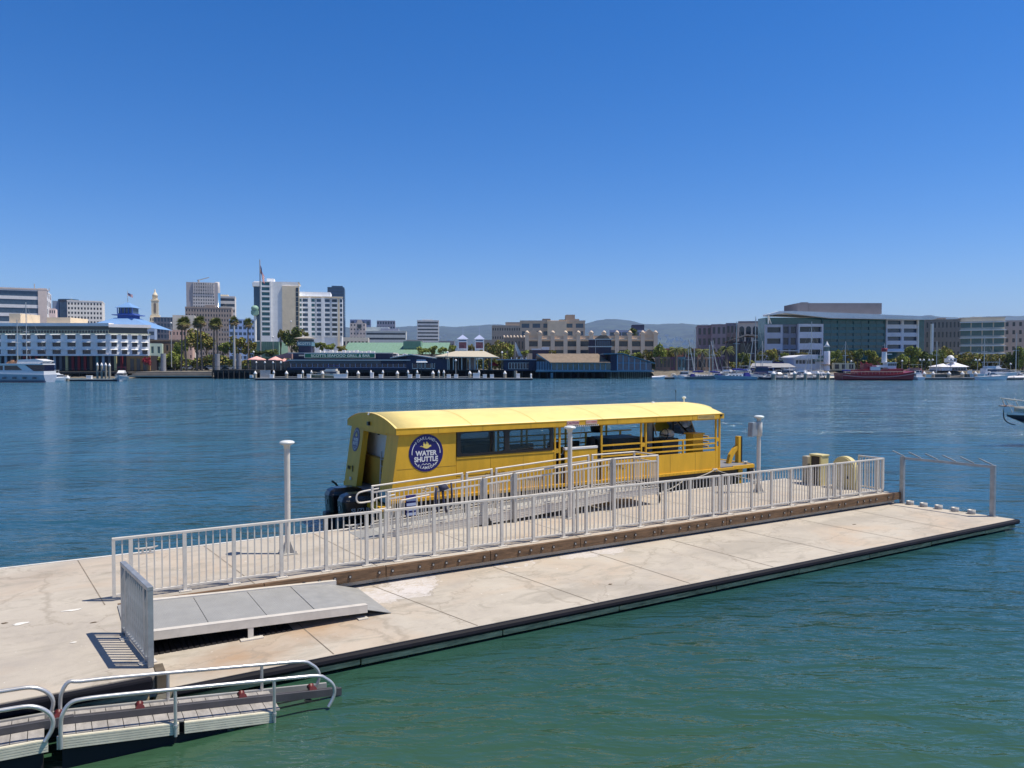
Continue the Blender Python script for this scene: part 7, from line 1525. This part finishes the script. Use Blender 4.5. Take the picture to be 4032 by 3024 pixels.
# ================================================================ boats
def hullsec(L,B,Hs,Hb,ub=.45,flare=.8,n=10,rake=.10,keel=-.35):
    out=[]
    for i in range(n+1):
        u=i/n; b=B/2*(1-max(0,(u-ub)/(1-ub))**2.2) ; b=max(b,.02); z=Hs+(Hb-Hs)*u**1.6; x=u*L; xs=x-(L*rake*u**3)
        out.append([(x,-b,z),(xs,-b*flare,z*.3),(xs,-b*.5,keel),(xs,b*.5,keel),(xs,b*flare,z*.3),(x,b,z)])
    return out
def boat(kind,px,L,Y,label,face=1,hull=(225,226,230),rz=0,group=None,mast=None,cover=None,stripe=None,scale=1,deck=None,wl=None,cabin=(226,226,228)):
    """px: source pixel of the middle; face=1 bow to the right; L metres"""
    T=Thing(kind,label,{'sailboat':'sailboat','dinghy':'dinghy'}.get(kind,'boat'),(fx(px,Y),Y,WZ),rz+(0 if face>0 else math.pi),group=group)
    hm=mat('hull_%d_%d_%d'%hull,C(*hull),.3,var=.04,coat=.3); cm=mat('cabin_%d_%d'%cabin[:2],C(*cabin),.35,var=.04,coat=.2)
    B=L*.30 if kind!='sailboat' else L*.27; Hs={'sailboat':.085,'dinghy':.14}.get(kind,.11)*L; Hb=Hs*1.45
    mb=MB(); s=[[(x-L/2,y,z) for x,y,z in q] for q in hullsec(L,B,Hs,Hb)]; mb.loft(s,smooth=False,caps=True); T.part('hull',mb,hm,fix=True)
    if stripe:
        mb=MB(); 
        for sg in (0,5): mb.loft([[(q[sg][0],q[sg][1]*1.012,q[sg][2]-.04*L*.3),(q[sg][0],q[sg][1]*1.02,q[sg][2]-.012*L*.3)] for q in s],closed=False,caps=False,smooth=False)
        T.part('stripe',mb,mat('stripe_%d'%stripe[2],C(*stripe),.4))
    def cab(x0,x1,w_,z0,z1,f=.18,bk=.05,m=cm,nm='cabin',par=None):
        mb=MB(); h=z1-z0; mb.loft([[(x0,-w_,z0),(x0,w_,z0),(x1,w_*.85,z0),(x1,-w_*.85,z0)],[(x0+bk*h,-w_*.88,z1),(x0+bk*h,w_*.88,z1),(x1-f*h*6,w_*.72,z1),(x1-f*h*6,-w_*.72,z1)]],smooth=False); return T.part(nm,mb,m,par,fix=True)
    if kind=='motor_cruiser':
        c=cab(-L*.30,L*.26,B*.38,Hs*.95,Hs*.95+L*.12); cab(-L*.27,L*.25,B*.385,Hs*1.0+L*.045,Hs*.95+L*.105,m=GL_D,nm='window_band',par=c)
        cab(-L*.26,L*.05,B*.30,Hs*.95+L*.122,Hs*.95+L*.17); mb=MB(); mb.box(-L*.28,-L*.02,-B*.32,B*.32,Hs*.95+L*.25,Hs*.95+L*.258)
        for q in (-L*.26,-L*.04): 
            for y in (-B*.29,B*.29): mb.tube([(q,y,Hs*.95+L*.17),(q,y,Hs*.95+L*.25)],.03,5)
        T.part('flybridge_top',mb,mat('cover_%d'%cover[2],C(*cover),.7) if cover else cm)
    elif kind=='sport_boat':
        c=cab(-L*.1,L*.30,B*.34,Hs,Hs+L*.06,f=.4); mb=MB(); mb.loft([[(-L*.12,-B*.3,Hs+.05*L),(-L*.12,B*.3,Hs+.05*L),(L*.12,B*.28,Hs+.055*L),(L*.12,-B*.28,Hs+.055*L)],[(-L*.10,-B*.28,Hs+.12*L),(-L*.10,B*.28,Hs+.12*L),(L*.0,B*.24,Hs+.12*L),(L*.0,-B*.24,Hs+.12*L)]],smooth=False); T.part('windshield',mb,GL_B,c,fix=True)
        mb=MB(); mb.tube(smooth_path([(-L*.2,-B*.4,Hs),(-L*.15,-B*.36,Hs+.14*L),(-L*.13,0,Hs+.16*L),(-L*.15,B*.36,Hs+.14*L),(-L*.2,B*.4,Hs)],3),.09,6); T.part('radar_arch',mb,cm)
        if cover: mb=MB(); mb.box(-L*.4,-L*.05,-B*.36,B*.36,Hs+.16*L,Hs+.172*L); T.part('bimini',mb,mat('cover_%d'%cover[2],C(*cover),.7))
    elif kind=='pilothouse_boat':
        c=cab(-L*.18,L*.18,B*.34,Hs*.9,Hs*.9+L*.24,f=.05); cab(-L*.165,L*.172,B*.345,Hs*.9+L*.13,Hs*.9+L*.21,f=.04,m=GL_D,nm='window_band',par=c); mb=MB(); mb.box(-L*.26,L*.2,-B*.36,B*.36,Hs*.9+L*.241,Hs*.9+L*.255); T.part('hardtop',mb,cm)
        mb=MB(); mb.tube([(0,0,Hs*.9+L*.25),(0,0,Hs*.9+L*.4)],.04,5); T.part('antenna',mb,cm)
    elif kind=='sailboat':
        c=cab(-L*.18,L*.22,B*.26,Hs,Hs+L*.05,f=.3); mb=MB(); 
        for i in range(4): mb.box(-L*.14+i*L*.08,-L*.10+i*L*.08,-B*.262,B*.262,Hs+L*.014,Hs+L*.034)
        T.part('porthole',mb,GL_D,c)
        if cover: mb=MB(); mb.tube([(-L*.30,0,Hs+L*.15),(-L*.1,0,Hs+L*.165),(L*.06,0,Hs+L*.17)],[.16,.26,.2],8); mb.loft([[(-L*.36,-B*.3,Hs+.02),(-L*.36,B*.3,Hs+.02),(-L*.22,B*.3,Hs+.02),(-L*.22,-B*.3,Hs+.02)],[(-L*.33,-B*.2,Hs+.09*L),(-L*.33,B*.2,Hs+.09*L),(-L*.24,B*.2,Hs+.09*L),(-L*.24,-B*.2,Hs+.09*L)]],smooth=False); T.part('sail_cover',mb,mat('cover_%d'%cover[2],C(*cover),.8,var=.15))
    else:
        if cover: mb=MB(); mb.loft([[(q[0][0]*.98,q[0][1]*.95,q[0][2]),(q[0][0]*.98,q[0][1]*.3,q[0][2]+.28),(q[5][0]*.98,q[5][1]*.3,q[5][2]+.28),(q[5][0]*.98,q[5][1]*.95,q[5][2])] for q in s],smooth=False); T.part('boat_cover',mb,mat('cover_%d'%cover[2],C(*cover),.8,var=.12),fix=True)
        mb=MB(); mb.box(-L*.55,-L*.49,-.2,.2,-.1,Hs+.35); T.part('outboard_engine',mb,M_blk)
    if kind!='dinghy':
        mb=MB(); pts=[(q[0][0],q[0][1]*.92,q[0][2]+.045*L) for q in s[4:10]]; mb.tube(pts,.022,4); mb.tube([(x,-y,z) for x,y,z in pts],.022,4)
        for q in s[4:10:2]:
            for sg in (0,5): mb.tube([(q[sg][0],q[sg][1]*.92,q[sg][2]),(q[sg][0],q[sg][1]*.92,q[sg][2]+.045*L)],.02,4)
        T.part('bow_rail',mb,M_alu)
    if mast:
        xm,yt=mast[:2]; h=fz(yt,Y)-WZ; lean=mast[2] if len(mast)>2 else 0
        mx=(fx(xm,Y)-T.o.location.x)*face; my=0; mb=MB(); mb.tube([(mx,my,Hs*.5),(mx+lean*face,my,h)],[.13,.09],8); ms=T.part('mast',mb,mat('mast_alloy',(.50,.50,.49),.4,metal=.2))
        mb=MB(); mb.tube([(mx,0,Hs+L*.12),(mx-L*.36,0,Hs+L*.13)],.07,6); T.part('boom',mb,mat('mast_alloy',(.50,.50,.49),.4,metal=.2),ms)
        mb=MB(); q=.62; mb.beam((mx+lean*face*q-.0,-1.1,h*q),(mx+lean*face*q,1.1,h*q),.07); mb.beam((mx-.9+lean*face*q,0,h*q+.02),(mx+.9+lean*face*q,0,h*q+.02),.07); T.part('spreader',mb,M_cap,ms)
        mb=MB(); mb.tube([(L*.48,0,Hb),(mx+lean*face,0,h*.97)],.02,4); mb.tube([(-L*.48,0,Hs),(mx+lean*face,0,h*.99)],.02,4); mb.tube([(mx,-B*.4,Hs),(mx+lean*face*q,-1.1,h*q),(mx+lean*face,0,h*.95)],.018,4); T.part('stay',mb,M_alud,ms)
    return T
NB=(24,34,120); W_=(225,226,230)
bt=boat
bt('dinghy',2592,3.8,211,'small white boat with a pale cover nearest the teal restaurant',1,cover=(215,215,222)); bt('dinghy',2606,3.2,215,'tiny white dinghy right of the covered one by the teal restaurant',1,cover=(190,180,185)); bt('pilothouse_boat',2692,6,212,'small white pilothouse boat at the left marina dock',-1)
bt('sailboat',2738,8,222,'white sailboat with the leftmost leaning mast',1,mast=(2737,1335,-2.0)); bt('sailboat',2732,9,226,'white sailboat behind with the tall pole like mast left of the arched lofts',-1,mast=(2733,1298)); bt('sailboat',2708,7,225,'small sailboat with a short thin mast at the left of the marina',-1,mast=(2710,1372))
bt('sport_boat',2712,5.5,210,'little white runabout with a grey windshield at the left marina dock',-1)
bt('sailboat',2762,8.5,209,'grey hulled sailboat with a blue canopy and round white bow',1,hull=(120,124,132),cover=NB,mast=(2792,1358)); bt('sailboat',2800,8,210,'white sailboat with a royal blue sail cover',-1,hull=(190,198,214),cover=(30,40,130),mast=(2806,1340)); bt('motor_cruiser',2838,7,212,'white flybridge cruiser showing its rounded bow left of the pale blue sailboat',1,cover=(190,200,208)); bt('sailboat',2830,9,227,'white sailboat whose mast leans to the left',1,mast=(2832,1437-95,-2.6))
bt('motor_cruiser',2878,9,222,'white cruiser with a curved radar top in the second row',1); bt('motor_cruiser',2912,10,219,'white double decked cruiser just behind the pale blue sailboat',-1)
bt('sailboat',2892,11,199,'long pale blue sailboat with royal blue covers lying outermost before the marina',-1,hull=(140,165,185),cover=(35,45,130),mast=(2899,1266))
bt('sailboat',2952,9,215,'sailboat with two crossing thin masts left of the grey boat shed',1,mast=(2944,1330,1.4)); bt('sailboat',2968,10,219,'sailboat with a tall thick mast at the left of the boat shed',-1,mast=(2973,1247,0),cover=NB); bt('sailboat',2998,8,223,'sailboat with a thin grey mast behind the boat shed',1,mast=(3000,1343))
bt('dinghy',2957,3.6,203.5,'grey covered dinghy at the left end of the crowded dock',1,hull=(185,188,192),cover=(165,168,172)); bt('pilothouse_boat',2994,10,208,'long white canopied boat with navy side screens',-1,cabin=(50,52,100)); bt('sport_boat',3022,5.2,203,'dark navy runabout in front of the long canopied boat',-1,hull=(36,38,66),stripe=(230,230,235))
bt('motor_cruiser',3050,8,214,'white cruiser with a blue cover behind the thickest piling',1,cover=(30,50,130)); bt('pilothouse_boat',3078,7,208,'grey blue boat with a navy wheelhouse right of the thickest piling',-1,hull=(150,152,165),cabin=(66,84,110)); bt('pilothouse_boat',3108,8,210,'white pilothouse boat with a tall hardtop and railings',1)
bt('sport_boat',3145,7,206,'white sport boat between the first two pilings of the row of four',1); bt('motor_cruiser',3170,9,215,'white cruiser with a tan bimini behind the row of four pilings',1,cover=(190,180,165)); bt('motor_cruiser',3190,8,209,'white cruiser with a grey bimini and angled windshield',-1,cover=(150,150,155)); bt('sport_boat',3212,7,205,'white sport boat with a silver radar arch',-1); bt('motor_cruiser',3240,7.5,210,'pale white cruiser with green tinted windshield',1); bt('sport_boat',3238,6,205,'small white speedboat left of the last of four pilings',1); bt('dinghy',3272,3.5,204,'white and cream dinghy right of the row of four pilings',1,cover=(225,220,200)); bt('dinghy',3290,3.4,208,'small pale tender touching the red boat bow',1,cover=(214,210,212))
bt('sailboat',3192,10,222,'sailboat with the tall mast rising in front of the grey office panels',-1,mast=(3193,1266)); bt('sailboat',3168,9,225,'sailboat whose thin mast leans strongly to the right',1,mast=(3162,1268+60,2.6)); bt('sailboat',3228,8,226,'sailboat with a short mast in front of the lighthouse tower',1,mast=(3228,1368)); bt('sailboat',3322,9,221,'white sailboat with a single mast left of the red boat cabin',-1,mast=(3327,1345),cover=NB)
bt('motor_cruiser',3580,11,213,'cream topped old cruiser with red cabin sides behind the red boat stern',-1,cabin=(190,120,100),cover=(196,186,168))
T=bt('motor_cruiser',3608,7,203,'white double decked cruiser moored stern to the viewer right of the red boat',1,rz=R(80))
bt('sailboat',3684,9,226,'sailboat with a thin mast left of the little white pavilion',1,mast=(3686,1343)); bt('sailboat',3872,11,222,'sailboat with a tall mast and two spreaders behind the flybridge yacht',1,mast=(3873,1320)); bt('sailboat',3998,11,222,'sailboat with the thick mast at the right edge',1,mast=(3998,1312)); bt('sailboat',3935,8,228,'small sailboat with a short mast right of the flybridge yacht cabin',1,mast=(3933,1410))
bt('motor_cruiser',3925,13,212,'large white flybridge yacht with dark side screens near the right edge',1,cabin=(214,216,222)); bt('sport_boat',3908,8.2,199,'white and navy sport boat with a swoosh hull at the right',1,hull=(226,227,232),stripe=(28,36,92))
bt('dinghy',3970,4,204,'small white tender left of the grey inflatable at the right edge',1,cover=(210,210,212)); bt('dinghy',3995,4,206,'grey inflatable near the right edge',1,hull=(160,158,150),cover=(150,140,140)); bt('dinghy',4022,4.5,204,'white skiff cut off by the right edge',1,cover=(222,222,226)); bt('sport_boat',4012,6,212,'white runabout with maroon canvas at the right edge',1,cover=(110,24,50)); bt('dinghy',3760,4.5,207,'low wooden rowing skiff on the dock below the little white pavilion',1,hull=(120,84,60),cover=(90,84,84))
bt('motor_cruiser',1287,10.5,201.5,'green hulled sport fishing boat with a white superstructure moored before the restaurants',-1,hull=(38,82,86),stripe=(226,226,228),cover=(60,66,120),cabin=(222,214,200))
bt('sailboat',98,16,200,'old wooden schooner with a tall varnished mast behind the big white yacht',-1,hull=(90,60,40),mast=(108,1190),cover=(180,150,120)); bt('sailboat',60,12,204,'sailboat with a pale turquoise mast at the far left',-1,hull=(200,200,205),mast=(72,1258)); 
for px,L_,Yq,kd,cv,lb in ((3012,6.5,206.5,'sport_boat',None,'bow facing white sport boat right beside the grey covered dinghy'),(3068,7,206,'motor_cruiser',None,'bow facing white cruiser just right of the thickest piling'),(3092,6,205.5,'sport_boat',(200,190,160),'bow facing white runabout with a tan top left of the first of four pilings'),(3118,6.5,207,'motor_cruiser',None,'bow facing white cruiser hidden partly by the first of four pilings'),(3152,6,205.5,'sport_boat',(40,44,110),'bow facing white runabout with a navy top between the first pilings'),(3184,7,206,'motor_cruiser',(222,222,226),'bow facing white cruiser with a white top between the middle pilings'),(3206,6,205.5,'sport_boat',None,'bow facing white speedboat beside the third of four pilings'),(3248,6,206,'sport_boat',None,'bow facing white speedboat beside the last of four pilings'),
    (2655,5,213.5,'sport_boat',None,'bow facing small white boat on the left marina dock'),(2860,6.5,209,'sport_boat',(196,190,180),'bow facing white boat with a beige top left of the pale blue sailboat bow')):
    bt(kd,px,L_,Yq,lb,1,rz=R(-90+rnd.uniform(-18,18)),cover=cv)
# big motor yacht at the left edge
Y=178; k=Y/FPX; X0=fx(200,Y); T=Thing('motor_yacht','large white motor yacht with tinted windows cut off by the left edge','boat',(X0,Y,WZ)); L=22
mb=MB(); s=[[(-x,y,z) for x,y,z in q] for q in hullsec(L,5.2,1.75,2.6,ub=.6)]; mb.loft(s,smooth=False,caps=True); T.part('hull',mb,mat('hull_palegrey',C(160,172,190),.3,coat=.3),fix=True)
mb=MB()
for sg in (0,5): mb.loft([[(q[sg][0],q[sg][1]*1.01,q[sg][2]-.10),(q[sg][0],q[sg][1]*1.02,q[sg][2]+.02)] for q in s],closed=False,caps=False,smooth=False)
T.part('white_sheer',mb,M_cap); mb=MB(); mb.box(-L*.8,.0,-2.2,-2.12,-.1,.12); T.part('red_waterline',mb,mat('boot_red',(.35,.02,.03),.5))
for i in range(5): mb=MB(); mb.box(-2.6-2.3*i,-1.7-2.3*i,-2.62,-2.5,.85,1.15); T.part('porthole',mb,GL_D)
mb=MB(); mb.box(-19,-.1,-2.35,2.35,1.76,2.55); T.part('bulwark',mb,M_cap); c=T.o
mb=MB(); mb.prism([(-18,2.56),(-2.6,2.56),(-4.6,4.0),(-18,4.0)],'y',-2.1,2.1); cb=T.part('saloon',mb,M_cap,fix=True)
for pr in ([(-17,2.8),(-12.6,2.8),(-12.6,3.8),(-17,3.8)],[(-12,2.8),(-9.6,2.8),(-9.6,3.8),(-12,3.8)],[(-9.2,2.8),(-5.2,2.8),(-6.4,3.8),(-9.2,3.8)]): mb=MB(); mb.prism(pr,'y',-2.16,-2.101); T.part('window',mb,GL_D,cb)
mb=MB(); mb.box(-19,-.3,-2.4,2.4,4.01,4.3); mb.prism([(-6.5,4.31),(-1.2,4.31),(-.2,4.9),(-2.2,5.35),(-6.2,5.2)],'y',-2.0,2.0); T.part('flybridge',mb,M_cap,fix=True)
mb=MB(); mb.prism([(-4.6,2.6),(-.2,2.6),(-.2,4.0),(-5.6,4.0)],'y',-1.9,1.9); T.part('aft_screen',mb,GL_N,fix=True)
mb=MB(); 
for i in range(7): mb.box(-9.5+i*.45,-9.2+i*.45,-1,0,4.31,4.6+.25*(i%3))
T.part('deck_gear',mb,mat('gear_tan',(.35,.2,.12),.7,var=.5,scale=2))
mb=MB(); mb.tube([(-13.2,0,4.3),(-13.2,0,9.5)],.3,8); mb.box(-14,-12.3,-.4,.4,7.3,7.6); mb.lathe((-13.2,-.6,8.2),[(0,0),(.5,.2),(.5,.8),(0,1.1)],10); T.part('radar_mast',mb,M_cap)
bt('motor_cruiser',228,7.5,184,'rounded white cruiser seen from its stern beside the big white yacht',1,rz=R(75)); 
bt('motor_cruiser',478,9.5,188,'white trawler with maroon top seen bow on below the blue roofed hotel',1,rz=R(-68),hull=(180,190,200),cover=(110,40,60),stripe=(226,226,230))
# the red harbour boat
Y=197; k=Y/FPX; T=Thing('fire_boat','dark red harbour boat with a white funnel shaped tower and wheelhouse','boat',(fx(3300,Y),Y,WZ)); x=lambda p:(p-3300)*k; z=lambda p:fz(p,Y)-WZ; L=x(3580)
M_redh=mat('maroon_hull',(.25,.015,.028),.4,var=.1,coat=.2)
mb=MB(); hs=[]
for i in range(15):
    u=i/14; b=3.0*(1-(max(0,(abs(u-.45)-.3)/.55))**2.4*.9); zt_=1.45+ (.9*max(0,(u-.55)/.45)**1.8) + (.45*max(0,(.3-u)/.3)**1.5); hs.append([(u*L,-b,zt_),(u*L*.985+.1,-b*.9,.35),(u*L*.97+.3,-b*.5,-.4),(u*L*.97+.3,b*.5,-.4),(u*L*.985+.1,b*.9,.35),(u*L,b,zt_)])
mb.loft(hs,smooth=False,caps=True); T.part('hull',mb,M_redh,fix=True)
mb=MB()
for sg in (0,5): mb.loft([[(q[sg][0],q[sg][1]*1.01,q[sg][2]-.62),(q[sg][0],q[sg][1]*1.03,q[sg][2]-.48)] for q in hs],closed=False,caps=False,smooth=False)
T.part('white_line',mb,mat('line_pink',(.6,.45,.45),.6))
mb=MB(); mb.box(x(3362),x(3530),-2.0,2.0,1.5,z(1456)); mb.box(x(3485),x(3542),-1.8,1.8,1.5,z(1452)); mb.box(x(3392),x(3425),-1.2,1.2,z(1456)+.01,z(1432)); T.part('deckhouse',mb,M_redh,bev=.05)
mb=MB(); mb.box(x(3412),x(3450),-2.1,-1.6,z(1458),z(1444)); mb.box(x(3440),x(3482),-1.5,1.5,z(1447),z(1438)); T.part('white_locker',mb,M_cap); 
mb=MB(); mb.box(x(3484),x(3518),-1.3,1.3,z(1455),z(1428)); mb.box(x(3478),x(3520),-1.5,1.5,z(1428),z(1426)); wh_=T.part('wheelhouse',mb,M_cap); 
for i in range(4): mb=MB(); mb.box(x(3486+8*i),x(3492+8*i),-1.36,-1.301,z(1440),z(1431)); T.part('window',mb,GL_D,wh_)
mb=MB(); cx_=x(3480); mb.lathe((cx_,0,0),[(x(3490)-cx_,z(1428)),(x(3489)-cx_,z(1385))],14); ft=T.part('funnel_tower',mb,M_cap); mb=MB(); mb.lathe((cx_,0,0),[(0,z(1385)),(x(3490)-cx_,z(1385)),(x(3492)-cx_,z(1371)),(0,z(1371))],14); T.part('funnel_top',mb,M_redh,ft)
mb=MB(); mb.tube([(cx_,0,z(1371)),(cx_,0,z(1352))],.06,5); mb.box(cx_-.5,cx_+.5,-.05,.05,z(1362),z(1361)); mb.box(x(3488),x(3508),-.4,.4,z(1396),z(1393)); T.part('antenna',mb,M_cap,ft)
mb=MB()
for p in (3396,3418,3462,3500): mb.tube([(x(p),0,z(1436)),(x(p)-.7,0,z(1425))],.12,6); mb.tube([(x(p),0,z(1438)),(x(p),0,z(1433))],.3,8)
T.part('water_monitor',mb,M_redh)
mb=MB()
for i in range(18): mb.tube([(x(3305+14*i),-2.3,1.5),(x(3305+14*i),-2.3,2.2)],.03,4)
mb.tube([(x(3305),-2.3,2.2),(x(3545),-2.3,2.2)],.03,4); T.part('deck_rail',mb,M_alud)
# dock signs and racks at the right
T=Thing('dock_sign','white dock sign board with a purple top on posts at the right','sign',(fx(3826,205),206,.7)); mb=MB(); mb.box(-.6,.6,0,.08,1.0,1.9); T.part('board',mb,M_cap); mb=MB(); mb.box(-.5,-.42,.085,.14,0,1.1); mb.box(.42,.5,.085,.14,0,1.1); T.part('post',mb,M_alud)
mb=MB(); mb.box(fx(3640,216),fx(3850,216),216,217,.6,1.5); mb.box(fx(3640,216),fx(3850,216),216,216.05,2.0,2.1)
for i in range(14): q=fx(3640+16*i,216); mb.box(q,q+.08,216,216.08,1.5,2.0)
solo('quay_walkway',mb,mat('walk_brown',(.14,.11,.09),.85,var=.2),'brown timber quay walkway with railing behind the pilings at the right','walkway')
# ================================================================ haze
mb=MB(); mb.box(-16000,16000,-150,13900,-1.9,900)
hz=bpy.data.materials.new('haze'); hz.use_nodes=True; n=hz.node_tree; n.nodes.clear(); o=n.nodes.new('ShaderNodeOutputMaterial'); pv=n.nodes.new('ShaderNodeVolumePrincipled')
pv.inputs['Color'].default_value=(.42,.62,1,1); pv.inputs['Density'].default_value=.000045; pv.inputs['Anisotropy'].default_value=0.0
n.links.new(pv.outputs[0],o.inputs['Volume'])
solo('haze',mb,hz,'thin blue summer haze over the water and city','haze',kind='stuff')
